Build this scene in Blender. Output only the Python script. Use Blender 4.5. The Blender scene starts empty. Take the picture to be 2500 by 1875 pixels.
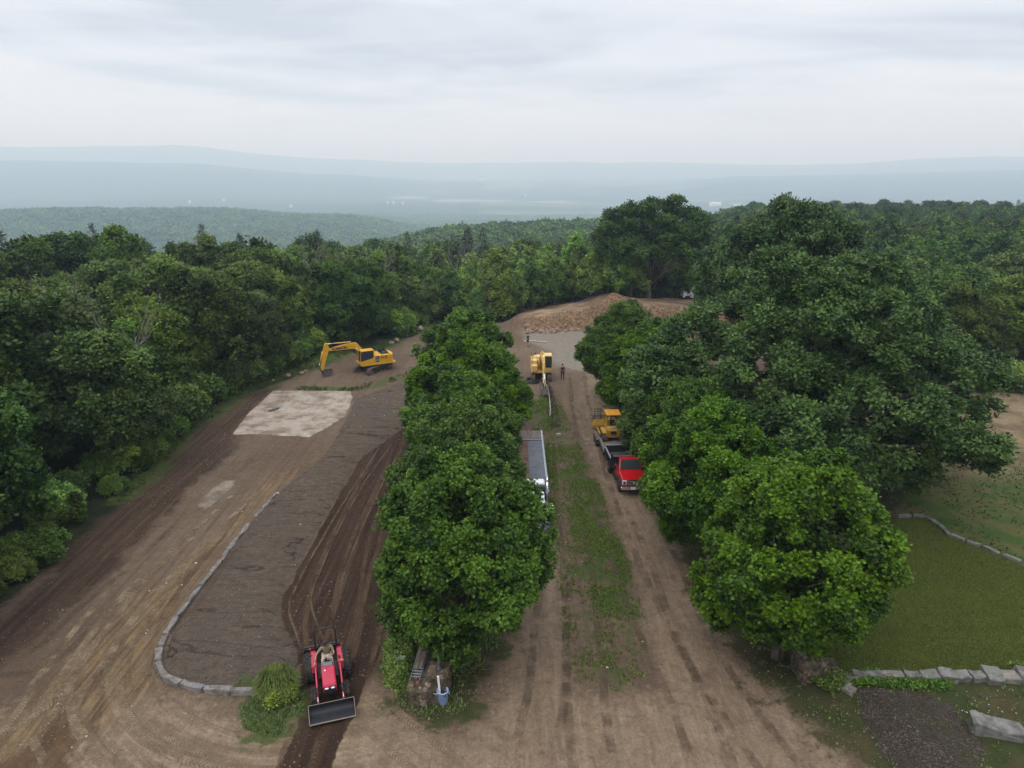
import bpy, bmesh, math, random
import numpy as np
from mathutils import Vector, Matrix, Euler

S = bpy.context.scene
COL = S.collection
R = math.radians
PI = math.pi

# ------------------------------------------------------------------ camera
CAM_H = 22.0
PITCH = R(17.1)
F = 1533.4                      # focal length in units of a 2212 pixel wide picture
cam_data = bpy.data.cameras.new("camera")
cam_data.sensor_width = 36.0
cam_data.lens = F / 2212 * 36
cam_data.clip_start = 0.5
cam_data.clip_end = 120000
cam = bpy.data.objects.new("camera", cam_data)
cam.location = (0, 0, CAM_H)
cam.rotation_euler = (R(90) - PITCH, 0, 0)
COL.objects.link(cam)
S.camera = cam

# ------------------------------------------------------------------ render and exposure
S.render.engine = 'CYCLES'
S.view_settings.view_transform = 'Standard'
S.view_settings.look = 'None'
S.view_settings.exposure = 0.0
S.view_settings.gamma = 1.0
S.cycles.max_bounces = 5
S.cycles.diffuse_bounces = 2
S.cycles.glossy_bounces = 2
S.cycles.transmission_bounces = 4
S.cycles.transparent_max_bounces = 12
S.cycles.volume_bounces = 4

# ------------------------------------------------------------------ world: overcast sky
SUN_EL, SUN_ROT = 58, 205
W = bpy.data.worlds.new("World")
S.world = W
W.use_nodes = True
nt = W.node_tree
nt.nodes.clear()
def wn(t, **k):
    n = nt.nodes.new(t)
    for a, b in k.items(): setattr(n, a, b)
    return n
def wmath(op, a, b=None, clamp=False):
    n = wn('ShaderNodeMath', operation=op, use_clamp=clamp)
    for i, q in enumerate((a, b)):
        if q is None: continue
        if isinstance(q, (int, float)): n.inputs[i].default_value = q
        else: nt.links.new(q, n.inputs[i])
    return n.outputs[0]
sky = wn('ShaderNodeTexSky', sky_type='NISHITA')
sky.sun_disc = False
sky.sun_elevation = R(SUN_EL)
sky.sun_rotation = R(SUN_ROT)
skm = wn('ShaderNodeMix', data_type='RGBA', blend_type='MULTIPLY')
skm.inputs[0].default_value = 1.0
nt.links.new(sky.outputs[0], skm.inputs[6])
skm.inputs[7].default_value = (0.10, 0.10, 0.10, 1)
tc = wn('ShaderNodeTexCoord')
sep = wn('ShaderNodeSeparateXYZ')
nt.links.new(tc.outputs['Generated'], sep.inputs[0])
zz = wmath('ADD', wmath('MAXIMUM', sep.outputs[2], 0.0), 0.10)
px = wmath('DIVIDE', sep.outputs[0], zz)
py = wmath('DIVIDE', sep.outputs[1], zz)
cmb = wn('ShaderNodeCombineXYZ')
nt.links.new(px, cmb.inputs[0]); nt.links.new(py, cmb.inputs[1])
def cloud(scale, sx, sy, det, dist, off):
    mp = wn('ShaderNodeMapping')
    mp.inputs['Scale'].default_value = (sx, sy, 1)
    mp.inputs['Location'].default_value = (off, off * .7, off)
    nt.links.new(cmb.outputs[0], mp.inputs[0])
    n = wn('ShaderNodeTexNoise')
    n.inputs['Scale'].default_value = scale
    n.inputs['Detail'].default_value = det
    n.inputs['Distortion'].default_value = dist
    n.inputs['Roughness'].default_value = 0.5
    nt.links.new(mp.outputs[0], n.inputs[0])
    return n.outputs[0]
c1 = cloud(0.42, 0.75, 1.0, 4, 0.9, 3.1)
c2 = cloud(1.1, 0.7, 1.0, 5, 1.2, 8.7)
cs = wmath('ADD', wmath('MULTIPLY', c1, 0.7), wmath('MULTIPLY', c2, 0.3))
ramp = wn('ShaderNodeValToRGB')
ramp.color_ramp.elements[0].position = 0.40
ramp.color_ramp.elements[0].color = (0.665, 0.715, 0.80, 1)
ramp.color_ramp.elements[1].position = 0.60
ramp.color_ramp.elements[1].color = (0.98, 1.0, 1.05, 1)
e = ramp.color_ramp.elements.new(0.5)
e.color = (0.86, 0.905, 0.985, 1)
nt.links.new(cs, ramp.inputs[0])
hz = wn('ShaderNodeMapRange', interpolation_type='SMOOTHSTEP')
hz.inputs['From Min'].default_value = 0.0
hz.inputs['From Max'].default_value = 0.14
hz.inputs['To Min'].default_value = 0.6
hz.inputs['To Max'].default_value = 0.0
nt.links.new(sep.outputs[2], hz.inputs['Value'])
hm = wn('ShaderNodeMix', data_type='RGBA')
nt.links.new(hz.outputs[0], hm.inputs[0])
nt.links.new(ramp.outputs[0], hm.inputs[6])
hm.inputs[7].default_value = (0.98, 0.98, 1.01, 1)
zn = wn('ShaderNodeMapRange', interpolation_type='SMOOTHSTEP')
zn.inputs['From Min'].default_value = 0.16
zn.inputs['From Max'].default_value = 0.85
zn.inputs['To Min'].default_value = 1.0
zn.inputs['To Max'].default_value = 2.4
nt.links.new(sep.outputs[2], zn.inputs['Value'])
hm2 = wn('ShaderNodeVectorMath', operation='SCALE')
nt.links.new(hm.outputs[2], hm2.inputs[0]); nt.links.new(zn.outputs[0], hm2.inputs['Scale'])
mx = wn('ShaderNodeMix', data_type='RGBA')
mx.inputs[0].default_value = 0.93
nt.links.new(skm.outputs[2], mx.inputs[6])
nt.links.new(hm2.outputs[0], mx.inputs[7])
bg = wn('ShaderNodeBackground')
bg.inputs[1].default_value = 0.97
nt.links.new(mx.outputs[2], bg.inputs[0])
wo = wn('ShaderNodeOutputWorld')
nt.links.new(bg.outputs[0], wo.inputs[0])

# ------------------------------------------------------------------ sun behind the cloud
sl = bpy.data.lights.new("sun", 'SUN')
sl.energy = 0.9
sl.angle = R(25)
sl.color = (1.0, 0.96, 0.9)
so = bpy.data.objects.new("sun", sl)
so.rotation_euler = (R(90 - SUN_EL), 0, R(-SUN_ROT + 180))
COL.objects.link(so)

# ------------------------------------------------------------------ projection of a photograph pixel to the ground
CT, ST = math.cos(PITCH), math.sin(PITCH)
def G(u, v, z=0.0):
    dx = (u - 1106) / F; dy = (v - 829.5) / F
    d = (dx, CT - dy * ST, -ST - dy * CT)
    t = (CAM_H - z) / -d[2]
    return (d[0] * t, d[1] * t)
def GP(pts, z=0.0): return [G(u, v, z) for u, v in pts]

# ------------------------------------------------------------------ noise
def _hash(ix, iy, s):
    h = (ix.astype(np.int64) * 374761393 + iy.astype(np.int64) * 668265263 + s * 974634777) & 0x7fffffff
    h = ((h ^ (h >> 13)) * 1274126177) & 0x7fffffff
    return ((h ^ (h >> 16)) & 0xffff) / 65535.0
def vn(x, y, s=0):
    x = np.asarray(x, float); y = np.asarray(y, float)
    ix = np.floor(x); iy = np.floor(y)
    fx = x - ix; fy = y - iy
    fx = fx * fx * (3 - 2 * fx); fy = fy * fy * (3 - 2 * fy)
    a = _hash(ix, iy, s); b = _hash(ix + 1, iy, s); c = _hash(ix, iy + 1, s); d = _hash(ix + 1, iy + 1, s)
    return ((a * (1 - fx) + b * fx) * (1 - fy) + (c * (1 - fx) + d * fx) * fy) * 2 - 1
def sst(a, b, x):
    t = np.clip((x - a) / (b - a), 0, 1)
    return t * t * (3 - 2 * t)

# ------------------------------------------------------------------ polygons of the ground (world metres)
def sdf(poly, X, Y, lim=4.0):
    """signed distance, positive inside, clamped"""
    P = np.array(poly, float)
    lim = float(lim); out = np.full(X.shape, -lim)
    x0, y0 = P.min(0) - lim; x1, y1 = P.max(0) + lim
    m = (X > x0) & (X < x1) & (Y > y0) & (Y < y1)
    x = X[m]; y = Y[m]
    d = np.full(x.shape, 1e9); ins = np.zeros(x.shape, bool)
    n = len(P)
    for i in range(n):
        ax, ay = P[i]; bx, by = P[(i + 1) % n]
        ex, ey = bx - ax, by - ay
        t = np.clip(((x - ax) * ex + (y - ay) * ey) / (ex * ex + ey * ey + 1e-12), 0, 1)
        d = np.minimum(d, np.hypot(x - ax - t * ex, y - ay - t * ey))
        c = ((ay > y) != (by > y))
        with np.errstate(divide='ignore', invalid='ignore'):
            xx = ex * (y - ay) / (ey if ey != 0 else 1e-12) + ax
        ins ^= c & (x < xx)
    out[m] = np.clip(np.where(ins, d, -d), -lim, lim)
    return out
def sdf_multi(polys, X, Y, lim=4.0):
    o = np.full(X.shape, -float(lim))
    for p in polys: o = np.maximum(o, sdf(p, X, Y, lim))
    return o

POLY = {}
POLY['clearing'] = [(-27, 0), (-26.5, 31), (-26.3, 46), (-27.5, 58), (-26.5, 68), (-22.5, 77), (-17, 86), (-12, 98), (-6, 101), (2, 104.5),
                    (12, 106), (20, 112), (36, 112), (37, 84), (43, 75), (60, 70), (110, 70), (110, -30), (-27, -30)]
POLY['soil'] = GP([(-300, 1480), (0, 1335), (110, 1250), (140, 1185), (300, 1060), (420, 930), (530, 850), (600, 835), (560, 868), (505, 938),
                   (520, 955), (500, 985), (440, 1030), (330, 1140), (230, 1250), (130, 1330), (0, 1440), (-300, 1600)])
POLY['choc'] = GP([(905, 880), (868, 925), (780, 990), (690, 1150), (612, 1295), (612, 1350), (640, 1405), (652, 1450), (642, 1570), (596, 1670),
                   (560, 1760), (720, 1760), (718, 1659), (762, 1545), (790, 1480), (835, 1390), (845, 1250), (900, 1100), (960, 950)])
POLY['bed'] = GP([(960, 790), (905, 808), (830, 838), (770, 860), (735, 930), (700, 985), (600, 1068), (560, 1110), (455, 1240), (400, 1310),
                  (352, 1395), (350, 1440), (385, 1475), (440, 1490), (560, 1500), (600, 1490), (645, 1440), (650, 1400), (612, 1340), (615, 1290),
                  (700, 1130), (780, 990), (868, 925), (905, 880)])
POLY['slab'] = GP([(590, 845), (757, 845), (762, 862), (745, 900), (705, 925), (668, 945), (503, 941), (540, 890), (566, 868)])
POLY['gravel'] = GP([(1132, 711), (1262, 714), (1275, 750), (1318, 790), (1322, 840), (1300, 835), (1275, 802), (1230, 800), (1186, 778),
                     (1190, 755), (1150, 742), (1132, 738)])
POLY['lawn'] = GP([(1760, 1400), (1850, 1330), (1900, 1250), (1930, 1120), (2000, 1118), (2050, 1160), (2120, 1185), (2300, 1265), (2700, 1350),
                   (2700, 1530), (2212, 1478), (2100, 1470), (1860, 1462), (1790, 1440)])
POLY['verge'] = GP([(1300, 770), (1340, 880), (1400, 980), (1480, 1150), (1560, 1300), (1620, 1400), (1700, 1480), (1800, 1560), (1880, 1610),
                    (1960, 1700), (2600, 1800), (2800, 1500), (2212, 1470), (1850, 1460), (1720, 1380), (2000, 1000), (1700, 900), (1600, 800)])
POLY['field'] = GP([(1935, 1116), (2000, 1000), (2100, 845), (2212, 850), (2500, 900), (2800, 1250), (2300, 1262), (2120, 1183), (2050, 1158), (2000, 1118)])
POLY['mulch'] = GP([(1845, 1482), (1900, 1488), (1990, 1498), (2060, 1520), (2095, 1570), (2130, 1610), (2110, 1700), (1960, 1700), (1905, 1625), (1862, 1560)])
POLY['leftverge'] = GP([(835, 1300), (835, 1380), (845, 1470), (865, 1490), (855, 1515), (880, 1545), (930, 1560), (1000, 1540), (1040, 1480),
                        (1060, 1420), (1090, 1370), (1080, 1300), (950, 1250)])
POLY['weedL'] = GP([(520, 1540), (560, 1500), (600, 1510), (650, 1500), (652, 1530), (640, 1570), (600, 1590), (530, 1575)])
POLY['bankgrass'] = GP([(500, 850), (600, 800), (690, 770), (800, 745), (930, 700), (935, 712), (870, 735), (830, 752), (700, 792), (620, 818), (530, 852), (420, 930), (300, 1062), (250, 1090), (350, 960)])
POLY['slabgrass'] = GP([(640, 838), (760, 838), (850, 812), (905, 792), (912, 803), (840, 828), (760, 846), (640, 846)])
POLY['median'] = GP([(1160, 860), (1200, 850), (1250, 960), (1285, 1010), (1310, 1090), (1350, 1180), (1385, 1290), (1400, 1350), (1420, 1440),
                     (1400, 1480), (1330, 1500), (1290, 1470), (1240, 1480), (1215, 1380), (1210, 1280), (1190, 1200), (1170, 1100), (1165, 1000), (1150, 930)])
POLY['medgrass'] = GP([(1205, 960), (1250, 960), (1290, 1040), (1320, 1120), (1345, 1180), (1370, 1280), (1378, 1325), (1290, 1335), (1265, 1230),
                       (1225, 1120), (1215, 1040)])
POLY['medleft'] = GP([(1145, 862), (1185, 870), (1190, 900), (1200, 960), (1205, 1060), (1195, 1130), (1185, 1160), (1165, 950), (1145, 900)])
POLY['apron'] = GP([(-400, 1700), (-100, 1560), (150, 1500), (300, 1480), (420, 1520), (560, 1560), (640, 1590), (700, 1580), (770, 1500),
                    (800, 1470), (850, 1500), (860, 1530), (960, 1590), (1050, 1560), (1100, 1400), (1160, 1280), (1200, 1180), (1225, 1300), (1240, 1480),
                    (1330, 1520), (1420, 1470), (1395, 1300), (1330, 1130), (1250, 850), (1280, 800), (1330, 900), (1400, 1060),
                    (1500, 1230), (1600, 1420), (1750, 1560), (1880, 1700), (1900, 1900), (-400, 1900)])
POLY['tanpath'] = GP([(690, 985), (640, 1010), (560, 1060), (450, 1180), (300, 1290), (160, 1420), (60, 1520), (-100, 1640), (100, 1659), (200, 1600),
                      (340, 1480), (330, 1420), (345, 1370), (450, 1235), (560, 1090), (660, 1010)])
POLY['trench'] = GP([(1180, 830), (1200, 880), (1207, 930), (1190, 932), (1183, 880), (1172, 840)])
POLY['strip'] = GP([(425, 1096), (450, 1068), (481, 1041), (507, 1040), (487, 1070), (447, 1101)])
POLY['redpatch'] = GP([(-100, 1700), (60, 1610), (130, 1560), (170, 1600), (120, 1700)])

# ------------------------------------------------------------------ terrain height
TR = np.array([0, 100, 150, 250, 350, 420, 550, 800, 1200, 1900, 2600, 3500, 5000, 6800, 8200, 10000, 13000, 20000, 45000], float)
TU = np.array([0, 400, 700, 1000, 1300, 1700, 2212], float)
TZ = np.array([
 # 0  100 150 250  350  420  550  800  1200 1900 2600 3500 5000 6800 8200 10000 13000 20000 45000
 [0,  0, -4, -18, -34, -48, -72, -110, -130, -88, -118, -180, -150,  45, -10, 205, 60, 0, 0],
 [0,  0, -4, -18, -34, -48, -72, -110, -132, -94, -124, -185, -160,  35, -20, 262, 60, 0, 0],
 [0,  0, -5, -20, -34, -40, -50, -92, -130, -105, -150, -195, -185, -50, -80, 115, 40, 0, 0],
 [0,  0, -6, -22, -32, -34, -32, -72, -130, -160, -190, -200, -200, -125, -140, 50, 20, 0, 0],
 [0,  0, -4, -18, -26, -28, -28, -62, -130, -180, -200, -200, -200, -150, -110, 58, 20, 0, 0],
 [0,  0, -2, -4,  -6, -9, -34, -90, -150, -190, -200, -200, -160, -58, -90, 40, 20, 0, 0],
 [0,  0, -2, -4,  -5, -8, -34, -90, -150, -190, -195, -190, -150, -20, -10, 132, 40, 0, 0]], float)
def terrain(X, Y, near=True):
    X = np.asarray(X, float); Y = np.asarray(Y, float)
    r = np.hypot(X, Y)
    Yc = np.maximum(Y, 0.05 * r + 1)
    u = np.clip(1106 + F * X / (Yc * CT), 0, 2212)
    ui = np.clip(np.searchsorted(TU, u) - 1, 0, len(TU) - 2)
    fu = (u - TU[ui]) / (TU[ui + 1] - TU[ui]); fu = fu * fu * (3 - 2 * fu)
    L = np.log(r + 60); LR = np.log(TR + 60)
    ri = np.clip(np.searchsorted(TR, r) - 1, 0, len(TR) - 2)
    fr = np.clip((L - LR[ri]) / (LR[ri + 1] - LR[ri]), 0, 1)
    fs = fr * fr * (3 - 2 * fr); fr = 0.55 * fr + 0.45 * fs
    z = (TZ[ui, ri] * (1 - fu) + TZ[ui + 1, ri] * fu) * (1 - fr) + (TZ[ui, ri + 1] * (1 - fu) + TZ[ui + 1, ri + 1] * fu) * fr
    # hills
    a = sst(130, 1500, r)
    z = z + a * (vn(X / 420, Y / 420, 3) * 9 + vn(X / 170, Y / 170, 4) * 4) * np.clip(r / 1800, 0.25, 1)
    z = z + sst(2500, 9000, r) * (vn(X / 1900, Y / 1900, 5) * 14 + vn(X / 700, Y / 700, 6) * 9)
    # hilltop relief
    w = 1 - sst(100, 160, r)
    z = z + w * (vn(X / 11, Y / 11, 7) * 0.10 + vn(X / 3.1, Y / 3.1, 8) * 0.045 + vn(X / 1.1, Y / 1.1, 9) * 0.018)
    if near:
        # cut bank at the far end, plateau above it, spoil heaps to its right
        e = vn(X / 4.5, Y * 0 + 1.3, 21) * 1.0 + vn(X / 1.3, Y / 1.3, 22) * 0.35
        bw = sst(-1.8, 1.8, X) * (1 - sst(30, 42, X))
        bank = sst(96.2, 98.9, Y + e) * bw * (1 - sst(112, 125, Y))
        z = z + bank * (1.35 + 0.085 * np.clip(X, 0, 15) + vn(X / 2.2, Y / 2.2, 23) * 0.18)
        rough = sst(95.6, 97.5, Y + e) * (1 - sst(98.8, 100.5, Y + e)) * bw
        z = z + rough * (np.abs(vn(X / 0.9, Y / 0.9, 24)) * 0.35 + vn(X / .45, Y / .45, 25) * 0.12)
        sp = np.exp(-(((X - 14.2) / 2.6) ** 2 + ((Y - 99.5) / 4.5) ** 2)) * 1.9 + np.exp(-(((X - 19) / 4.0) ** 2 + ((Y - 103) / 4.5) ** 2)) * 1.0
        z = z + sp * (1 + 0.14 * vn(X / 1.1, Y / 1.1, 26))
        z = z + np.exp(-(((X - 13.2) / 3.0) ** 2 + ((Y - 106) / 2.2) ** 2)) * 1.4
        # bed: raised a little, with its edge against the kerb stones
        b = sdf(POLY['bed'], X, Y, 2.0)
        z = z + sst(-0.15, 0.8, b) * 0.22
        z = z + sst(-.06, .12, sdf(POLY['slab'], X, Y, 1.0)) * .11
        # chocolate strip slightly lower with a ragged lip
        c = sdf(POLY['choc'], X, Y, 1.0)
        z = z + sst(-0.5, -0.1, c) * (1 - sst(0.0, 0.5, c)) * 0.07 * (1 + vn(X / .6, Y / .6, 31))
        m = sdf(POLY['mulch'], X, Y, 2.0)
        z = z + sst(-0.1, 1.6, m) * (0.38 + 0.10 * vn(X / 1.3, Y / 1.3, 32) + 0.04 * vn(X / .4, Y / .4, 33))
        t = sdf(POLY['trench'], X, Y, 1.5)
        z = z - sst(0.0, 0.5, t) * 0.5
        z = z + sst(-0.9, -0.3, t) * (1 - sst(-0.3, 0.1, t)) * 0.22 * (1 + 0.5 * vn(X / .5, Y / .5, 34))
        # hump of earth by the excavator
        z = z + np.exp(-(((X + 20) / 3.2) ** 2 + ((Y - 81.5) / 2.0) ** 2)) * 0.7 * (1 + 0.3 * vn(X / .8, Y / .8, 35))
        # lawn sits a bit above the verge, held by its low wall
    return z
def H(x, y):
    return float(terrain(np.array([x]), np.array([y]))[0])
def G3(u, v, z=0.0):
    x, y = G(u, v, z)
    return (x, y, H(x, y))

# ------------------------------------------------------------------ node helper
class NT:
    def __init__(s, name):
        s.m = bpy.data.materials.new(name); s.m.use_nodes = True
        s.t = s.m.node_tree; s.t.nodes.clear()
        s.out = s.t.nodes.new('ShaderNodeOutputMaterial')
    def n(s, t, **k):
        q = s.t.nodes.new(t)
        for a, b in k.items(): setattr(q, a, b)
        return q
    def put(s, sock, v):
        if v is None: return
        if isinstance(v, bpy.types.NodeSocket): s.t.links.new(v, sock)
        elif isinstance(v, (int, float)): sock.default_value = v
        else:
            v = tuple(v)
            if sock.type == 'RGBA' and len(v) == 3: v = v + (1,)
            sock.default_value = v
    def math(s, op, a, b=None, c=None, clamp=False):
        q = s.n('ShaderNodeMath', operation=op, use_clamp=clamp)
        for i, x in enumerate((a, b, c)): s.put(q.inputs[i], x)
        return q.outputs[0]
    def mix(s, f, a, b, blend='MIX'):
        q = s.n('ShaderNodeMix', data_type='RGBA', blend_type=blend)
        s.put(q.inputs[0], f); s.put(q.inputs[6], a); s.put(q.inputs[7], b)
        return q.outputs[2]
    def pos(s):
        return s.n('ShaderNodeNewGeometry').outputs['Position']
    def obj(s):
        return s.n('ShaderNodeTexCoord').outputs['Object']
    def noise(s, vec, scale, det=4, rough=0.55, dist=0.0, sc=None, rot=None):
        if sc or rot:
            mp = s.n('ShaderNodeMapping')
            if rot: mp.inputs['Rotation'].default_value = rot
            if sc: mp.inputs['Scale'].default_value = sc
            s.put(mp.inputs[0], vec); vec = mp.outputs[0]
        q = s.n('ShaderNodeTexNoise')
        s.put(q.inputs['Vector'], vec)
        q.inputs['Scale'].default_value = scale; q.inputs['Detail'].default_value = det
        q.inputs['Roughness'].default_value = rough; q.inputs['Distortion'].default_value = dist
        return q.outputs[0]
    def ramp(s, v, a, b, lo=0.0, hi=1.0, smooth=True):
        q = s.n('ShaderNodeMapRange', interpolation_type='SMOOTHSTEP' if smooth else 'LINEAR')
        s.put(q.inputs['Value'], v); q.inputs['From Min'].default_value = a; q.inputs['From Max'].default_value = b
        q.inputs['To Min'].default_value = lo; q.inputs['To Max'].default_value = hi
        return q.outputs[0]
    def attr(s, name):
        q = s.n('ShaderNodeAttribute'); q.attribute_name = name
        return q.outputs['Fac']
    def bump(s, h, st=0.5, d=0.05, normal=None):
        q = s.n('ShaderNodeBump'); q.inputs['Strength'].default_value = st; q.inputs['Distance'].default_value = d
        s.put(q.inputs['Height'], h); s.put(q.inputs['Normal'], normal)
        return q.outputs[0]
    def bsdf(s, col, rough=0.8, metal=0.0, normal=None, spec=0.5, emit=None, alpha=None):
        q = s.n('ShaderNodeBsdfPrincipled')
        s.put(q.inputs['Base Color'], col); s.put(q.inputs['Roughness'], rough); s.put(q.inputs['Metallic'], metal)
        s.put(q.inputs['Normal'], normal); s.put(q.inputs['Specular IOR Level'], spec)
        if alpha is not None: s.put(q.inputs['Alpha'], alpha)
        s.t.links.new(q.outputs[0], s.out.inputs[0])
        return q

MATS = {}
def mat(name, col, rough=0.6, metal=0.0, var=0.12, scale=3.0, dirt=0.0, dirtcol=(0.12, 0.085, 0.06), bump=0.0, spec=0.5, k=0.74):
    """painted / plain surface with slight tone variation and optional dirt"""
    if name in MATS: return MATS[name]
    t = NT(name)
    col = tuple(q * k for q in col)
    o = t.obj()
    n = t.noise(o, scale, 5)
    c = t.mix(t.ramp(n, 0.3, 0.7), tuple(x * (1 - var) for x in col), tuple(min(1, x * (1 + var)) for x in col))
    r = rough
    if dirt > 0:
        d = t.ramp(t.noise(o, scale * 1.7, 7, 0.65), 0.62 - dirt * 0.35, 0.80 - dirt * 0.2)
        c = t.mix(t.math('MULTIPLY', d, min(1, dirt * 1.3)), c, dirtcol)
        r = t.math('ADD', rough, t.math('MULTIPLY', d, 0.35), clamp=True)
    nr = t.bump(t.noise(o, scale * 6, 4), bump, 0.02) if bump else None
    t.bsdf(c, r, metal, nr, spec)
    MATS[name] = t.m
    return t.m

# ------------------------------------------------------------------ objects
def tag(o, label=None, cat=None, group=None, kind=None):
    if label: o['label'] = label
    if cat: o['category'] = cat
    if group: o['group'] = group
    if kind: o['kind'] = kind
    return o
def empty(name, loc=(0, 0, 0), rz=0.0, label=None, cat=None, group=None, rx=0.0, ry=0.0):
    o = bpy.data.objects.new(name, None)
    o.location = loc; o.rotation_euler = (rx, ry, rz); o.empty_display_size = 0.3
    COL.objects.link(o)
    return tag(o, label, cat, group)
def np_mesh(name, V, Fq, m=None, smooth=False):
    """V (n,3), Fq (k,4) or (k,3)"""
    me = bpy.data.meshes.new(name)
    V = np.ascontiguousarray(V, dtype=np.float32); Fq = np.ascontiguousarray(Fq, dtype=np.int32)
    k, c = Fq.shape
    me.vertices.add(len(V)); me.vertices.foreach_set('co', V.ravel())
    me.loops.add(k * c); me.loops.foreach_set('vertex_index', Fq.ravel())
    me.polygons.add(k)
    me.polygons.foreach_set('loop_start', np.arange(0, k * c, c, dtype=np.int32))
    me.polygons.foreach_set('loop_total', np.full(k, c, dtype=np.int32))
    if smooth: me.polygons.foreach_set('use_smooth', np.ones(k, bool))
    me.update(calc_edges=True)
    if m: me.materials.append(m)
    return me
def fattr(me, name, data):
    a = me.attributes.new(name, 'FLOAT', 'POINT')
    a.data.foreach_set('value', np.ascontiguousarray(data, dtype=np.float32).ravel())
def link(name, me, parent=None, loc=None):
    o = bpy.data.objects.new(name, me)
    COL.objects.link(o)
    if parent: o.parent = parent
    if loc: o.location = loc
    return o
class MB:
    def __init__(s): s.v = []; s.f = []
    def add(s, V, Fs, M=None):
        b = len(s.v)
        for p in V:
            p = Vector(p)
            s.v.append(M @ p if M is not None else p)
        s.f += [tuple(i + b for i in q) for q in Fs]
        return s
    def box(s, c, d, rot=(0, 0, 0), top=None):
        """c centre, d size; top=(sx,sy) scales the upper face"""
        tx, ty = top or (1, 1)
        hx, hy, hz = d[0] / 2, d[1] / 2, d[2] / 2
        V = [(-hx, -hy, -hz), (hx, -hy, -hz), (hx, hy, -hz), (-hx, hy, -hz),
             (-hx * tx, -hy * ty, hz), (hx * tx, -hy * ty, hz), (hx * tx, hy * ty, hz), (-hx * tx, hy * ty, hz)]
        Fs = [(0, 3, 2, 1), (4, 5, 6, 7), (0, 1, 5, 4), (1, 2, 6, 5), (2, 3, 7, 6), (3, 0, 4, 7)]
        return s.add(V, Fs, Matrix.Translation(c) @ Euler(rot).to_matrix().to_4x4())
    def prism(s, pts, x0, x1, M=None):
        """polygon pts in (y,z), extruded along x"""
        n = len(pts)
        area = sum(pts[i][0] * pts[(i + 1) % n][1] - pts[(i + 1) % n][0] * pts[i][1] for i in range(n))
        if area < 0: pts = pts[::-1]
        V = [(x0, y, z) for y, z in pts] + [(x1, y, z) for y, z in pts]
        Fs = [tuple(range(n - 1, -1, -1)), tuple(range(n, 2 * n))]
        Fs += [(i, (i + 1) % n, n + (i + 1) % n, n + i) for i in range(n)]
        return s.add(V, Fs, M)
    def cyl(s, a, b, r, r2=None, n=12, cap=True):
        a = Vector(a); b = Vector(b); r2 = r if r2 is None else r2
        d = (b - a)
        q = d.to_track_quat('Z', 'Y').to_matrix()
        V = []
        for p, rr in ((a, r), (b, r2)):
            for i in range(n):
                t = 2 * PI * i / n
                V.append(p + q @ Vector((rr * math.cos(t), rr * math.sin(t), 0)))
        Fs = [(i, (i + 1) % n, n + (i + 1) % n, n + i) for i in range(n)]
        if cap: Fs += [tuple(range(n - 1, -1, -1)), tuple(range(n, 2 * n))]
        return s.add(V, Fs)
    def tube(s, pts, r, n=8):
        rs = r if isinstance(r, (list, tuple)) else [r] * len(pts)
        P = [Vector(p) for p in pts]
        V = []; up = None
        for i, p in enumerate(P):
            d = (P[min(i + 1, len(P) - 1)] - P[max(i - 1, 0)]).normalized()
            if up is None:
                up = Vector((0, 0, 1)) if abs(d.z) < 0.9 else Vector((1, 0, 0))
            x = up.cross(d).normalized(); y = d.cross(x); up = y
            for k in range(n):
                t = 2 * PI * k / n
                V.append(p + (x * math.cos(t) + y * math.sin(t)) * rs[i])
        Fs = []
        for i in range(len(P) - 1):
            for k in range(n):
                a = i * n + k; b = i * n + (k + 1) % n
                Fs.append((a, b, b + n, a + n))
        m = (len(P) - 1) * n
        Fs += [tuple(range(n - 1, -1, -1)), tuple(range(m, m + n))]
        return s.add(V, Fs)
    def ball(s, c, r, n=10, m=7, rot=(0, 0, 0)):
        r = r if isinstance(r, (tuple, list)) else (r, r, r)
        V = [(0, 0, -r[2])]
        for j in range(1, m):
            ph = PI * j / m - PI / 2
            for i in range(n):
                t = 2 * PI * i / n
                V.append((r[0] * math.cos(ph) * math.cos(t), r[1] * math.cos(ph) * math.sin(t), r[2] * math.sin(ph)))
        V.append((0, 0, r[2]))
        Fs = [(0, 1 + (i + 1) % n, 1 + i) for i in range(n)]
        for j in range(m - 2):
            for i in range(n):
                a = 1 + j * n + i; b = 1 + j * n + (i + 1) % n
                Fs.append((a, b, b + n, a + n))
        e = len(V) - 1; o = 1 + (m - 2) * n
        Fs += [(o + i, o + (i + 1) % n, e) for i in range(n)]
        return s.add(V, Fs, Matrix.Translation(c) @ Euler(rot).to_matrix().to_4x4())
    def lathe(s, prof, c=(0, 0, 0), axis='Z', n=20):
        """prof [(r,h)]"""
        V = []
        for r, h in prof:
            for i in range(n):
                t = 2 * PI * i / n
                a, b = r * math.cos(t), r * math.sin(t)
                V.append({'Z': (a, b, h), 'X': (h, a, b), 'Y': (b, h, a)}[axis])
        Fs = []
        for j in range(len(prof) - 1):
            for i in range(n):
                a = j * n + i; b = j * n + (i + 1) % n
                Fs.append((a, b, b + n, a + n))
        Fs += [tuple(range(n - 1, -1, -1)), tuple(range((len(prof) - 1) * n, len(prof) * n))]
        return s.add(V, Fs, Matrix.Translation(c))
    def build(s, name, m, parent=None, bevel=0.0, smooth=False, loc=None, rot=None):
        me = bpy.data.meshes.new(name)
        me.from_pydata([tuple(p) for p in s.v], [], s.f)
        if smooth:
            me.polygons.foreach_set('use_smooth', [True] * len(me.polygons))
        me.materials.append(m)
        me.update()
        o = link(name, me, parent)
        if loc: o.location = loc
        if rot: o.rotation_euler = rot
        if bevel:
            b = o.modifiers.new('bevel', 'BEVEL'); b.width = bevel; b.segments = 2; b.limit_method = 'ANGLE'; b.angle_limit = R(35)
        return o
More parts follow.
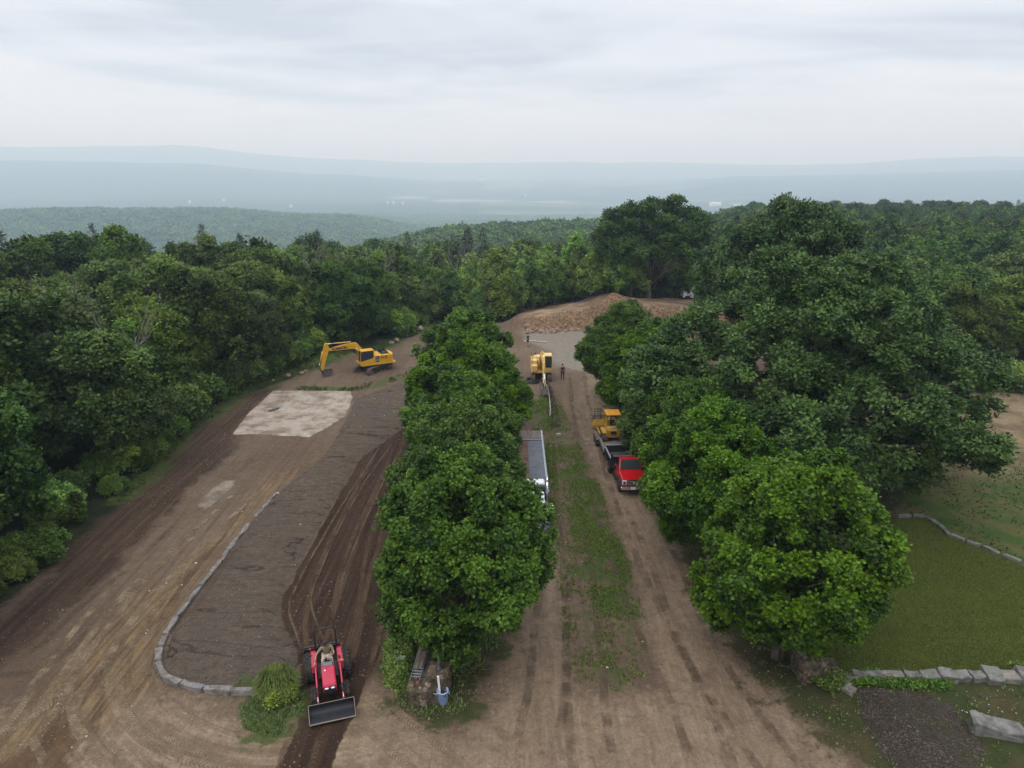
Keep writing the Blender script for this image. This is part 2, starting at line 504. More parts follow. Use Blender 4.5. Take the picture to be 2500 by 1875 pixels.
def copy_tree(o, parent=None):
    c = o.copy(); COL.objects.link(c)
    if parent is not None: c.parent = parent
    for ch in list(KIDS.get(o.name, o.children)): copy_tree(ch, c)
    return c
KIDS = {}
def text_part(name, body, size, m, parent, loc, rot, extrude=0.004, bold=0.0, sx=1.0):
    cu = bpy.data.curves.new(name, 'FONT')
    cu.body = body; cu.size = size; cu.extrude = extrude; cu.offset = bold
    cu.align_x = 'CENTER'; cu.align_y = 'CENTER'
    t = bpy.data.objects.new('tmp', cu)
    COL.objects.link(t)
    bpy.context.view_layer.update()
    me = bpy.data.meshes.new_from_object(t)
    bpy.data.objects.remove(t)
    me.materials.clear(); me.materials.append(m)
    o = link(name, me, parent)
    o.location = loc; o.rotation_euler = rot; o.scale = (sx, 1, 1)
    return o
# ================================================================== GROUND: one sheet to the horizon
def axis(lo, hi, step, far, ratio):
    mid = list(np.arange(lo, hi + 1e-6, step))
    a = []; p = mid[-1]; s = step
    while p < far: s *= ratio; p += s; a.append(p)
    b = []; p = mid[0]; s = step
    while p > -far: s *= ratio; p -= s; b.append(p)
    return b[::-1], mid, a
bl, xm, br = axis(-40, 46, 0.25, 42000, 1.055)
gx = np.array(bl + xm + br)
_, ym, ya = axis(16, 116, 0.25, 46000, 1.045)
yb = [-4000, -800, -200, -80, -30, -10, 0, 5, 9, 12, 14, 15, 15.5]
gy = np.array(yb + ym + ya)
GX, GY = np.meshgrid(gx, gy)
X1 = GX.ravel(); Y1 = GY.ravel()
Z1 = terrain(X1, Y1)
nx, ny = len(gx), len(gy)
ii = (np.arange(ny - 1)[:, None] * nx + np.arange(nx - 1)[None, :]).ravel()
Q = np.stack([ii, ii + 1, ii + nx + 1, ii + nx], 1)

def ground_material():
    t = NT('earth')
    P = t.pos()
    n_big = t.noise(P, 0.09, 4, 0.6)
    n_mid = t.noise(P, 0.55, 6, 0.62)
    n_fin = t.noise(P, 3.2, 6, 0.68)
    n_gr = t.noise(P, 12.0, 4, 0.75)
    # streaks along the lanes (+Y) and a second set slightly turned
    st1 = t.noise(P, 1.0, 5, 0.6, 0.6, sc=(3.2, 0.10, 1), rot=(0, 0, R(4)))
    st2 = t.noise(P, 1.0, 5, 0.6, 1.2, sc=(2.6, 0.16, 1), rot=(0, 0, R(-22)))
    st3 = t.noise(P, 1.0, 6, 0.65, 1.0, sc=(0.22, 3.4, 1), rot=(0, 0, R(-14)))
    # wheel flow that swings round the near corner of the bed
    dv = t.n('ShaderNodeVectorMath', operation='SUBTRACT'); t.put(dv.inputs[0], P); dv.inputs[1].default_value = (-9.0, 31.0, 0)
    s2 = t.n('ShaderNodeSeparateXYZ'); t.put(s2.inputs[0], dv.outputs[0])
    rad = t.math('SQRT', t.math('ADD', t.math('MULTIPLY', s2.outputs[0], s2.outputs[0]), t.math('MULTIPLY', s2.outputs[1], s2.outputs[1])))
    ang = t.math('ARCTAN2', s2.outputs[0], t.math('MULTIPLY', s2.outputs[1], -1.0))
    cv = t.n('ShaderNodeCombineXYZ'); t.put(cv.inputs[0], t.math('MULTIPLY', rad, 2.3)); t.put(cv.inputs[1], t.math('MULTIPLY', ang, 1.5))
    sw0 = t.noise(cv.outputs[0], 1.0, 5, 0.62, 0.7)
    lft = t.ramp(s2.outputs[0], 5.5, 1.0)
    edge = t.math('ADD', t.math('MULTIPLY', t.math('SUBTRACT', n_mid, 0.5), 1.6), t.math('MULTIPLY', t.math('SUBTRACT', n_fin, 0.5), 0.9))
    def mask(name, w=0.15, k=1.0, off=0.0):
        return t.ramp(t.math('ADD', t.math('ADD', t.attr(name), off), t.math('MULTIPLY', edge, k)), -w, w)
    def tone(col, v=0.25, n=None, a=0.3, b=0.7):
        lo = tuple(x * (1 - v) for x in col); hi = tuple(min(1, x * (1 + v)) for x in col)
        return t.mix(t.ramp(n if n is not None else n_fin, a, b), lo, hi)
    fine = t.math('ADD', t.math('MULTIPLY', n_fin, 0.6), t.math('MULTIPLY', n_gr, 0.4))
    # forest floor / general
    c = t.mix(t.ramp(n_mid, 0.35, 0.65), (0.018, 0.028, 0.010), (0.035, 0.045, 0.017))
    # clearing: brown earth
    dirt = t.mix(t.ramp(n_big, 0.35, 0.65), (0.150, 0.108, 0.080), (0.205, 0.155, 0.116))
    dirt = t.mix(t.ramp(st1, 0.48, 0.66, 0, .7), dirt, (0.125, 0.087, 0.062))
    dirt = t.mix(t.ramp(fine, 0.52, 0.66, 0, 0.55), dirt, (0.27, 0.21, 0.16))
    c = t.mix(mask('clearing', 0.4, 1.0), c, dirt)
    # light apron in front
    ap = t.mix(t.ramp(t.math('ADD', t.math('MULTIPLY', st2, .35), t.math('MULTIPLY', n_mid, .65)), 0.38, 0.62), (0.235, 0.180, 0.138), (0.37, 0.295, 0.228))
    ap = t.mix(t.ramp(n_mid, 0.40, 0.62, 0, 0.6), ap, (0.19, 0.140, 0.102))
    sw = t.noise(P, 0.9, 6, 0.7, 1.8)
    ap = t.mix(t.ramp(sw, 0.50, 0.62, 0, .5), ap, (0.165, 0.122, 0.088))
    ap = t.mix(t.math('MULTIPLY', t.ramp(sw0, 0.46, 0.60, 0, .62), lft), ap, (0.150, 0.108, 0.072))
    ap = t.mix(t.math('MULTIPLY', t.ramp(sw0, 0.44, 0.34, 0, .45), lft), ap, (0.42, 0.34, 0.25))
    ap = t.mix(t.math('MULTIPLY', t.ramp(t.noise(P, 1.0, 6, .65, 1.6, sc=(1.5, .28, 1), rot=(0, 0, R(14))), .48, .62, 0, .5), t.math('SUBTRACT', 1.0, lft)), ap, (0.17, 0.125, 0.09))
    ap = t.mix(t.ramp(fine, 0.54, 0.66, 0, 0.5), ap, (0.42, 0.345, 0.27))
    ap = t.mix(t.ramp(n_gr, 0.56, 0.66, 0, 0.35), ap, (0.12, 0.09, 0.07))
    ap = t.mix(1.0, ap, (1.2, 1.19, 1.17), 'MULTIPLY')
    c = t.mix(mask('apron', 0.9, 2.2), c, ap)
    # dark soil band on the left
    so_ = t.mix(t.ramp(st1, 0.38, 0.62), (0.062, 0.040, 0.029), (0.100, 0.068, 0.048))
    so_ = t.mix(t.ramp(st2, 0.60, 0.70, 0, 0.6), so_, (0.16, 0.118, 0.086))
    so_ = t.mix(t.ramp(n_gr, 0.60, 0.68, 0, 0.5), so_, (0.17, 0.135, 0.105))
    c = t.mix(mask('soil', 0.5, 1.6), c, so_)
    tp = t.mix(t.ramp(st2, 0.36, 0.62), (0.135, 0.090, 0.052), (0.300, 0.215, 0.125))
    tp = t.mix(t.ramp(sw0, 0.50, 0.62, 0, .5), tp, (0.125, 0.085, 0.052))
    tp = t.mix(t.ramp(st1, 0.52, 0.64, 0, 0.75), tp, (0.11, 0.075, 0.050))
    tp = t.mix(t.ramp(n_gr, 0.58, 0.68, 0, 0.4), tp, (0.40, 0.33, 0.25))
    c = t.mix(t.math('MULTIPLY', mask('tanpath', 0.9, 1.8), 0.85), c, tp)
    c = t.mix(t.math('MULTIPLY', mask('redpatch', 0.4, 1.2), 0.7), c, (0.12, 0.068, 0.040))
    # loam bed
    be = t.mix(t.ramp(fine, 0.36, 0.62), (0.120, 0.092, 0.070), (0.185, 0.146, 0.115))
    st4 = t.noise(P, 1.0, 6, 0.6, 2.2, sc=(0.5, 2.0, 1), rot=(0, 0, R(-16)))
    be = t.mix(t.ramp(st4, 0.50, 0.64, 0, 0.55), be, (0.070, 0.054, 0.043))
    be = t.mix(t.ramp(t.noise(P, 1.0, 5, .7, .8, sc=(.7, 6.5, 1), rot=(0, 0, R(-12))), .50, .62, 0, .5), be, (0.075, 0.058, 0.047))
    crk = t.noise(P, 1.0, 3, 0.5, 0.8, sc=(0.05, 0.40, 1), rot=(0, 0, R(-18)))
    crk = t.ramp(t.math('ABSOLUTE', t.math('SUBTRACT', crk, t.math('ADD', 0.44, t.math('MULTIPLY', n_mid, 0.12)))), 0.011, 0.003)
    be = t.mix(t.math('MULTIPLY', crk, t.math('MULTIPLY', t.ramp(n_mid, .32, .46), .85)), be, (0.035, 0.026, 0.022))
    be = t.mix(t.ramp(n_gr, 0.62, 0.70, 0, 0.3), be, (0.26, 0.22, 0.18))
    be = t.mix(t.ramp(n_big, 0.45, 0.7, 0, 0.5), be, (0.115, 0.100, 0.093))
    be = t.mix(1.0, be, (.94, .95, .97), 'MULTIPLY')
    c = t.mix(mask('bed', 0.06, 0.35), c, be)
    # freshly turned chocolate strip
    ch = t.mix(t.ramp(st1, 0.36, 0.64), (0.046, 0.027, 0.019), (0.078, 0.048, 0.034))
    ch = t.mix(t.ramp(st1, 0.66, 0.70, 0, 0.6), ch, (0.17, 0.12, 0.088))
    ch = t.mix(t.ramp(n_gr, 0.60, 0.70, 0, 0.5), ch, (0.025, 0.016, 0.012))
    c = t.mix(mask('choc', 0.05, 0.30), c, ch)
    # concrete pad with dust on it
    sb = t.mix(t.ramp(n_mid, 0.36, 0.60), (0.27, 0.215, 0.175), (0.50, 0.45, 0.405))
    sb = t.mix(t.ramp(t.noise(P, 0.8, 4, 0.6, 0.5, sc=(.6, 1.6, 1)), 0.55, 0.66, 0, 0.6), sb, (0.50, 0.49, 0.48))
    sb = t.mix(t.ramp(n_fin, 0.62, 0.72, 0, 0.55), sb, (0.24, 0.13, 0.095))
    sb = t.mix(t.ramp(n_gr, 0.60, 0.68, 0, 0.4), sb, (0.20, 0.15, 0.12))
    c = t.mix(mask('slab', 0.06, 0.22), c, sb)
    c = t.mix(t.math('MULTIPLY', mask('strip', 0.15, 0.5), .8), c, t.mix(t.ramp(n_mid, .35, .6), (0.20, 0.165, 0.135), (0.38, 0.34, 0.30)))
    gv = t.mix(t.ramp(n_gr, 0.35, 0.65), (0.19, 0.172, 0.150), (0.34, 0.315, 0.285))
    gv = t.mix(t.ramp(n_mid, 0.5, 0.68, 0, 0.5), gv, (0.27, 0.22, 0.17))
    c = t.mix(mask('gravel', 0.5, 1.8), c, gv)
    c = t.mix(mask('trench', 0.2, 0.5, 0.25), c, tone((0.050, 0.034, 0.025), 0.4))
    # bank faces: raw subsoil where the ground is steep
    geo = t.n('ShaderNodeNewGeometry'); sp = t.n('ShaderNodeSeparateXYZ'); t.put(sp.inputs[0], geo.outputs['True Normal'])
    steep = t.math('MULTIPLY', t.ramp(sp.outputs[2], 0.97, 0.86), t.attr('bankzone'))
    c = t.mix(t.attr('bankzone'), c, t.mix(t.ramp(t.noise(P, 0.5, 5, .6, .5, sc=(.4, 1.6, 2)), .4, .6), (0.20, 0.135, 0.095), (0.40, 0.30, 0.215)))
    c = t.mix(steep, c, t.mix(t.ramp(n_fin, 0.38, 0.62), (0.14, 0.088, 0.055), (0.34, 0.235, 0.150)))
    c = t.mix(t.attr('greyheap'), c, tone((0.085, 0.078, 0.078), 0.3, n_gr))
    # grasses
    gcol = t.mix(t.ramp(n_gr, 0.3, 0.7), (0.050, 0.082, 0.022), (0.105, 0.150, 0.042))
    gdry = t.mix(t.ramp(n_gr, 0.3, 0.7), (0.085, 0.080, 0.032), (0.15, 0.13, 0.06))
    patch = t.math('ADD', t.math('MULTIPLY', t.math('SUBTRACT', n_mid, 0.5), 6.0), t.math('MULTIPLY', t.math('SUBTRACT', n_fin, 0.5), 3.0))
    def grassy(name, off, amt=0.9, w=0.5):
        return t.math('MULTIPLY', t.ramp(t.math('ADD', t.math('ADD', t.math('MINIMUM', t.attr(name), 0.8), off), patch), -w, w), amt)
    c = t.mix(grassy('median', -1.15, 0.8), c, gcol)
    c = t.mix(grassy('medgrass', -0.45, 0.88), c, gcol)
    c = t.mix(grassy('medleft', -0.4, 0.9), c, gcol)
    c = t.mix(grassy('weedL', 0.2, 0.9), c, gcol)
    c = t.mix(grassy('leftverge', 0.2, 0.9), c, t.mix(t.ramp(n_mid, 0.4, 0.6), (0.045, 0.045, 0.018), (0.055, 0.075, 0.022)))
    c = t.mix(grassy('verge', 0.9, 0.95), c, t.mix(t.ramp(n_mid, 0.38, 0.66), (0.046, 0.070, 0.020), (0.088, 0.080, 0.036)))
    c = t.mix(grassy('bankgrass', 0.3, 0.9), c, gcol)
    c = t.mix(grassy('slabgrass', -0.2, 0.85), c, gcol)
    fl = t.mix(t.ramp(n_mid, 0.35, 0.62), (0.17, 0.130, 0.082), (0.31, 0.245, 0.160))
    fl = t.mix(t.ramp(t.attr('fieldgreen'), 0.0, 1.0), fl, t.mix(t.ramp(n_mid, .4, .6), (0.13, 0.135, 0.05), (0.065, 0.120, 0.026)))
    c = t.mix(mask('field', 0.3, 0.5), c, fl)
    lw = t.mix(t.ramp(t.noise(P, 0.22, 4, 0.6, 0.6, sc=(1, 1.5, 1)), 0.36, 0.66), (0.046, 0.082, 0.009), (0.086, 0.116, 0.016))
    lw = t.mix(t.ramp(n_gr, 0.38, 0.66, 0, 0.5), lw, (0.030, 0.056, 0.008))
    lw = t.mix(t.ramp(n_fin, 0.40, 0.66, 0, 0.45), lw, (0.080, 0.100, 0.018))
    lw = t.mix(t.ramp(t.noise(P, 0.35, 5, .6, .8), 0.54, 0.70, 0, 0.5), lw, (0.105, 0.078, 0.022))
    c = t.mix(mask('lawn', 0.06, 0.25), c, lw)
    mu = t.mix(t.ramp(n_gr, 0.3, 0.7), (0.040, 0.033, 0.028), (0.090, 0.078, 0.066))
    mu = t.mix(t.ramp(n_mid, 0.54, 0.66, 0, 0.7), mu, (0.055, 0.070, 0.028))
    mu = t.mix(t.ramp(n_fin, 0.64, 0.72, 0, 0.5), mu, (0.17, 0.15, 0.13))
    c = t.mix(mask('mulch', 0.12, 0.6), c, mu)
    # far country
    fo = t.mix(t.ramp(t.noise(P, 0.012, 8, 0.7), 0.35, 0.65), (0.012, 0.026, 0.012), (0.055, 0.080, 0.035))
    fo = t.mix(t.attr('farfield'), fo, (0.16, 0.20, 0.09))
    c = t.mix(t.attr('far'), c, fo)
    c = t.mix(t.attr('river'), c, (0.42, 0.46, 0.50))
    c = t.mix(1.0, c, (0.74, 0.69, 0.615), 'MULTIPLY')
    grit = t.noise(P, 8.0, 6, 0.85); gr2 = t.noise(P, 1.7, 5, 0.7, 0.6)
    gm = t.math('MULTIPLY', t.ramp(grit, 0.30, 0.70, 0.66, 1.34, False), t.ramp(gr2, 0.3, 0.7, 0.84, 1.16, False))
    gm = t.math('ADD', t.math('MULTIPLY', gm, t.math('SUBTRACT', 1.0, t.attr('far'))), t.attr('far'))
    gc = t.n('ShaderNodeCombineColor')
    for i_ in range(3): t.put(gc.inputs[i_], gm)
    c = t.mix(1.0, c, gc.outputs[0], 'MULTIPLY')
    h = t.math('ADD', t.math('MULTIPLY', n_fin, 0.8), t.math('ADD', t.math('MULTIPLY', n_gr, 0.45), t.math('MULTIPLY', n_mid, 1.2)))
    h = t.math('ADD', h, t.math('MULTIPLY', st4, t.math('MULTIPLY', t.ramp(t.attr('bed'), 0, 0.5), 1.0)))
    hf = t.math('MULTIPLY', t.noise(P, 0.03, 6, 0.7), t.attr('far'))
    h = t.math('ADD', h, t.math('MULTIPLY', grit, .9))
    nb = t.bump(h, 0.75, 0.11)
    nb2 = t.bump(hf, 1.0, 25.0, nb)
    t.bsdf(c, 0.95, 0, nb2, 0.15)
    return t.m

me = np_mesh('ground', np.stack([X1, Y1, Z1], 1), Q, ground_material(), smooth=True)
for k in ('clearing', 'soil', 'choc', 'bed', 'slab', 'gravel', 'lawn', 'verge', 'field', 'mulch', 'leftverge', 'weedL', 'bankgrass',
          'slabgrass', 'median', 'medgrass', 'medleft', 'apron', 'tanpath', 'trench', 'redpatch', 'strip'):
    fattr(me, k, sdf(POLY[k], X1, Y1, 3.0))
rr = np.hypot(X1, Y1)
fattr(me, 'bankzone', sst(94.8, 96.2, Y1 + vn(X1 / 4.5, Y1 * 0 + 1.3, 21)) * sst(0, 3, X1) * (1 - sst(34, 40, X1)) * (1 - sst(110, 116, Y1)))
fattr(me, 'greyheap', sst(0.2, 0.5, np.exp(-(((X1 - 12.6) / 3.6) ** 2 + ((Y1 - 107) / 2.6) ** 2))))
fattr(me, 'fieldgreen', sst(58, 44, Y1 + vn(X1 / 5, Y1 / 5, 40) * 5))
fattr(me, 'far', sst(300, 500, rr))
ux = 1106 + F * X1 / (np.maximum(Y1, 1) * CT)
fvs = vn(X1 / 600, Y1 / 300, 50)
fattr(me, 'farfield', sst(0.45, 0.55, fvs) * sst(2800, 3400, rr) * (1 - sst(7500, 9500, rr)) * sst(850, 1000, ux) * (1 - sst(1650, 1750, ux)))
rv = np.abs(Y1 - (4700 + 350 * np.sin(X1 / 700.0) - X1 * 0.8))
fattr(me, 'river', (1 - sst(60, 110, rv)) * sst(-900, -700, X1) * (1 - sst(300, 420, X1)) * (Y1 > 2000))
ground = tag(link('ground', me), kind='structure')

# ------------------------------------------------------------------ tyre tracks pressed into the earth (thin ribbons on the ground)
def track_material(name, col, col2, alpha, tread=0.16, cont=(.36, .66)):
    t = NT(name)
    uv = t.n('ShaderNodeUVMap').outputs[0]
    sp = t.n('ShaderNodeSeparateXYZ'); t.put(sp.inputs[0], uv)
    u, v = sp.outputs[0], sp.outputs[1]
    P = t.pos()
    au = t.math('ABSOLUTE', t.math('SUBTRACT', u, 0.5))
    n1 = t.noise(P, 0.8, 5, 0.65); n2 = t.noise(P, 5, 4, 0.6)
    prof = t.ramp(t.math('ADD', au, t.math('MULTIPLY', t.math('SUBTRACT', n2, 0.5), 0.25)), 0.52, 0.34)
    # chevron bars
    vv = t.math('ADD', v, t.math('MULTIPLY', au, 0.35))
    saw = t.math('FRACT', t.math('DIVIDE', vv, tread))
    bars = t.ramp(t.math('ABSOLUTE', t.math('SUBTRACT', saw, 0.5)), 0.12, 0.30)
    c = t.mix(t.ramp(bars, 0, 1, .45, 1), col2, col)
    c = t.mix(t.ramp(n2, 0.4, 0.7, 0, 0.4), c, tuple(x * 1.3 for x in col))
    a = t.math('MULTIPLY', t.math('MULTIPLY', prof, t.ramp(n1, cont[0], cont[1])), alpha)
    ends = t.n('ShaderNodeAttribute'); ends.attribute_name = 'fade'
    a = t.math('MULTIPLY', a, ends.outputs['Fac'])
    nb = t.bump(t.math('ADD', bars, n2), 0.6, 0.05)
    c = t.mix(1.0, c, (0.70, 0.665, 0.60), 'MULTIPLY')
    t.bsdf(c, 0.95, 0, nb, 0.1, alpha=a)
    return t.m
def ribbon_set(name, paths, m, width=0.38, pair=1.5, lift=0.022):
    VV = []; FF = []; UV = []; FD = []
    for path in paths:
        w, pr = width, pair
        if isinstance(path, dict): w = path.get('w', w); pr = path.get('pair', pr); path = path['p']
        P = np.array(GP(path))
        # Catmull-Rom resample
        pts = []
        for i in range(len(P) - 1):
            p0 = P[max(i - 1, 0)]; p1 = P[i]; p2 = P[i + 1]; p3 = P[min(i + 2, len(P) - 1)]
            L = np.hypot(*(p2 - p1)); k = max(2, int(L / 0.22))
            for j in range(k):
                s_ = j / k
                pts.append(0.5 * ((2 * p1) + (-p0 + p2) * s_ + (2 * p0 - 5 * p1 + 4 * p2 - p3) * s_ ** 2 + (-p0 + 3 * p1 - 3 * p2 + p3) * s_ ** 3))
        pts = np.array(pts)
        d = np.gradient(pts, axis=0); d /= np.linalg.norm(d, axis=1)[:, None] + 1e-9
        nrm = np.stack([-d[:, 1], d[:, 0]], 1)
        s_ = np.concatenate([[0], np.cumsum(np.linalg.norm(np.diff(pts, axis=0), axis=1))])
        for side in ((-pr / 2, pr / 2) if pr else (0,)):
            b = len(VV)
            for i in range(len(pts)):
                for q in range(5):
                    f = q / 4
                    p = pts[i] + nrm[i] * (side + (f - 0.5) * w)
                    VV.append((p[0], p[1])); UV.append((f, s_[i]))
                    FD.append(min(1, s_[i] / 1.5, (s_[-1] - s_[i]) / 1.5))
            for i in range(len(pts) - 1):
                for q in range(4):
                    a = b + i * 5 + q
                    FF.append((a, a + 1, a + 6, a + 5))
    V = np.array(VV); z = terrain(V[:, 0], V[:, 1])
    FF = np.array(FF)
    me = np_mesh(name, np.stack([V[:, 0], V[:, 1], z + lift], 1), FF, m, True)
    uvl = me.uv_layers.new(name='UVMap')
    uvl.data.foreach_set('uv', np.array(UV, dtype=np.float32)[FF.ravel()].ravel())
    fattr(me, 'fade', np.array(FD))
    return tag(link(name, me), kind='structure')
def zp(pts, s=0.32, ox=0, oy=1150.2): return [(x * s + ox, y * s + oy) for x, y in pts]
ribbon_set('tyre_tracks', [
    zp([(560, 1700), (430, 1450), (360, 1290), (440, 1080), (620, 850), (800, 600), (1100, 300), (1500, -60)]),
    zp([(1000, 1590), (800, 1450), (650, 1250), (600, 1000), (660, 800), (850, 520), (1200, 180), (1700, -300)]),
    zp([(1700, 1480), (1400, 1460), (1150, 1330), (980, 1150), (930, 950), (1000, 780), (1150, 590)]),
    zp([(-200, 1400), (100, 1240), (300, 1080), (450, 880), (650, 620), (900, 330)]),
    zp([(-200, 1560), (60, 1420), (240, 1220), (380, 1000), (560, 760)]),
    zp([(1450, 1640), (1150, 1540), (900, 1380), (760, 1200)]),
    [(1000, 1700), (900, 1620), (830, 1560), (800, 1530)],
], track_material('pressed_tan_earth', (0.37, 0.285, 0.20), (0.115, 0.082, 0.056), 0.9), 0.42, 1.5)
ribbon_set('tyre_tracks', [
    zp([(-100, 900), (300, 840), (600, 560), (1000, 220), (1300, -80)]),
    zp([(1180, 700), (1240, 520), (1420, 250), (1640, 10)]),
    zp([(300, 1640), (470, 1400), (520, 1200), (560, 900)]),
    zp([(900, 1000), (960, 800), (1080, 640), (1240, 420), (1500, 120)]),
    [(1560, 1700), (1480, 1500), (1400, 1330), (1330, 1160), (1280, 1000), (1255, 880), (1245, 800)],
    [(1720, 1700), (1600, 1540), (1500, 1380), (1430, 1200), (1370, 1080)],
    [(1150, 1640), (1180, 1500), (1190, 1350), (1205, 1220)],
    [(1290, 1700), (1270, 1560), (1260, 1400), (1250, 1250), (1230, 1100), (1215, 960)],
], track_material('pressed_dark_earth', (0.165, 0.120, 0.086), (0.12, 0.085, 0.06), 0.5), 0.45, 1.6)
ribbon_set('tyre_tracks', [
    {'p': [(628, 1700), (655, 1600), (680, 1540)], 'pair': 1.25},
    [(722, 1440), (745, 1340), (775, 1240), (810, 1130), (860, 1000)],
    [(700, 1420), (690, 1340), (710, 1240), (760, 1120), (830, 980)],
    [(770, 1470), (800, 1400), (815, 1300), (830, 1200)],
    [(755, 1500), (780, 1400), (800, 1320), (820, 1180), (850, 1080)],
], track_material('pressed_brown_soil', (0.185, 0.125, 0.086), (0.060, 0.037, 0.026), .62, 0.22, (.25, .6)), 0.30, 1.35)
ribbon_set('tyre_tracks', [
    {'p': [(1268, 785), (1278, 830), (1290, 870), (1300, 900)], 'pair': 0, 'w': .55},
    {'p': [(1306, 808), (1318, 850), (1330, 890)], 'pair': 0, 'w': .6},
    {'p': [(1255, 870), (1275, 920), (1290, 960)], 'pair': 0, 'w': .5},
    {'p': [(1240, 880), (1258, 930), (1285, 1000)], 'pair': 0, 'w': .5},
], track_material('dry_pale_ruts', (0.40, 0.33, 0.255), (0.27, 0.21, 0.16), 0.8), 0.5, 1.5)
# thin crumbly seams left between passes of the blade
ribbon_set('soil_seams', [
    [(852, 950), (790, 1040), (735, 1140), (690, 1240), (672, 1300), (690, 1360), (705, 1400)],
    [(822, 960), (760, 1060), (700, 1160), (640, 1270), (625, 1320), (640, 1370), (655, 1420)],
    [(872, 960), (830, 1040), (780, 1150), (740, 1250), (735, 1300)],
    [(840, 1290), (815, 1400), (790, 1460)],
    [(880, 1020), (850, 1120), (830, 1200)],
], track_material('crumbled_pale_soil', (0.24, 0.17, 0.12), (0.12, 0.08, 0.055), .7, 0.3, (.3, .6)), 0.13, 0)
# ================================================================== VEGETATION
def leaf_material(name, dark, light, trans=0.22, rough=0.5, spec=0.35, hue=(.470, .514), val=(.55, 1.35)):
    t = NT(name)
    a = t.attr('tint')
    oi = t.n('ShaderNodeObjectInfo')
    rnd = oi.outputs['Random']
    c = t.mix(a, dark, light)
    # each tree a little different in hue and depth of colour
    h = t.n('ShaderNodeHueSaturation')
    t.put(h.inputs['Hue'], t.ramp(rnd, 0, 1, hue[0], hue[1], False))
    r2 = t.math('FRACT', t.math('MULTIPLY', rnd, 7.31))
    t.put(h.inputs['Value'], t.ramp(r2, 0, 1, val[0], val[1], False))
    r3 = t.math('FRACT', t.math('MULTIPLY', rnd, 13.7))
    t.put(h.inputs['Saturation'], t.ramp(r3, 0, 1, 0.90, 1.10, False))
    t.put(h.inputs['Color'], c)
    col = h.outputs[0]
    p = t.n('ShaderNodeBsdfPrincipled')
    t.put(p.inputs['Base Color'], col); p.inputs['Roughness'].default_value = rough
    p.inputs['Specular IOR Level'].default_value = spec
    tr = t.n('ShaderNodeBsdfTranslucent'); t.put(tr.inputs[0], col)
    ms = t.n('ShaderNodeMixShader'); ms.inputs[0].default_value = trans
    t.t.links.new(p.outputs[0], ms.inputs[1]); t.t.links.new(tr.outputs[0], ms.inputs[2])
    t.t.links.new(ms.outputs[0], t.out.inputs[0])
    return t.m
L_MAPLE = leaf_material('maple_leaf', (0.018, 0.052, 0.005), (0.145, 0.270, 0.022), .22, .5, .2, (.494, .504), (.66, .86))
L_OAK = leaf_material('oak_leaf', (0.014, 0.042, 0.006), (0.118, 0.205, 0.034), 0.15, 0.5, 0.2, (.496, .506), (.62, .80))
L_WOOD = leaf_material('woodland_leaf', (0.019, 0.048, 0.007), (0.125, 0.210, 0.030), 0.2, 0.55, 0.18)
L_YOUNG = leaf_material('young_leaf', (0.050, 0.105, 0.020), (0.220, 0.340, 0.065), 0.25, 0.6, 0.2)
L_PINE = leaf_material('pine_needles', (0.020, 0.038, 0.018), (0.060, 0.085, 0.035), 0.05, 0.6, 0.2)
L_WEED = leaf_material('weed_leaf', (0.050, 0.110, 0.015), (0.240, 0.370, 0.050), 0.2, 0.55, 0.3)
L_GRASS = leaf_material('grass_blade', (0.075, 0.115, 0.028), (0.190, 0.250, 0.070), 0.3, 0.6, 0.2)

def bark_material(name, a, b):
    t = NT(name); o = t.obj()
    n = t.noise(o, 4.0, 6, 0.65, 0.4, sc=(1, 1, 0.2))
    c = t.mix(t.ramp(n, 0.36, 0.64), a, b)
    t.bsdf(c, 0.9, 0, t.bump(n, 0.8, 0.04), 0.2)
    return t.m
BARK = bark_material('bark', (0.060, 0.048, 0.038), (0.19, 0.165, 0.14))
BARK_DEAD = bark_material('bare_grey_wood', (0.16, 0.14, 0.12), (0.38, 0.35, 0.31))

def leaves(pos, axis, side, length, width, shape='kite'):
    """arrays -> quads. pos base point, axis unit direction, side unit"""
    n = len(pos)
    L = length[:, None]; Wd = width[:, None]
    up = np.cross(side, axis)
    if shape == 'kite':
        v = np.stack([pos, pos + axis * L * .45 + side * Wd - up * L * .06, pos + axis * L, pos + axis * L * .45 - side * Wd - up * L * .06], 1)
        f = np.arange(n * 4).reshape(n, 4)
        return v.reshape(-1, 3), f
    # lobed: two quads sharing the midrib
    v = np.stack([pos, pos + axis * L * .50 + side * Wd - up * L * .08, pos + axis * L * .62 + side * Wd * .38, pos + axis * L,
                  pos + axis * L * .62 - side * Wd * .38, pos + axis * L * .50 - side * Wd - up * L * .08], 1)
    b = np.arange(n)[:, None] * 6
    f = np.concatenate([b + np.array([[0, 1, 2, 3]]), b + np.array([[0, 3, 4, 5]])], 1).reshape(-1, 4)
    return v.reshape(-1, 3), f
def unit(v): return v / (np.linalg.norm(v, axis=-1, keepdims=True) + 1e-9)
def fib(n, rng, jit=0.3):
    i = np.arange(n) + 0.5
    ph = np.arccos(1 - 2 * i / n); th = PI * (1 + 5 ** .5) * i
    v = np.stack([np.cos(th) * np.sin(ph), np.sin(th) * np.sin(ph), np.cos(ph)], 1)
    return unit(v + rng.normal(0, jit / math.sqrt(n) * 3, v.shape))

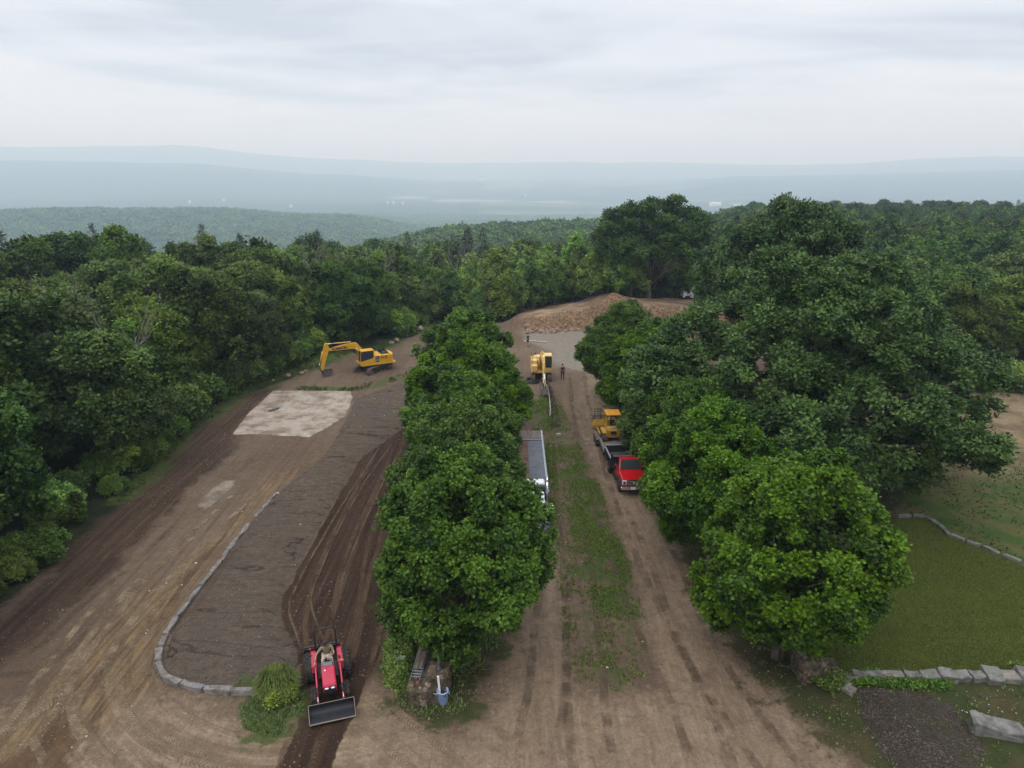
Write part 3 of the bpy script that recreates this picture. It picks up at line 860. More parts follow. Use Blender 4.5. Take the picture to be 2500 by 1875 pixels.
def crown_mesh(name, seed, m, lumps, tufts, per, leaf, shape='kite', inner=None, droop=0.25, spread=1.0, wratio=.42, tipboost=0.75, core=None, mid=0):
    """lumps (k,4): centre and radius; tufts cover the outside of the lumps"""
    rng = np.random.default_rng(seed)
    lumps = np.asarray(lumps, float)
    c0 = lumps[:, :3].mean(0)
    w = lumps[:, 3] ** 2; w /= w.sum()
    idx = rng.choice(len(lumps), int(tufts * 1.9), p=w)
    d = unit(rng.normal(0, 1, (len(idx), 3)))
    out = unit(lumps[idx, :3] - c0 + rng.normal(0, .2, (len(idx), 3)))
    d = unit(d + out * (0.6 if core is not None else .35) + np.array([0, 0, 0.32]))
    rad = lumps[idx, 3] * (1 - 0.28 * rng.random(len(idx)) ** 1.6)
    p = lumps[idx, :3] + d * rad[:, None]
    # drop tufts buried in other lumps
    keep = np.ones(len(p), bool)
    for c in lumps:
        keep &= np.linalg.norm(p - c[:3], axis=1) > c[3] * 0.70
    p = p[keep][:tufts]; d = d[keep][:tufts]
    T = len(p)
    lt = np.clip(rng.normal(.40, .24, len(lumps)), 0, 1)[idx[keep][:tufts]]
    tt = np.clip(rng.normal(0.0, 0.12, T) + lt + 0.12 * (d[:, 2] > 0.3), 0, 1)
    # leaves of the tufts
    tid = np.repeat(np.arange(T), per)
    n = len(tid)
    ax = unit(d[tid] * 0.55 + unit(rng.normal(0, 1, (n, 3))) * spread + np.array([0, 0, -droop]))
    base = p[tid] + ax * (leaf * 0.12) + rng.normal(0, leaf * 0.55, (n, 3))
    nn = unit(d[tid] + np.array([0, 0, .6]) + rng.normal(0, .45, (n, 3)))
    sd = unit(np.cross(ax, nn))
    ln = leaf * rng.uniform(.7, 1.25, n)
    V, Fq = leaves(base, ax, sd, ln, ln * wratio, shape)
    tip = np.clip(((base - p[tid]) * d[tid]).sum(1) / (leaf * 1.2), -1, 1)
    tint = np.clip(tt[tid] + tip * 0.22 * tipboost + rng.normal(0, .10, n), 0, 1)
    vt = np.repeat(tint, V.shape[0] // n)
    if core is not None:
        cw_ = core[:, 3] ** 2; cw_ /= cw_.sum()
        src = np.concatenate([core, lumps]); pw = np.concatenate([cw_ * .4, w * .6])
        i2 = rng.choice(len(src), mid, p=pw / pw.sum()); dd = unit(rng.normal(0, 1, (mid, 3)))
        q = src[i2, :3] + dd * (src[i2, 3] * rng.uniform(.1, .9, mid))[:, None]
        a2 = unit(rng.normal(0, 1, (mid, 3)) + np.array([0, 0, -.3])); s2 = unit(np.cross(a2, rng.normal(0, .5, (mid, 3)) + np.array([0, 0, 1.])))
        V2, F2 = leaves(q, a2, s2, np.full(mid, leaf * 1.5), np.full(mid, leaf * .6))
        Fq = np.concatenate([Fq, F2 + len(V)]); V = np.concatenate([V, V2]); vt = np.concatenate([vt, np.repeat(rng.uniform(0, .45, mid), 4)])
    if inner:
        k, s = inner
        i2 = rng.choice(len(lumps), k, p=w)
        q = lumps[i2, :3] + unit(rng.normal(0, 1, (k, 3))) * (lumps[i2, 3] * rng.uniform(.1, .72, k))[:, None]
        a2 = unit(rng.normal(0, 1, (k, 3))); s2 = unit(np.cross(a2, rng.normal(0, 1, (k, 3))))
        V2, F2 = leaves(q, a2, s2, np.full(k, s), np.full(k, s * .45))
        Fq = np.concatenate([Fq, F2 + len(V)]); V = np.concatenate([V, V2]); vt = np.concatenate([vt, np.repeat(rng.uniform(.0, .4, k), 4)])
    me = np_mesh(name, V, Fq, m)
    fattr(me, 'tint', vt)
    return me
def lump_ellipsoid(seed, n, rx, ry, rz, zc, r0, r1, low=-0.75, core=True, squash=0.0, jit=0.12):
    rng = np.random.default_rng(seed)
    d = fib(n, rng)
    d = d[d[:, 2] > low]
    k = len(d)
    s = 1 + rng.normal(0, jit, k)
    taper = 1 - squash * np.clip(d[:, 2], 0, 1)
    c = np.stack([d[:, 0] * rx * s * taper, d[:, 1] * ry * s * taper, zc + d[:, 2] * rz * s], 1)
    r = rng.uniform(r0, r1, k)
    L = np.concatenate([c * 1.0, r[:, None]], 1)
    L[:, :2] *= 1 - (r / max(rx, 1e-3))[:, None] * 0.55
    L[:, 2] = zc + (L[:, 2] - zc) * (1 - r / rz * .5)
    if core:
        kk = max(2, n // 8)
        cc = np.stack([rng.uniform(-.45, .45, kk) * rx, rng.uniform(-.45, .45, kk) * ry, zc + rng.uniform(-.35, .4, kk) * rz, rng.uniform(r1, r1 * 1.35, kk)], 1)
        L = np.concatenate([L, cc])
    return L
def trunk_mb(seed, h, r, lumps, limbs=12, start=0.25, n=8, bend=0.3):
    """tapered trunk with limbs going out to the foliage masses"""
    rng = random.Random(seed)
    mb = MB()
    top = h
    pts = []; rs = []
    for i in range(7):
        f = i / 6
        pts.append((rng.uniform(-bend, bend) * f, rng.uniform(-bend, bend) * f, -0.25 + (top + 0.25) * f)); rs.append(r * (1.25 if i == 0 else 1) * (1 - 0.82 * f))
    mb.tube(pts, rs, n)
    L = [l for l in lumps]
    rng.shuffle(L)
    for l in L[:limbs]:
        e = Vector((l[0], l[1], l[2]))
        f = min(0.85, max(start, (e.z / max(top, .1)) * rng.uniform(.35, .65)))
        i = f * 6; a = int(i); fr = i - a
        s = Vector(pts[a]).lerp(Vector(pts[min(a + 1, 6)]), fr)
        m1 = s.lerp(e, 0.35) + Vector((rng.uniform(-.3, .3), rng.uniform(-.3, .3), rng.uniform(-.3, .2)))
        m2 = s.lerp(e, 0.7) + Vector((rng.uniform(-.3, .3), rng.uniform(-.3, .3), rng.uniform(-.1, .4)))
        r0 = r * (1 - .82 * f) * 0.6
        mb.tube([s, m1, m2, e], [r0, r0 * .7, r0 * .45, r0 * .15], 6)
    return mb
def mesh_of(mb, name, m, smooth=True):
    me = bpy.data.meshes.new(name)
    me.from_pydata([tuple(p) for p in mb.v], [], mb.f)
    if smooth: me.polygons.foreach_set('use_smooth', [True] * len(me.polygons))
    me.materials.append(m); me.update()
    return me
class Tree:
    def __init__(s, name, trunk, crown): s.name = name; s.t = trunk; s.c = crown
    def put(s, x, y, z=None, sc=1.0, rz=0.0, label=None, cat='tree', group=None, sz=None, name=None):
        z = H(x, y) if z is None else z
        r = empty(name or s.name, (x, y, z), rz, label, cat, group)
        r.scale = (sc, sc, sz or sc)
        if s.t: link('trunk', s.t, r)
        if s.c: link('crown', s.c, r)
        return r

# ---- the avenue maples
MAPLE = []
def tufty(seed, n, rx, rz_, zc, r0, r1, low, squash):
    """two levels: a dozen or so big masses, each carrying many small ones"""
    rng = np.random.default_rng(seed)
    big = lump_ellipsoid(seed, 26, rx * .80, rx * .80, rz_ * .84, zc, 1.0, 1.55, low=low, core=False, squash=squash, jit=.10)
    d = unit(rng.normal(0, 1, (n * 2, 3)))
    k = rng.integers(0, len(big), n * 2)
    p = big[k, :3] + d * (big[k, 3] * rng.uniform(.75, 1.12, n * 2))[:, None]
    q = (p - np.array([0, 0, zc])) / np.array([rx, rx, rz_])
    m = np.linalg.norm(q, axis=1)
    keep = (m > .66)
    p = p[keep][:n]
    sm = np.concatenate([p, rng.uniform(r0, r1, len(p))[:, None]], 1)
    core = lump_ellipsoid(seed + 7, 14, rx * .5, rx * .5, rz_ * .55, zc, 1.1, 1.5, low=-1, core=True)
    return big, sm, core
for k in range(3):
    big, sm, core = tufty(100 + k, 285, 4.0, 4.5, 5.75, .36, .60, -.84, .32)
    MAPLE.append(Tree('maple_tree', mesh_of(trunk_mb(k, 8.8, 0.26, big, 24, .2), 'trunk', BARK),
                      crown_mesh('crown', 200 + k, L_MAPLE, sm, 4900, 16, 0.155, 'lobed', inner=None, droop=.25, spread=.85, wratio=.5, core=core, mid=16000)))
MAPLE.append(MAPLE[0])
LM = [(-2.35, 28.1, 1.0, 0, 'nearest maple of the left row, standing beside the stone pillar with the pole', 0.4, 1.02),
      (-2.95, 35.0, 0.98, 1, 'second maple of the left row, beside the hood of the dark truck', 2.1, 0.95),
      (-3.2, 42.5, 1.02, 2, 'third maple of the left row, overhanging the flatbed trailer', 4.0, 0.93),
      (-3.5, 50.3, 1.12, 3, 'fourth maple of the left row, behind the end of the flatbed trailer', 1.2, 0.97),
      (-3.6, 58.8, 1.16, 0, 'farthest maple of the left row, left of the digging excavator', 3.3, 0.99)]
for x, y, s_, k, lb, rz, sz in LM:
    MAPLE[k].put(x, y, sc=s_, rz=rz, label=lb, group='maples in a row left of the middle lane', sz=sz)
RM = [(12.45, 28.1, 1.09, 2, 'nearest maple of the right row, its trunk beside the stone pillar at the lawn', 1.0, 1.0),
      (11.2, 35.6, 0.98, 3, 'second maple of the right row, just beyond the nearest one', 3.0, 0.96),
      (11.4, 42.6, 0.93, 1, 'third maple of the right row, overhanging the hood of the red truck', 0.2, 0.92),
      (11.6, 50.0, 1.02, 0, 'fourth maple of the right row, beside the equipment trailer', 5.1, 0.9),
      (11.3, 58.0, 1.1, 2, 'fifth maple of the right row, beyond the small bulldozer', 2.4, 0.9),
      (11.1, 66.0, 1.12, 3, 'sixth maple of the right row, jutting over the far gravel', 4.4, 0.93)]
for x, y, s_, k, lb, rz, sz in RM:
    MAPLE[k].put(x, y, sc=s_, rz=rz, label=lb, group='maples in a row right of the middle lane', sz=sz)

# ---- the great oaks
def oak(seed, rx, ry, rz_, zc, nbig, nsm, tufts, per, leaf, th, tr, low=-0.55, r0=.55, r1=1.0, limbs=60, mid=30000, gap=.60, br=(1.7, 2.9), sq=.25):
    rng = np.random.default_rng(seed)
    big = lump_ellipsoid(seed, nbig, rx, ry, rz_, zc, br[0], br[1], low=low, core=False, squash=sq, jit=.12)
    d = unit(rng.normal(0, 1, (nsm * 2, 3)) * np.array([1, 1, .75]) + np.array([0, 0, .62]))
    k = rng.integers(0, len(big), nsm * 2)
    p = big[k, :3] + d * (big[k, 3] * rng.uniform(.82, 1.05, nsm * 2))[:, None] * np.array([1, 1, .62])
    m = np.linalg.norm((p - np.array([0, 0, zc])) / np.array([rx, ry, rz_]), axis=1)
    p = p[m > gap][:nsm]
    sm = np.concatenate([p, rng.uniform(r0, r1, len(p))[:, None]], 1)
    core = lump_ellipsoid(seed + 7, 30, rx * .62, ry * .62, rz_ * .62, zc, 1.5, 2.4, low=-1, core=True)
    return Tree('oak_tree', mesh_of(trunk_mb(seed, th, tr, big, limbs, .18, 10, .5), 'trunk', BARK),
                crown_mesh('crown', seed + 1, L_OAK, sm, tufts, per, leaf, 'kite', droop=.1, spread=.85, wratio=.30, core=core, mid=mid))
OAK1 = oak(301, 12.6, 10.8, 9.2, 8.9, 80, 1100, 13500, 13, 0.27, 14, 0.6, sq=.42, low=-0.94, mid=24000, r0=.4, r1=.75)
OAK2 = oak(305, 10.8, 9.8, 8.2, 10.8, 60, 500, 5200, 13, 0.34, 14, 0.55, low=-0.6, mid=16000)
OAK3 = oak(313, 9.6, 9.2, 7.0, 13.2, 60, 420, 4200, 12, 0.38, 16, 0.55, low=-0.45, limbs=50, mid=5500, br=(1.3, 2.1), gap=.5, sq=.08)
OAK1.put(21.7, 48.3, sc=1.0, sz=.87, rz=0.3, label='huge spreading oak filling the right of the picture behind the nearer maples', name='oak_tree')
OAK2.put(27.6, 70, sc=.86, sz=.96, rz=2.2, label='dark oak whose round top shows just above and behind the huge front oak')
OAK3.put(20.7, 107, z=H(20.7, 107) - 0.6, sc=.86, sz=.74, rz=1.0, label='tall lone tree with bare lower trunk beyond the earth bank, against the valley')

# ---- woodland trees
def wood(seed, rx, rz_, zc, nl, tufts, per, leaf, th, mt=None, low=-0.7, r0=.9, r1=1.5, sq=.2, name='broadleaf_tree', inner=2200, il=.9, limbs=8):
    L = lump_ellipsoid(seed, nl, rx, rx, rz_, zc, r0, r1, low=low, squash=sq, jit=.14)
    return Tree(name, mesh_of(trunk_mb(seed, th, .2, L, limbs, .3, 6), 'trunk', BARK),
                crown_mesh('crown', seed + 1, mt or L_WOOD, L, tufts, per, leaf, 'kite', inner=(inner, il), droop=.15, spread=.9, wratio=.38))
WOOD_NEAR = [wood(401, 4.2, 5.4, 6.6, 70, 2600, 12, .27, 9, r0=.6, r1=1.25), wood(402, 3.7, 5.8, 7.0, 64, 2300, 12, .26, 10, r0=.6, r1=1.2),
             wood(403, 4.8, 4.6, 6.2, 74, 2700, 12, .28, 8, r0=.6, r1=1.3), wood(404, 3.3, 5.0, 6.0, 50, 1900, 12, .26, 9, r0=.5, r1=1.1)]
WOOD_MID = [wood(411, 4.4, 4.6, 5.6, 44, 900, 9, .48, 8, inner=500, il=1.4, limbs=4), wood(412, 3.8, 5.2, 6.0, 40, 820, 9, .46, 8, inner=500, il=1.4, limbs=4),
            wood(413, 5.0, 4.4, 5.4, 46, 940, 9, .50, 8, inner=500, il=1.4, limbs=4)]
YOUNG = [wood(421, 1.9, 4.2, 4.4, 20, 420, 11, .34, 7, L_YOUNG, r0=.5, r1=.9, sq=.5, name='young_birch', inner=400, il=.6, limbs=5),
         wood(422, 2.3, 3.8, 4.0, 22, 460, 11, .34, 6, L_YOUNG, r0=.6, r1=1.0, sq=.45, name='young_birch', inner=400, il=.6, limbs=5)]
BUSH = [wood(431, 2.2, 1.5, 1.1, 20, 620, 12, .24, 1.0, L_WEED, low=-.3, r0=.5, r1=.9, name='bush', inner=500, il=.45, limbs=5),
        wood(432, 1.7, 1.7, 1.2, 16, 520, 12, .22, 1.0, L_WOOD, low=-.3, r0=.4, r1=.8, name='bush', inner=400, il=.4, limbs=5)]
def pine(seed, h=12, r=3.0, tiers=22, leaf=.42, per=20):
    rng = np.random.default_rng(seed); P = []; A = []
    for i in range(tiers):
        f = i / (tiers - 1); z = h * (.22 + .76 * f); rr_ = r * (1 - f) ** .75 * (.55 + .45 * min(1, f * 4)) * rng.uniform(.6, 1.2) + .3
        nb = max(4, int(9 * (1 - f) + 4))
        for b in range(nb):
            a = 2 * PI * (b + rng.random()) / nb; L_ = rr_ * rng.uniform(.7, 1.15)
            for k in range(per):
                s = rng.uniform(.15, 1)
                P.append((math.cos(a) * L_ * s + rng.normal(0, .16), math.sin(a) * L_ * s + rng.normal(0, .16), z + (.25 - .35 * s) * L_ * .5 + rng.normal(0, .22)))
                A.append((math.cos(a) + rng.normal(0, .6), math.sin(a) + rng.normal(0, .6), .35 + rng.normal(0, .3)))
    P = np.array(P); A = unit(np.array(A)); n = len(P)
    sd = unit(np.cross(A, np.array([0, 0, 1.]) + rng.normal(0, .3, (n, 3))))
    V, Fq = leaves(P, A, sd, np.full(n, leaf), np.full(n, leaf * .22))
    me = np_mesh('crown', V, Fq, L_PINE); fattr(me, 'tint', np.repeat(rng.uniform(0, 1, n), 4))
    mb = MB().tube([(0, 0, -.3), (0, .05, h * .5), (.05, 0, h)], [.2, .13, .03], 6)
    return Tree('pine_tree', mesh_of(mb, 'trunk', BARK), me)
PINE = [pine(501), pine(502, 13, 2.6, 12)]
def dead(seed, h=9, r=.12, stems=3):
    rng = random.Random(seed); mb = MB()
    def grow(p, d, L_, r_, lev):
        n = 4; pts = [p]; rs = [r_]
        for i in range(n):
            d = (d + Vector((rng.gauss(0, .12), rng.gauss(0, .12), .06))).normalized()
            p = p + d * (L_ / n); pts.append(p); rs.append(r_ * (1 - .75 * (i + 1) / n))
            if lev < 3 and i >= (1 if lev else 2) - 1:
                for _ in range(2 if lev < 2 else 1):
                    dd = (d + Vector((rng.gauss(0, .6), rng.gauss(0, .6), rng.uniform(0, .4)))).normalized()
                    grow(p, dd, L_ * rng.uniform(.35, .55), rs[-1] * .75, lev + 1)
        mb.tube(pts, rs, 5)
    for s in range(stems):
        grow(Vector((rng.gauss(0, .15), rng.gauss(0, .15), -.2)), Vector((rng.gauss(0, .2), rng.gauss(0, .2), 1)).normalized(), h * rng.uniform(.75, 1), r, 0)
    return mesh_of(mb, 'trunk', BARK_DEAD)
DEAD = [Tree('dead_tree', dead(601, 9, .085, 2), None), Tree('dead_tree', dead(602, 8, .08, 4), None), Tree('dead_tree', dead(603, 9, .10, 2), None)]

clr = POLY['clearing']
def jitter_points(x0, x1, y0, y1, step, seed, jit=.42):
    rng = np.random.default_rng(seed)
    a, b = np.meshgrid(np.arange(x0, x1, step), np.arange(y0, y1, step))
    a = a.ravel() + rng.uniform(-jit, jit, a.size) * step; b = b.ravel() + rng.uniform(-jit, jit, b.size) * step
    return a, b
def frustum(x, y, pad=0.0):
    return (y > 5) & (np.abs(x) < (y * CT + 8) * 0.7213 * 1.03 + pad)
# individuals up to ~175 m
ax_, ay_ = jitter_points(-190, 190, 14, 230, 5.7, 11)
r_ = np.hypot(ax_, ay_)
inside = sdf(clr, ax_, ay_, 12.0)
ok = frustum(ax_, ay_, 7) & (inside < -2.6) & (r_ < 225)
# young growth zone right behind the bank
young_zone = (ax_ > -12) & (ax_ < 16) & (ay_ < 132) & (ay_ > 100)
ok &= ~young_zone
ok &= ~((np.abs(ax_ - 20.7) < 6) & (np.abs(ay_ - 107) < 5))
ax_, ay_, r_, inside = ax_[ok], ay_[ok], r_[ok], inside[ok]
order = np.argsort(r_)
rngw = random.Random(5)
indiv = order[:292]; rest_near = order[292:]
hz_ = terrain(ax_, ay_)
GRP = {'L': 'broadleaf trees of the dark wood left of the driveways', 'B': 'broadleaf trees of the wood beyond the clearing',
       'R': 'broadleaf trees of the wood on the right beyond the dry field'}
LBL = {'L': ['broad dark green tree in the dense wood left of the driveways', 'tall rounded tree in the dense wood left of the driveways'],
       'B': ['rounded green tree in the wood beyond the excavator and the earth bank'],
       'R': ['hazy green tree in the wood beyond the dry field at right']}
for j in indiv:
    x, y = float(ax_[j]), float(ay_[j])
    zone = 'L' if x < -19 and y < 105 else ('R' if x > 24 else 'B')
    T = (WOOD_NEAR if r_[j] < 105 else WOOD_MID)
    k = rngw.randrange(len(T))
    s_ = rngw.choice([rngw.uniform(.7, 1.1), rngw.uniform(.85, 1.2), rngw.uniform(1.1, 1.4)]) * (0.84 if inside[j] > -6 else 1.0) * (0.8 if zone == 'R' else 1.0)
    if zone == 'B': s_ *= .80
    if zone == 'L': s_ *= .95
    # crowns keep under the height the valley view allows at that spot
    vt = (rngw.uniform(492, 520) if r_[j] > 95 else rngw.uniform(590, 660) if r_[j] < 62 else rngw.uniform(520, 600)) if zone == 'L' else (rngw.uniform(508, 560) if zone == 'B' else (rngw.uniform(488, 520) if x < y * .47 else rngw.uniform(440, 470)) if r_[j] > 130 else rngw.uniform(520, 600))
    vx = float(CAM_H - math.tan(PITCH - math.atan((829.5 - vt) / F)) * y)
    s_ = max(.45, min(s_, (vx - float(hz_[j])) / 12.0))
    T[k].put(x, y, float(hz_[j]), s_, rngw.uniform(0, 6.28), LBL[zone][k % len(LBL[zone])], 'tree', GRP[zone], s_ * rngw.uniform(.88, 1.0))
# pines standing above the wood
for i, (u, v, y, h, lb) in enumerate([
        (12, 485, 105, 15, 'dark pine at the left edge of the picture, its top above the wood'), (198, 492, 190, 15, 'small spired pine on the wood\'s skyline at left'),
        (685, 492, 150, 15, 'tall pale pine rising alone above the wood, centre left'), (437, 492, 185, 14, 'dark pine just above the wood\'s skyline, left of centre'),
        (518, 500, 170, 14, 'spreading pine on the skyline beside bare grey trees'), (880, 508, 140, 14, 'slim pine rising above the wood behind the left maple row'),
        (1010, 486, 135, 16, 'tallest pine of the centre wood, left of the lone tall tree'), (1045, 500, 132, 14, 'pine right beside the tallest centre pine'),
        (1190, 520, 128, 13, 'pine among broadleaf trees left of the lone tall tree'), (1250, 530, 118, 12, 'lower pine at the left foot of the lone tall tree'),
        (1590, 460, 175, 15, 'pine showing between the lone tall tree and the great oaks')]):
    x = (u - 1106) / F * (y * CT + 16 * ST)
    zt = CAM_H - math.tan(PITCH - math.atan((829.5 - v) / F)) * y
    z0 = H(x, y); s_ = max(.7, (zt - z0) / 12.6)
    PINE[i % 2].put(x, y, z0, min(1.5, s_), i * 1.3, lb, 'tree', 'pines rising above the woods', s_)
# right-hand skyline pines
rp = random.Random(8)
for i in range(34):
    az = 1640 + i * 18 + rp.uniform(-9, 9); y = rp.uniform(215, 300)
    x = (az - 1106) / F * (y * CT + 4)
    PINE[i % 2].put(x, y, H(x, y) - .5, rp.uniform(.9, 1.15), rp.uniform(0, 6), 'spiky pine on the skyline of the hill at right', 'tree', 'pines along the right skyline', rp.uniform(.8, 1.12))
# young birches behind the bank
yb = random.Random(17); ny_ = 0
for i in range(95):
    x = yb.uniform(-13, 18); y = yb.uniform(103, 130)
    if x < -2 and y < 106: continue
    YOUNG[i % 2].put(x, y, None, yb.uniform(.75, 1.15) * (1.12 if y > 115 else .85), yb.uniform(0, 6), 'slender light green young birch in the thicket behind the earth bank', 'tree', 'young birches behind the bank')
# dead trees
for i, (u, v, y, h, lb) in enumerate([
        (193, 800, 56, 10, 'leafless grey tree with forked limbs standing in the left wood'),
        (665, 640, 95, 10.5, 'tall leafless tree with many upright stems, left of the centre wood'),
        (748, 650, 98, 8, 'leafless many-stemmed tree behind the yellow excavator'), (770, 655, 99, 8, 'leafless thin-stemmed tree just right of another bare one'),
        (805, 670, 101, 8, 'slim leafless tree nearest the left maple row'), (1000, 570, 128, 9, 'small white leafless tree in the wood behind the left maple row'),
        (430, 505, 175, 11, 'bare grey treetop on the skyline left of centre'), (560, 505, 165, 11, 'bare brownish treetop on the skyline beside the pale pine'),
        (15, 620, 75, 8, 'bare grey tree at the left edge of the picture')]):
    x = (u - 1106) / F * (y * CT + 12 * ST); z0 = H(x, y)
    DEAD[i % 3].put(x, y, z0 + (3 if y > 100 else 1.0), h / 9, i * 2.1, lb, 'tree', 'dead trees in the woods')

# bushes along the foot of the wood and by the excavator
bp = random.Random(23)
edge = [(0, 1345), (60, 1300), (110, 1250), (140, 1185), (200, 1130), (300, 1060), (360, 990), (420, 930), (480, 885), (530, 852), (600, 818), (640, 800),
        (690, 775), (740, 745), (790, 738), (840, 722), (880, 712), (925, 698)]
for i in range(len(edge) - 1):
    for k in range(3):
        f = (k + bp.random()) / 3
        u = edge[i][0] + (edge[i + 1][0] - edge[i][0]) * f; v = edge[i][1] + (edge[i + 1][1] - edge[i][1]) * f
        x, y = G(u, v); x -= bp.uniform(1.2, 3.4); y += bp.uniform(0.5, 2.5)
        BUSH[(i + k + (v > 950)) % 2].put(x, y, None, bp.uniform(.65, 1.3) * (.62 if v > 950 else 1), bp.uniform(0, 6), 'low green bush along the foot of the left wood', 'bush', 'bushes along the foot of the left wood')
BUSH[0].put(*G(850, 722), None, 1.3, 1.0, 'rounded bright green bush at the wood edge right of the excavator', 'bush', name='bush')
BUSH[1].put(*G(780, 716), None, 1.35, 2.0, 'dark leafy bush directly behind the excavator cab', 'bush', name='bush')
for u, v, s_ in [(2110, 845, 1.1), (2150, 842, .9), (2200, 850, 1.0), (2060, 840, 1.0), (2010, 850, 1.0), (2250, 856, 1.0)]:
    x, y = G(u, v); BUSH[0].put(x, y + 1.5, None, s_, u, 'pale green bush at the far edge of the dry field', 'bush', 'bushes at the far edge of the dry field')

# ---- farther woods as one mass: instances on points
def lowpoly_crown(seed, m):
    L = lump_ellipsoid(seed, 18, 4.6, 4.6, 4.2, 5.2, 1.5, 2.2, low=-.35, squash=.15)
    return crown_mesh('crown', seed + 1, m, L, 170, 5, 1.45, 'kite', inner=(60, 2.6), droop=.1, spread=.9, wratio=.5)
px1, py1 = jitter_points(-700, 700, 60, 760, 6.6, 31)
r1_ = np.hypot(px1, py1)
# the row of nearer points not taken as individuals
sel = frustum(px1, py1, 10) & (r1_ < 740) & (r1_ > 222)
nx_ = np.concatenate([ax_[rest_near], px1[sel]]); ny2 = np.concatenate([ay_[rest_near], py1[sel]])
px2, py2 = jitter_points(-2700, 2700, 600, 3400, 17, 32)
r2_ = np.hypot(px2, py2)
# only slopes that can be seen
sel2 = frustum(px2, py2, 30) & (r2_ >= 735) & (r2_ < 3300)
fx, fy = px2[sel2], py2[sel2]
def visible(x, y, top):
    """cheap line-of-sight test against the terrain with canopy"""
    z = terrain(x, y, False) + top
    vis = np.ones(len(x), bool)
    for f in (.12, .2, .3, .4, .5, .6, .7, .8, .88, .94):
        tx, ty = x * f, y * f
        rr2 = np.hypot(tx, ty)
        can = np.where(rr2 > 115, 8.0, 0)
        zl = CAM_H + (z - CAM_H) * f
        vis &= zl > terrain(tx, ty, False) + can - 6
    return vis
v1 = visible(nx_, ny2, 14); nx_, ny2 = nx_[v1], ny2[v1]
v2 = visible(fx, fy, 22); fx, fy = fx[v2], fy[v2]
LOW = [Tree('broadleaf_tree', None, lowpoly_crown(701, L_WOOD)), Tree('broadleaf_tree', None, lowpoly_crown(703, L_WOOD))]
LOWOBJ = []
for i, T in enumerate(LOW):
    o = T.put(-20 + 45 * i, 232 + 3 * i, None, 1.2, 0, 'hazy distant treetop on the falling slope beyond the near woods', 'tree', 'distant treetops beyond the near woods')
    LOWOBJ.append(o.children[0])
MIDOBJ = []
for i in range(2):
    o = WOOD_MID[i].put(-60 + 130 * i, 226, None, 1.0, 0, 'hazy distant tree on the falling slope beyond the near woods', 'tree', 'distant trees beyond the near woods')
    MIDOBJ.append([c for c in o.children if c.name.startswith('crown')][0])
def forest(name, xs, ys, protos, smin, smax, seed, sink=1.5, zsq=1.0):
    rng = np.random.default_rng(seed)
    zs = terrain(xs, ys, False) - sink
    me = bpy.data.meshes.new(name)
    me.from_pydata(np.stack([xs, ys, zs], 1).tolist(), [], [])
    fattr(me, 'sc', rng.uniform(smin, smax, len(xs))); fattr(me, 'rz', rng.uniform(0, 6.28, len(xs)))
    fattr(me, 'pk', rng.integers(0, len(protos), len(xs)).astype(float))
    o = link(name, me)
    g = bpy.data.node_groups.new(name, 'GeometryNodeTree')
    g.interface.new_socket('Geometry', in_out='INPUT', socket_type='NodeSocketGeometry')
    g.interface.new_socket('Geometry', in_out='OUTPUT', socket_type='NodeSocketGeometry')
    N = g.nodes; Lk = g.links
    gi = N.new('NodeGroupInput'); go = N.new('NodeGroupOutput'); jn = N.new('GeometryNodeJoinGeometry')
    def at(nm):
        a = N.new('GeometryNodeInputNamedAttribute'); a.data_type = 'FLOAT'; a.inputs[0].default_value = nm
        return a.outputs[0]
    for k, p in enumerate(protos):
        cp = N.new('ShaderNodeMath'); cp.operation = 'COMPARE'; cp.inputs[1].default_value = k; cp.inputs[2].default_value = .1
        Lk.new(at('pk'), cp.inputs[0])
        oi = N.new('GeometryNodeObjectInfo'); oi.inputs['Object'].default_value = p; oi.transform_space = 'ORIGINAL'
        ip = N.new('GeometryNodeInstanceOnPoints')
        Lk.new(gi.outputs[0], ip.inputs['Points']); Lk.new(cp.outputs[0], ip.inputs['Selection']); Lk.new(oi.outputs['Geometry'], ip.inputs['Instance'])
        cr = N.new('ShaderNodeCombineXYZ'); Lk.new(at('rz'), cr.inputs[2])
        Lk.new(cr.outputs[0], ip.inputs['Rotation'])
        cs_ = N.new('ShaderNodeCombineXYZ'); s0 = at('sc')
        mm = N.new('ShaderNodeMath'); mm.operation = 'MULTIPLY'; mm.inputs[1].default_value = zsq; Lk.new(s0, mm.inputs[0])
        Lk.new(s0, cs_.inputs[0]); Lk.new(s0, cs_.inputs[1]); Lk.new(mm.outputs[0], cs_.inputs[2])
        Lk.new(cs_.outputs[0], ip.inputs['Scale'])
        Lk.new(ip.outputs[0], jn.inputs[0])
    Lk.new(jn.outputs[0], go.inputs[0])
    md = o.modifiers.new('trees', 'NODES'); md.node_group = g
    return tag(o, kind='stuff')
rsplit = np.hypot(nx_, ny2) < 430
fo1 = forest('forest', nx_[rsplit], ny2[rsplit], MIDOBJ, .75, 1.25, 1)
tag(fo1, 'hazy green woodland falling away beyond the near trees', 'woodland')
fo2 = forest('forest', nx_[~rsplit], ny2[~rsplit], LOWOBJ, .8, 1.3, 2)
tag(fo2, 'grey-green wooded ridge beyond the near woods', 'woodland')
fo3 = forest('forest', fx, fy, LOWOBJ, 2.0, 3.0, 3, 4.0, .62)
tag(fo3, 'blue hazy forest covering the low hills in the valley', 'woodland')
print('forest points', rsplit.sum(), (~rsplit).sum(), len(fx))

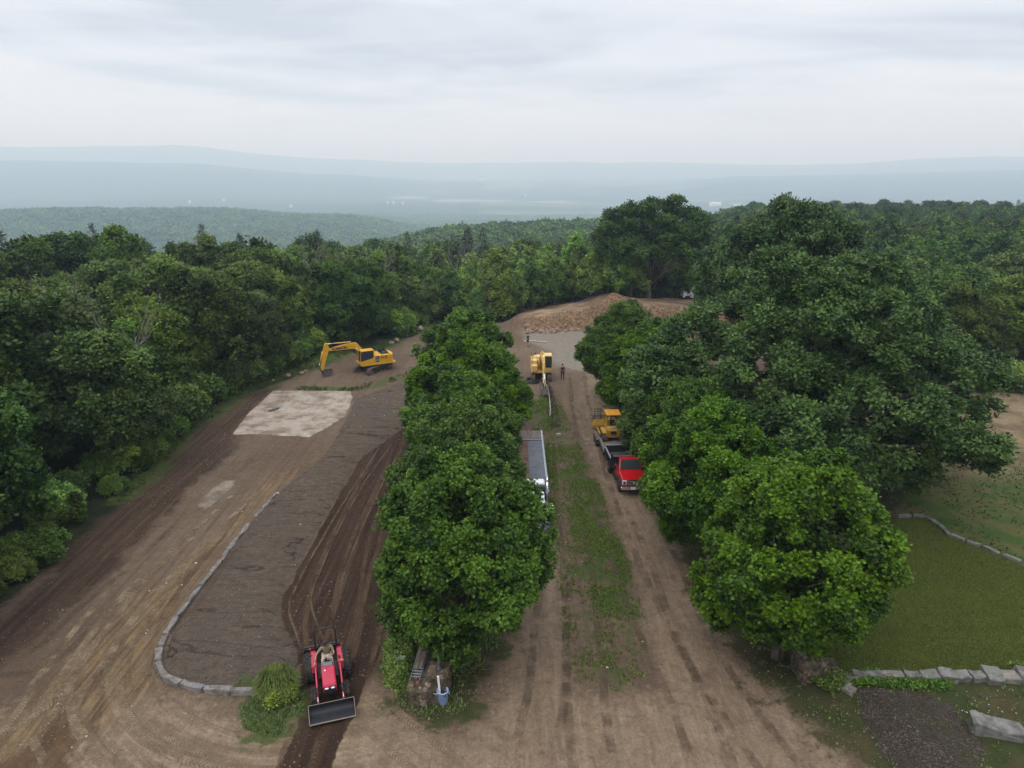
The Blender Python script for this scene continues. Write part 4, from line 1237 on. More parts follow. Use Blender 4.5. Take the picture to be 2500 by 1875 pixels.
# ------------------------------------------------------------------ grass, weeds (stuff)
def scatter_poly(poly, n, seed, inset=0.0):
    rng = np.random.default_rng(seed); P = np.array(poly)
    x = rng.uniform(P[:, 0].min(), P[:, 0].max(), n * 4); y = rng.uniform(P[:, 1].min(), P[:, 1].max(), n * 4)
    k = (sdf(poly, x, y, 3) > inset) & (y > 16)
    return x[k][:n], y[k][:n]
def blades(name, x, y, h0, h1, w, m, seed, label, cat, per=4, lean=.5, patch=None):
    rng = np.random.default_rng(seed)
    if patch is not None:
        f = .6 * vn(x / patch, y / (patch * 2.2), seed) + .5 * vn(x / (patch * .4), y / (patch * .6), seed + 1) + rng.normal(0, .3, len(x))
        k = f > 0.16; x, y = x[k], y[k]
    x = np.repeat(x, per) + rng.normal(0, .05, len(x) * per); y = np.repeat(y, per) + rng.normal(0, .05, len(y) * per)
    z = terrain(x, y)
    n = len(x)
    ax = unit(np.stack([rng.normal(0, lean, n), rng.normal(0, lean, n), np.ones(n)], 1))
    sd = unit(np.cross(ax, rng.normal(0, 1, (n, 3))))
    L_ = rng.uniform(h0, h1, n)
    V, Fq = leaves(np.stack([x, y, z - .01], 1), ax, sd, L_, np.full(n, w))
    me = np_mesh(name, V, Fq, m); fattr(me, 'tint', np.repeat(np.clip(rng.normal(.5, .25, n), 0, 1), 4))
    return tag(link(name, me), label, cat, kind='stuff')
x, y = scatter_poly(POLY['medgrass'], 5500, 1); x2, y2 = scatter_poly(POLY['medleft'], 3000, 2); x3, y3 = scatter_poly(POLY['median'], 5000, 3)
blades('grass', np.concatenate([x, x2, x3]), np.concatenate([y, y2, y3]), .06, .2, .035, L_GRASS, 4, 'patchy green grass between the wheel ruts of the middle lane', 'grass', 4, .6, 1.6)
x, y = scatter_poly(POLY['verge'], 16000, 5)
k = (sdf(POLY['lawn'], x, y) < -.2) & (sdf(POLY['mulch'], x, y) < .3) & (sdf(POLY['field'], x, y) < 0)
blades('grass', x[k], y[k], .05, .18, .03, L_GRASS, 6, 'rough verge grass beside the right lane and in front of the lawn wall', 'grass', 4, .6, 1.2)
x, y = scatter_poly(POLY['leftverge'], 4500, 7); x2, y2 = scatter_poly(POLY['weedL'], 2200, 8)
blades('grass', np.concatenate([x, x2]), np.concatenate([y, y2]), .05, .2, .03, L_GRASS, 9, 'thin grass around the stone pillar and the kerb end', 'grass', 4, .6, .9)
x, y = scatter_poly(POLY['bankgrass'], 7000, 10); x2, y2 = scatter_poly(POLY['slabgrass'], 800, 11)
blades('grass', np.concatenate([x, x2]), np.concatenate([y, y2]), .12, .38, .06, L_GRASS, 12, 'green grass along the foot of the left wood', 'grass', 3, .5, 1.8)
L_LAWN = leaf_material('lawn_blade', (0.060, 0.084, 0.012), (0.165, 0.185, 0.034), 0.3, 0.6, 0.15)
x, y = scatter_poly(POLY['lawn'], 60000, 15, .1)
k = (x < 34) & (y < 48)
blades('lawn_grass', x[k], y[k], .03, .085, .022, L_LAWN, 16, 'short mown grass of the lawn enclosed by the stone walls', 'lawn grass', 3, .8)
x, y = scatter_poly(POLY['field'], 9000, 17)
k = (x < 45) & (y < 56)
blades('field_grass', x[k], y[k], (.05), .16, .04, L_LAWN, 18, 'rough green and straw grass of the field beyond the curved stones', 'grass', 3, .6, 2.2)
# tall weeds left of the pillar
hedge = GP([(838, 1390), (850, 1370), (900, 1362), (905, 1440), (893, 1480), (862, 1492), (836, 1480), (832, 1430)])
x, y = scatter_poly(hedge, 2600, 13)
rng = np.random.default_rng(14); n = 11000
xi = rng.integers(0, len(x), n); hx = x[xi] + rng.normal(0, .1, n); hy = y[xi] + rng.normal(0, .1, n)
hh = (0.75 + .45 * vn(hx / .6, hy / .6, 77)) * sst(-.1, .5, sdf(hedge, hx, hy, 2)) * rng.uniform(.35, 1, n)
ax = unit(np.stack([rng.normal(0, .8, n), rng.normal(0, .8, n), rng.uniform(.1, 1, n)], 1))
V, Fq = leaves(np.stack([hx, hy, terrain(hx, hy) + hh], 1), ax, unit(np.cross(ax, rng.normal(0, 1, (n, 3)))), rng.uniform(.10, .2, n), rng.uniform(.035, .06, n))
me = np_mesh('weeds', V, Fq, L_WEED); fattr(me, 'tint', np.repeat(np.clip(rng.normal(.45, .25, n), 0, 1), 4))
tag(link('weeds', me), 'knee-high dense green weeds left of the broken stone wall', 'weeds', kind='stuff')
# creeper in front of the lawn wall and at the right pillar
for poly, cnt, hgt, lb, sd_ in ((GP([(1800, 1462), (1860, 1452), (2000, 1462), (2060, 1474), (2050, 1494), (1960, 1492), (1850, 1482), (1810, 1478)]), 800, .20, 'bright green creeping weeds in front of the low lawn wall', 61),
                                (GP([(1745, 1470), (1790, 1452), (1815, 1462), (1822, 1490), (1790, 1500)]), 500, .4, 'green weeds growing at the foot of the right stone pillar', 62),
                                (GP([(2180, 1440), (2230, 1450), (2230, 1475), (2190, 1470)]), 200, .3, 'green weeds at the right end of the low lawn wall', 63)):
    x, y = scatter_poly(poly, cnt, sd_)
    rng = np.random.default_rng(sd_); n = len(x) * 4
    hx = np.repeat(x, 4) + rng.normal(0, .06, n); hy = np.repeat(y, 4) + rng.normal(0, .06, n)
    ax = unit(np.stack([rng.normal(0, .8, n), rng.normal(0, .8, n), rng.uniform(.1, 1, n)], 1))
    V, Fq = leaves(np.stack([hx, hy, terrain(hx, hy) + rng.uniform(0, hgt, n)], 1), ax, unit(np.cross(ax, rng.normal(0, 1, (n, 3)))), rng.uniform(.08, .17, n), rng.uniform(.03, .05, n))
    me = np_mesh('weeds', V, Fq, L_WEED); fattr(me, 'tint', np.repeat(np.clip(rng.normal(.22, .22, n), 0, 1), 4))
    tag(link('weeds', me), lb, 'weeds', kind='stuff')
# long-leaved shrub at the kerb end
def fountain(seed, rad, hgt, n):
    rng = np.random.default_rng(seed)
    # arching blades: three quads each
    th = rng.uniform(0, 2 * PI, n); rr_ = rad * rng.random(n) ** .5 * .55; out = rng.uniform(.15, 1, n)
    V = []; Fq = []; tn = []
    for i in range(n):
        b = Vector((math.cos(th[i]) * rr_[i], math.sin(th[i]) * rr_[i], 0))
        d = Vector((math.cos(th[i]), math.sin(th[i]), 0)); hh_ = hgt * (1.0 - .55 * out[i]) * rng.uniform(.7, 1.1); s = Vector((-d.y, d.x, 0))
        tw = rng.normal(0, .5); s = (s + Vector((0, 0, tw))).normalized()
        o0 = len(V); w = .024
        for q, (f, g) in enumerate(((0, 0), (.25, .6), (.6, .95), (1, .8))):
            p = b + d * (out[i] * rad * .6 * f) + Vector((0, 0, hh_ * g)); ww = w * (1, 1.2, .9, .15)[q]
            V += [p - s * ww, p + s * ww]
        for q in range(3): Fq.append((o0 + 2 * q, o0 + 2 * q + 1, o0 + 2 * q + 3, o0 + 2 * q + 2))
        tn += [min(1, max(0, rng.normal(.5, .2)))] * 8
    me = np_mesh('foliage', np.array([tuple(p) for p in V]), np.array(Fq), L_WEED); fattr(me, 'tint', np.array(tn)); return me
sx_, sy_ = G(600, 1500)
sh = empty('shrub', (sx_, sy_, H(sx_, sy_)), 0, 'rounded shrub with long bright blades at the kerb end, left of the tractor', 'shrub')
sh.scale = (.82, .82, .78)
link('long_blades', fountain(71, 1.25, 1.7, 3600), sh, (-.05, .15, 0))
Ls = lump_ellipsoid(73, 12, .75, .6, .42, .42, .22, .36, low=-.3)
link('leaves', crown_mesh('leaves', 74, L_WEED, Ls, 900, 9, .13, inner=(500, .3)), sh, (.2, -.45, 0))
def pebble_mesh(name, x, y, r0, r1, m, seed, label, cat='gravel'):
    rng = np.random.default_rng(seed); n = len(x)
    oc = np.array([(1, 0, 0), (0, 1, 0), (-1, 0, 0), (0, -1, 0), (0, 0, .8), (0, 0, -.5)])
    of = np.array([(0, 1, 4), (1, 2, 4), (2, 3, 4), (3, 0, 4), (1, 0, 5), (2, 1, 5), (3, 2, 5), (0, 3, 5)])
    s = rng.uniform(r0, r1, n) * rng.random(n) ** .5
    a = rng.uniform(0, 6.28, n); ca, sa = np.cos(a), np.sin(a)
    k = oc[None] * (s[:, None] * rng.uniform(.7, 1.3, (n, 3)))[:, None, :] * rng.uniform(.75, 1.2, (n, 6, 1))
    kx = k[:, :, 0] * ca[:, None] - k[:, :, 1] * sa[:, None]; ky = k[:, :, 0] * sa[:, None] + k[:, :, 1] * ca[:, None]
    V = np.stack([kx + x[:, None], ky + y[:, None], k[:, :, 2] + (terrain(x, y))[:, None] + s[:, None] * .2], 2).reshape(-1, 3)
    Fq = (of[None] + (np.arange(n) * 6)[:, None, None]).reshape(-1, 3)
    return tag(link(name, np_mesh(name, V, Fq, m)), label, cat, kind='stuff')
STONE_D = mat('pebble', (0.26, 0.215, 0.175), .9, var=.4, scale=1.2)
rng = np.random.default_rng(90)
x = rng.uniform(-27, 24, 26000); y = 17 + rng.random(26000) ** 1.5 * 75
k = (sdf(POLY['clearing'], x, y) > .3) & (sdf(POLY['lawn'], x, y) < 0) & ((vn(x / 3, y / 3, 91) > -.1))
pebble_mesh('pebbles', x[k], y[k], .015, .065, STONE_D, 92, 'scattered pebbles and clods on the bare earth')
x, y = scatter_poly(POLY['bed'], 5000, 93); x2, y2 = scatter_poly(POLY['choc'], 3000, 94); x3, y3 = scatter_poly(POLY['mulch'], 3500, 95)
CLOD = mat('clod', (0.14, 0.108, 0.083), .95, var=.4, scale=1.0)
pebble_mesh('soil_clods', np.concatenate([x, x2, x3]), np.concatenate([y, y2, y3]), .015, .055, CLOD, 96, 'crumbly clods of loam on the raked bed and the dark pile', 'soil')
WHT = mat('white_bits', (0.62, 0.58, 0.52), .8)
x, y = scatter_poly(POLY['verge'], 40, 97); x2, y2 = scatter_poly(POLY['tanpath'], 25, 98); x3, y3 = scatter_poly(POLY['median'], 20, 99); x4, y4 = scatter_poly(POLY['bed'], 15, 100)
pebble_mesh('pale_chips', np.concatenate([x, x2, x3, x4]), np.concatenate([y, y2, y3, y4]), .05, .09, WHT, 101, 'few pale stone chips lying on the ground')
# white clover or daisies near the lawn wall
x, y = scatter_poly(GP([(2040, 1490), (2212, 1490), (2240, 1560), (2100, 1560), (2050, 1510)]), 45, 103)
FLW = mat('white_petal', (0.7, 0.7, 0.66), .7)
pebble_mesh('daisies', x, y, .02, .045, FLW, 104, 'small white flowers in the grass in front of the low wall', 'flowers')
# ================================================================== MACHINES
YEL = mat('machine_yellow', (0.80, 0.42, 0.020), .42, var=.06, dirt=.35, dirtcol=(.20, .13, .07))
YEL2 = mat('faded_yellow', (0.86, 0.50, 0.08), .55, var=.10, dirt=.55, dirtcol=(.30, .18, .08))
YEL3 = mat('dozer_yellow', (0.62, 0.34, 0.02), .5, var=.08, dirt=.55, dirtcol=(.16, .10, .05))
PALE = mat('sunbleached_yellow', (0.88, 0.60, 0.20), .5, var=.08, dirt=.3)
CREAM = mat('cream_paint', (0.74, 0.66, 0.42), .5, var=.05, dirt=.2)
BLK = mat('black_steel', (0.020, 0.020, 0.022), .5, var=.2, dirt=.25, dirtcol=(.10, .08, .06))
BLK2 = mat('black_gloss', (0.018, 0.022, 0.034), .18, var=.1)
RUB = mat('rubber', (0.022, 0.021, 0.020), .85, var=.2, dirt=.5, dirtcol=(.11, .08, .06))
MUD = mat('muddy_track_steel', (0.135, 0.105, 0.085), .85, var=.25, scale=6, dirt=.5, dirtcol=(.17, .125, .09), bump=.5)
BKT = mat('worn_bucket_steel', (0.15, 0.125, 0.12), .6, .3, var=.25, scale=5, dirt=.5, dirtcol=(.13, .09, .07))
CHR = mat('chrome', (0.75, 0.76, 0.78), .18, .9, var=.05, k=1.0)
ALU = mat('aluminium', (0.50, 0.52, 0.55), .4, .6, var=.1, dirt=.2)
WHP = mat('white_paint', (0.78, 0.79, 0.80), .4, var=.04, dirt=.15, k=1.0)
RED = mat('red_truck_paint', (0.70, 0.008, 0.012), .22, var=.04)
PINK = mat('tractor_red_paint', (0.60, 0.022, 0.065), .32, var=.06, dirt=.2)
AMB = mat('amber_lens', (0.80, 0.25, 0.01), .3)
REDL = mat('red_lens', (0.6, 0.03, 0.02), .3)
LAMP = mat('lamp_glass', (0.72, 0.75, 0.78), .12, .3, k=1.0)
DKG = mat('dark_grey_plastic', (0.055, 0.055, 0.06), .6)
GRY = mat('grey_plastic', (0.17, 0.18, 0.20), .5)
INK = mat('dark_lettering', (0.03, 0.02, 0.04), .5)
WPL = mat('white_label', (0.72, 0.72, 0.70), .5, k=1.0)
def glass_mat(name, col=(0.02, 0.025, 0.03), rough=.06):
    t = NT(name); t.bsdf(col, rough, 0, None, .9); return t.m
GLS = glass_mat('tinted_glass'); GLS2 = glass_mat('windscreen_glass', (0.035, 0.05, 0.055), .04)
def wood_mat(name, a, b, sc=(9, .5, 1)):
    t = NT(name); o = t.obj()
    n = t.noise(o, 2.0, 5, .6, .3, sc=sc); n2 = t.noise(o, 1.3, 4)
    c = t.mix(t.ramp(n, .35, .65), a, b); c = t.mix(t.ramp(n2, .5, .7, 0, .5), c, tuple(x * .55 for x in a))
    c = t.mix(1.0, c, (.74, .72, .70), 'MULTIPLY')
    t.bsdf(c, .85, 0, t.bump(n, .4, .02), .2); return t.m
PLK = wood_mat('weathered_planks', (0.17, 0.135, 0.11), (0.33, 0.28, 0.24))
PLK2 = wood_mat('reddish_planks', (0.16, 0.095, 0.065), (0.30, 0.20, 0.15))

def wheel(parent, x, y, z, r, w, rim=None, rimr=.55, lugs=0, name='wheel'):
    e = r * .10
    mb = MB().lathe([(r * .45, -w / 2), (r - e, -w / 2), (r, -w / 2 + e), (r, w / 2 - e), (r - e, w / 2), (r * .45, w / 2)], (0, 0, 0), 'X', 22)
    if lugs:
        for i in range(lugs):
            a = 2 * PI * i / lugs
            for sd in (-1, 1):
                aa = a + (PI / lugs if sd > 0 else 0)
                mb.box((sd * w * .24, math.cos(aa) * r, math.sin(aa) * r), (w * .5, .05, .07), (aa, 0, sd * .4))
    o = mb.build(name, RUB, parent); o.location = (x, y, z)
    rm = MB().lathe([(r * rimr * .25, -w * .50), (r * rimr, -w * .46), (r * rimr, w * .46), (r * rimr * .25, w * .50)], (0, 0, 0), 'X', 18)
    for i in range(6):
        a = i * PI / 3
        for sd in (-1, 1): rm.cyl((sd * w * .49, math.cos(a) * r * rimr * .4, math.sin(a) * r * rimr * .4), (sd * w * .53, math.cos(a) * r * rimr * .4, math.sin(a) * r * rimr * .4), .02, n=6)
    rm.build('rim', rim or GRY, o)
    return o
def crawler(parent, x, L_, hgt, w, m, idler=None):
    """one track: loop of shoes round a frame, with rollers"""
    r = hgt / 2; n = 40
    per = 2 * (L_ - hgt) + 2 * PI * r
    def at(s):
        s %= per; a = L_ - hgt
        if s < a: return (-a / 2 + s, 0.0, 0)
        s -= a
        if s < PI * r: t = s / r; return (a / 2 + r * math.sin(t), r - r * math.cos(t), t)
        s -= PI * r
        if s < a: return (a / 2 - s, hgt, PI)
        s -= a; t = s / r
        return (-a / 2 - r * math.sin(t), r + r * math.cos(t), PI + t)
    mb = MB()
    for i in range(n):
        y, z, a = at(per * i / n)
        mb.box((x, y, z), (w, per / n * .86, .045), (a, 0, 0)); mb.box((x, y, z), (w, .03, .10), (a, 0, 0))
    t = mb.build('track', m, parent)
    fr = MB()
    fr.prism([(-L_ / 2 + r * .8, hgt * .35), (L_ / 2 - r * .8, hgt * .35), (L_ / 2 - r * .9, hgt * .72), (-L_ / 2 + r * .9, hgt * .72)], x - w * .32, x + w * .32)
    fr.build('track_frame', BLK, t, .015)
    ro = MB()
    for yy in (-L_ / 2 + r, L_ / 2 - r): ro.cyl((x - w * .36, yy, r), (x + w * .36, yy, r), r * .82, n=16)
    for k in range(5):
        yy = -L_ / 2 + r * 1.9 + (L_ - r * 3.8) * k / 4; ro.cyl((x - w * .34, yy, r * .42), (x + w * .34, yy, r * .42), r * .34, n=10)
    ro.build('rollers', m, t)
    return t
def ram(parent, a, b, r, f=.6, name='hydraulic_ram', m=None):
    a = Vector(a); b = Vector(b)
    o = MB().cyl(a, a.lerp(b, f), r, n=10).build(name, m or YEL, parent, 0, True)
    MB().cyl(a.lerp(b, f), b, r * .55, n=8).build('rod', CHR, o, 0, True)
    return o

def excavator(loc, face, trackang, P, label):
    """face: heading of the upper body; P: dict of pose and look"""
    Y1_, Y2_ = P['paint'], P['paint2']
    root = empty('excavator', loc, face, label, 'excavator', P.get('group'))
    uc = empty('undercarriage', (0, 0, 0), trackang - face); uc.parent = root
    for sx in (-1, 1): crawler(uc, sx * P['gauge'] / 2, P['tl'], .78, .5, MUD)
    MB().box((0, 0, .55), (P['gauge'] - .4, 1.7, .3)).box((0, 0, .55), (P['gauge'], .4, .22)).cyl((0, 0, .65), (0, 0, 1.0), .6, n=20).build('car_body', BLK, uc, .02)
    w = P['w']; h0 = .98; rear = -P['rear']; front = P['front']
    MB().box((0, (front + rear) / 2, h0 + .09), (w, front - rear, .18)).build('deck_frame', Y1_, root, .03)
    # engine housing and counterweight
    MB().prism([(rear + .55, h0 + .18), (.15, h0 + .18), (.15, h0 + 1.10), (rear + .75, h0 + 1.10)], -w / 2 + .02, w / 2 - .02).build('engine_housing', Y1_, root, .05)
    cw = []
    for t_ in np.linspace(-1, 1, 9): cw.append((t_ * w / 2, rear + .12 + .30 * abs(t_) ** 2.5))
    mb = MB(); V = [(x, y, z) for z in (h0 + .02, h0 + 1.12) for x, y in ([(-w / 2, rear + .62)] + cw + [(w / 2, rear + .62)])]
    k = len(cw) + 2
    mb.add(V, [tuple(range(k)), tuple(range(2 * k - 1, k - 1, -1))] + [(i, k + i, k + (i + 1) % k, (i + 1) % k) for i in range(k)])
    mb.build('counterweight', Y1_, root, .05)
    MB().box((.1, rear + 1.15, h0 + 1.24), (w * .62, 1.0, .30), top=(.86, .8)).build('engine_cover', P['cover'], root, .06)
    MB().cyl((.55, rear + .9, h0 + 1.2), (.55, rear + .9, h0 + 1.65), .06, n=10).build('exhaust_pipe', BLK, root)
    # right-hand boxes (tank, tool box) beside the boom
    MB().box((w / 2 - .32, .75, h0 + .5), (.6, 1.4, .66)).box((w / 2 - .32, .25, h0 + 1.0), (.6, .7, .4)).build('fuel_tank', Y2_, root, .04)
    mb = MB()
    for s in (0, 1): mb.tube([(w / 2 - .1 - s * .5, front - .15, h0 + .8), (w / 2 - .1 - s * .5, front - .15, h0 + 1.35), (w / 2 - .1 - s * .5, .3, h0 + 1.6)], .02, 5)
    mb.tube([(w / 2 - .1, rear + .3, h0 + 1.1), (w / 2 - .1, rear + .3, h0 + 1.5), (w / 2 - .1, 0, h0 + 1.5), (w / 2 - .1, 0, h0 + 1.1)], .02, 5)
    mb.build('handrail', BLK, root)
    # cab on the machine's left
    cx = -w / 2 + .50; ch = 1.72; y0, y1 = .10, front + .12; z0 = h0 + .12
    cab = MB()
    cab.prism([(y0, z0), (y1 - .04, z0), (y1, z0 + .5), (y1 - .28, z0 + .5), (y0 + .3, z0 + .72), (y0, z0 + .95)], cx - .48, cx + .48)
    for sx in (-.46, .46):
        cab.tube([(cx + sx, y0 + .04, z0), (cx + sx, y0 + .04, z0 + ch)], .05, 6)
        cab.tube([(cx + sx, y1 - .02, z0 + .4), (cx + sx, y1 - .12, z0 + ch - .12), (cx + sx, y1 - .35, z0 + ch)], .035, 6)
    cab.build('cab', Y1_ if P['cabpaint'] is None else P['cabpaint'], root, .02)
    MB().box((cx, (y0 + y1) / 2 - .08, z0 + ch + .03), (1.0, y1 - y0 - .15, .13), top=(.9, .92)).build('cab_roof', Y2_, root, .04)
    g = MB().prism([(y0 + .06, z0 + .7), (y1 - .06, z0 + .3), (y1 - .02, z0 + .5), (y1 - .14, z0 + ch - .1), (y1 - .32, z0 + ch - .02), (y0 + .06, z0 + ch - .02)], cx - .45, cx + .45)
    g.build('cab_glass', GLS, root)
    MB().box((cx, y0 + .45, z0 + .62), (.5, .5, .5)).box((cx, y0 + .3, z0 + 1.05), (.46, .14, .6)).build('seat', DKG, root, .03)
    # boom, stick, bucket
    bx = P['bx']; hw = .17
    MB().prism(P['boom'], bx - hw, bx + hw).build('boom', Y1_, root, .02)
    MB().prism(P['stick'], bx - .13, bx + .13).build('stick', Y2_ if P.get('stickpale') else Y1_, root, .02)
    for a, b, f, nm in P['rams']:
        if nm == 'boom':
            for s in (-.28, .28): ram(root, (bx + s, a[0], a[1]), (bx + s, b[0], b[1]), .075, f, 'boom_ram', Y1_)
        else:
            ram(root, (bx, a[0], a[1]), (bx, b[0], b[1]), .075, f, nm + '_ram', P.get('rampaint', Y1_))
    bw = P['bw'] / 2; bk = P['bucket']
    mb = MB(); n = len(bk)
    # shell: open box swept along the profile with side plates
    for i in range(n - 1):
        (ya, za), (yb_, zb) = bk[i], bk[i + 1]
        d = Vector((0, yb_ - ya, zb - za)); nrm = Vector((0, -d.z, d.y)).normalized() * .03
        V = [(bx - bw, ya, za), (bx + bw, ya, za), (bx + bw, yb_, zb), (bx - bw, yb_, zb)]
        V += [(p[0], p[1] + nrm.y, p[2] + nrm.z) for p in V]
        mb.add(V, [(0, 1, 2, 3), (7, 6, 5, 4), (0, 4, 5, 1), (1, 5, 6, 2), (2, 6, 7, 3), (3, 7, 4, 0)])
    mb.prism(bk, bx - bw - .02, bx - bw); mb.prism(bk, bx + bw, bx + bw + .02)
    b = mb.build('bucket', BKT, root)
    tb = MB(); ya, za = bk[-1]; yb_, zb = bk[-2]
    dv = Vector((0, ya - yb_, za - zb)).normalized() * .14
    for i in range(5):
        xx = bx - bw + .05 + (2 * bw - .1) * i / 4
        tb.box((xx, ya + dv.y * .5, za + dv.z * .5), (.06, .06, .16), (math.atan2(-dv.y, dv.z), 0, 0), top=(.6, .4))
    tb.build('teeth', BKT, b)
    mb = MB(); (a1, a2), (b1, b2) = P['link']
    for s in (-.12, .12): mb.tube([(bx + s, a1, a2), (bx + s, b1, b2)], .045, 6)
    mb.build('bucket_link', BLK, root)
    mb = MB()
    for s in (-.07, .07): mb.tube([(bx + s, p[0], p[1]) for p in P['hose']], .022, 5)
    mb.build('hydraulic_hoses', BLK, root)
    MB().box((bx + .3, P['boom'][2][0], P['boom'][2][1]), (.12, .12, .1)).build('work_lamp', LAMP, root, .01)
    return root, cx, z0

# --- yellow excavator at the edge of the left wood
ex1 = (-15.9, 76.9)
E1 = dict(paint=YEL, paint2=YEL, cover=BLK2, cabpaint=None, gauge=2.15, tl=4.2, w=2.45, rear=2.55, front=1.75, bx=.12, bw=1.05,
          boom=[(.45, 1.35), (.75, 1.45), (1.95, 2.92), (2.45, 3.02), (5.15, 3.05), (5.25, 3.28), (4.9, 3.36), (3.4, 3.62), (2.2, 3.74), (1.75, 3.62), (.35, 1.75)],
          stick=[(5.35, 4.02), (5.62, 3.98), (5.80, 3.5), (6.28, 1.1), (6.22, .80), (6.02, .80), (5.62, 2.0), (5.22, 3.1), (5.10, 3.4)],
          rams=[((.95, 1.35), (2.0, 3.1), .62, 'boom'), ((2.5, 3.85), (5.4, 3.92), .68, 'stick'), ((5.92, 3.1), (6.5, 1.15), .72, 'bucket')],
          rampaint=YEL2, bucket=[(6.05, .78), (6.10, .25), (5.80, -.02), (5.42, -.05), (5.00, .72)], link=((6.48, 1.15), (6.15, .55)),
          hose=[(2.0, 3.8), (3.5, 3.72), (4.8, 3.45), (5.3, 3.2), (5.75, 2.6)])
z1 = H(*ex1) - .02
e1, cx1, cz1 = excavator((ex1[0], ex1[1], z1), math.atan2(.87, -.47), math.atan2(.51, -.86), E1,
                         'yellow tracked excavator with its arm bent to the left, at the wood edge')
e1.scale = (.92, .92, .92); e1.location.x += .25
text_part('boom_lettering', 'KOMATSU', .40, INK, e1, (.12 - .178, 3.9, 3.27), (R(90 - 2), 0, R(-90)), bold=.022, sx=1.0)
MB().box((-1.235, -.25, 1.72), (.012, .46, .70)).build('side_decal', INK, e1)
text_part('decal_lettering', '210', .26, WPL, e1, (-1.246, -.25, 1.58), (R(90), 0, R(-90)))
text_part('decal_lettering', 'PC', .2, WPL, e1, (-1.246, -.25, 1.85), (R(90), 0, R(-90)))
mb = MB()
for i in range(2):
    for j in range(2):
        for k in range(4): mb.box((-1.232, -.85 - i * .5, 1.72 + j * .22 + k * .045), (.015, .36, .022))
mb.build('louvres', mat('dark_louvre', (.28, .14, .02), .7), e1)

# --- paler excavator digging the trench in the middle lane
ex2 = (3.15, 73.6)
E2 = dict(paint=YEL2, paint2=PALE, cover=PALE, cabpaint=PALE, gauge=1.75, tl=3.2, w=2.2, rear=2.0, front=1.35, bx=.05, bw=.72, stickpale=True,
          boom=[(.45, 1.35), (.75, 1.42), (1.9, 2.9), (2.4, 3.0), (4.2, 2.85), (4.45, 3.05), (4.3, 3.2), (3.2, 3.35), (2.2, 3.48), (1.6, 3.35), (.3, 1.8)],
          stick=[(4.15, 3.75), (4.5, 3.62), (4.7, 3.2), (6.35, 1.3), (6.4, 1.05), (6.2, 1.0), (4.4, 2.75), (4.1, 3.2)],
          rams=[((.9, 1.3), (1.9, 3.0), .6, 'boom'), ((2.3, 3.6), (4.2, 3.68), .6, 'stick'), ((4.75, 3.45), (6.6, 1.5), .55, 'bucket')],
          rampaint=YEL2, bucket=[(6.2, 1.05), (6.75, .85), (6.95, .42), (6.8, .05), (6.3, -.08)], link=((6.6, 1.5), (6.7, .95)),
          hose=[(1.8, 3.5), (2.8, 3.5), (3.8, 3.3), (4.4, 3.2), (5.3, 2.4)])
e2, cx2, cz2 = excavator((ex2[0], ex2[1], H(*ex2)), PI + .02, PI - .04, E2, 'pale yellow excavator in the middle lane, reaching its bucket towards the camera')

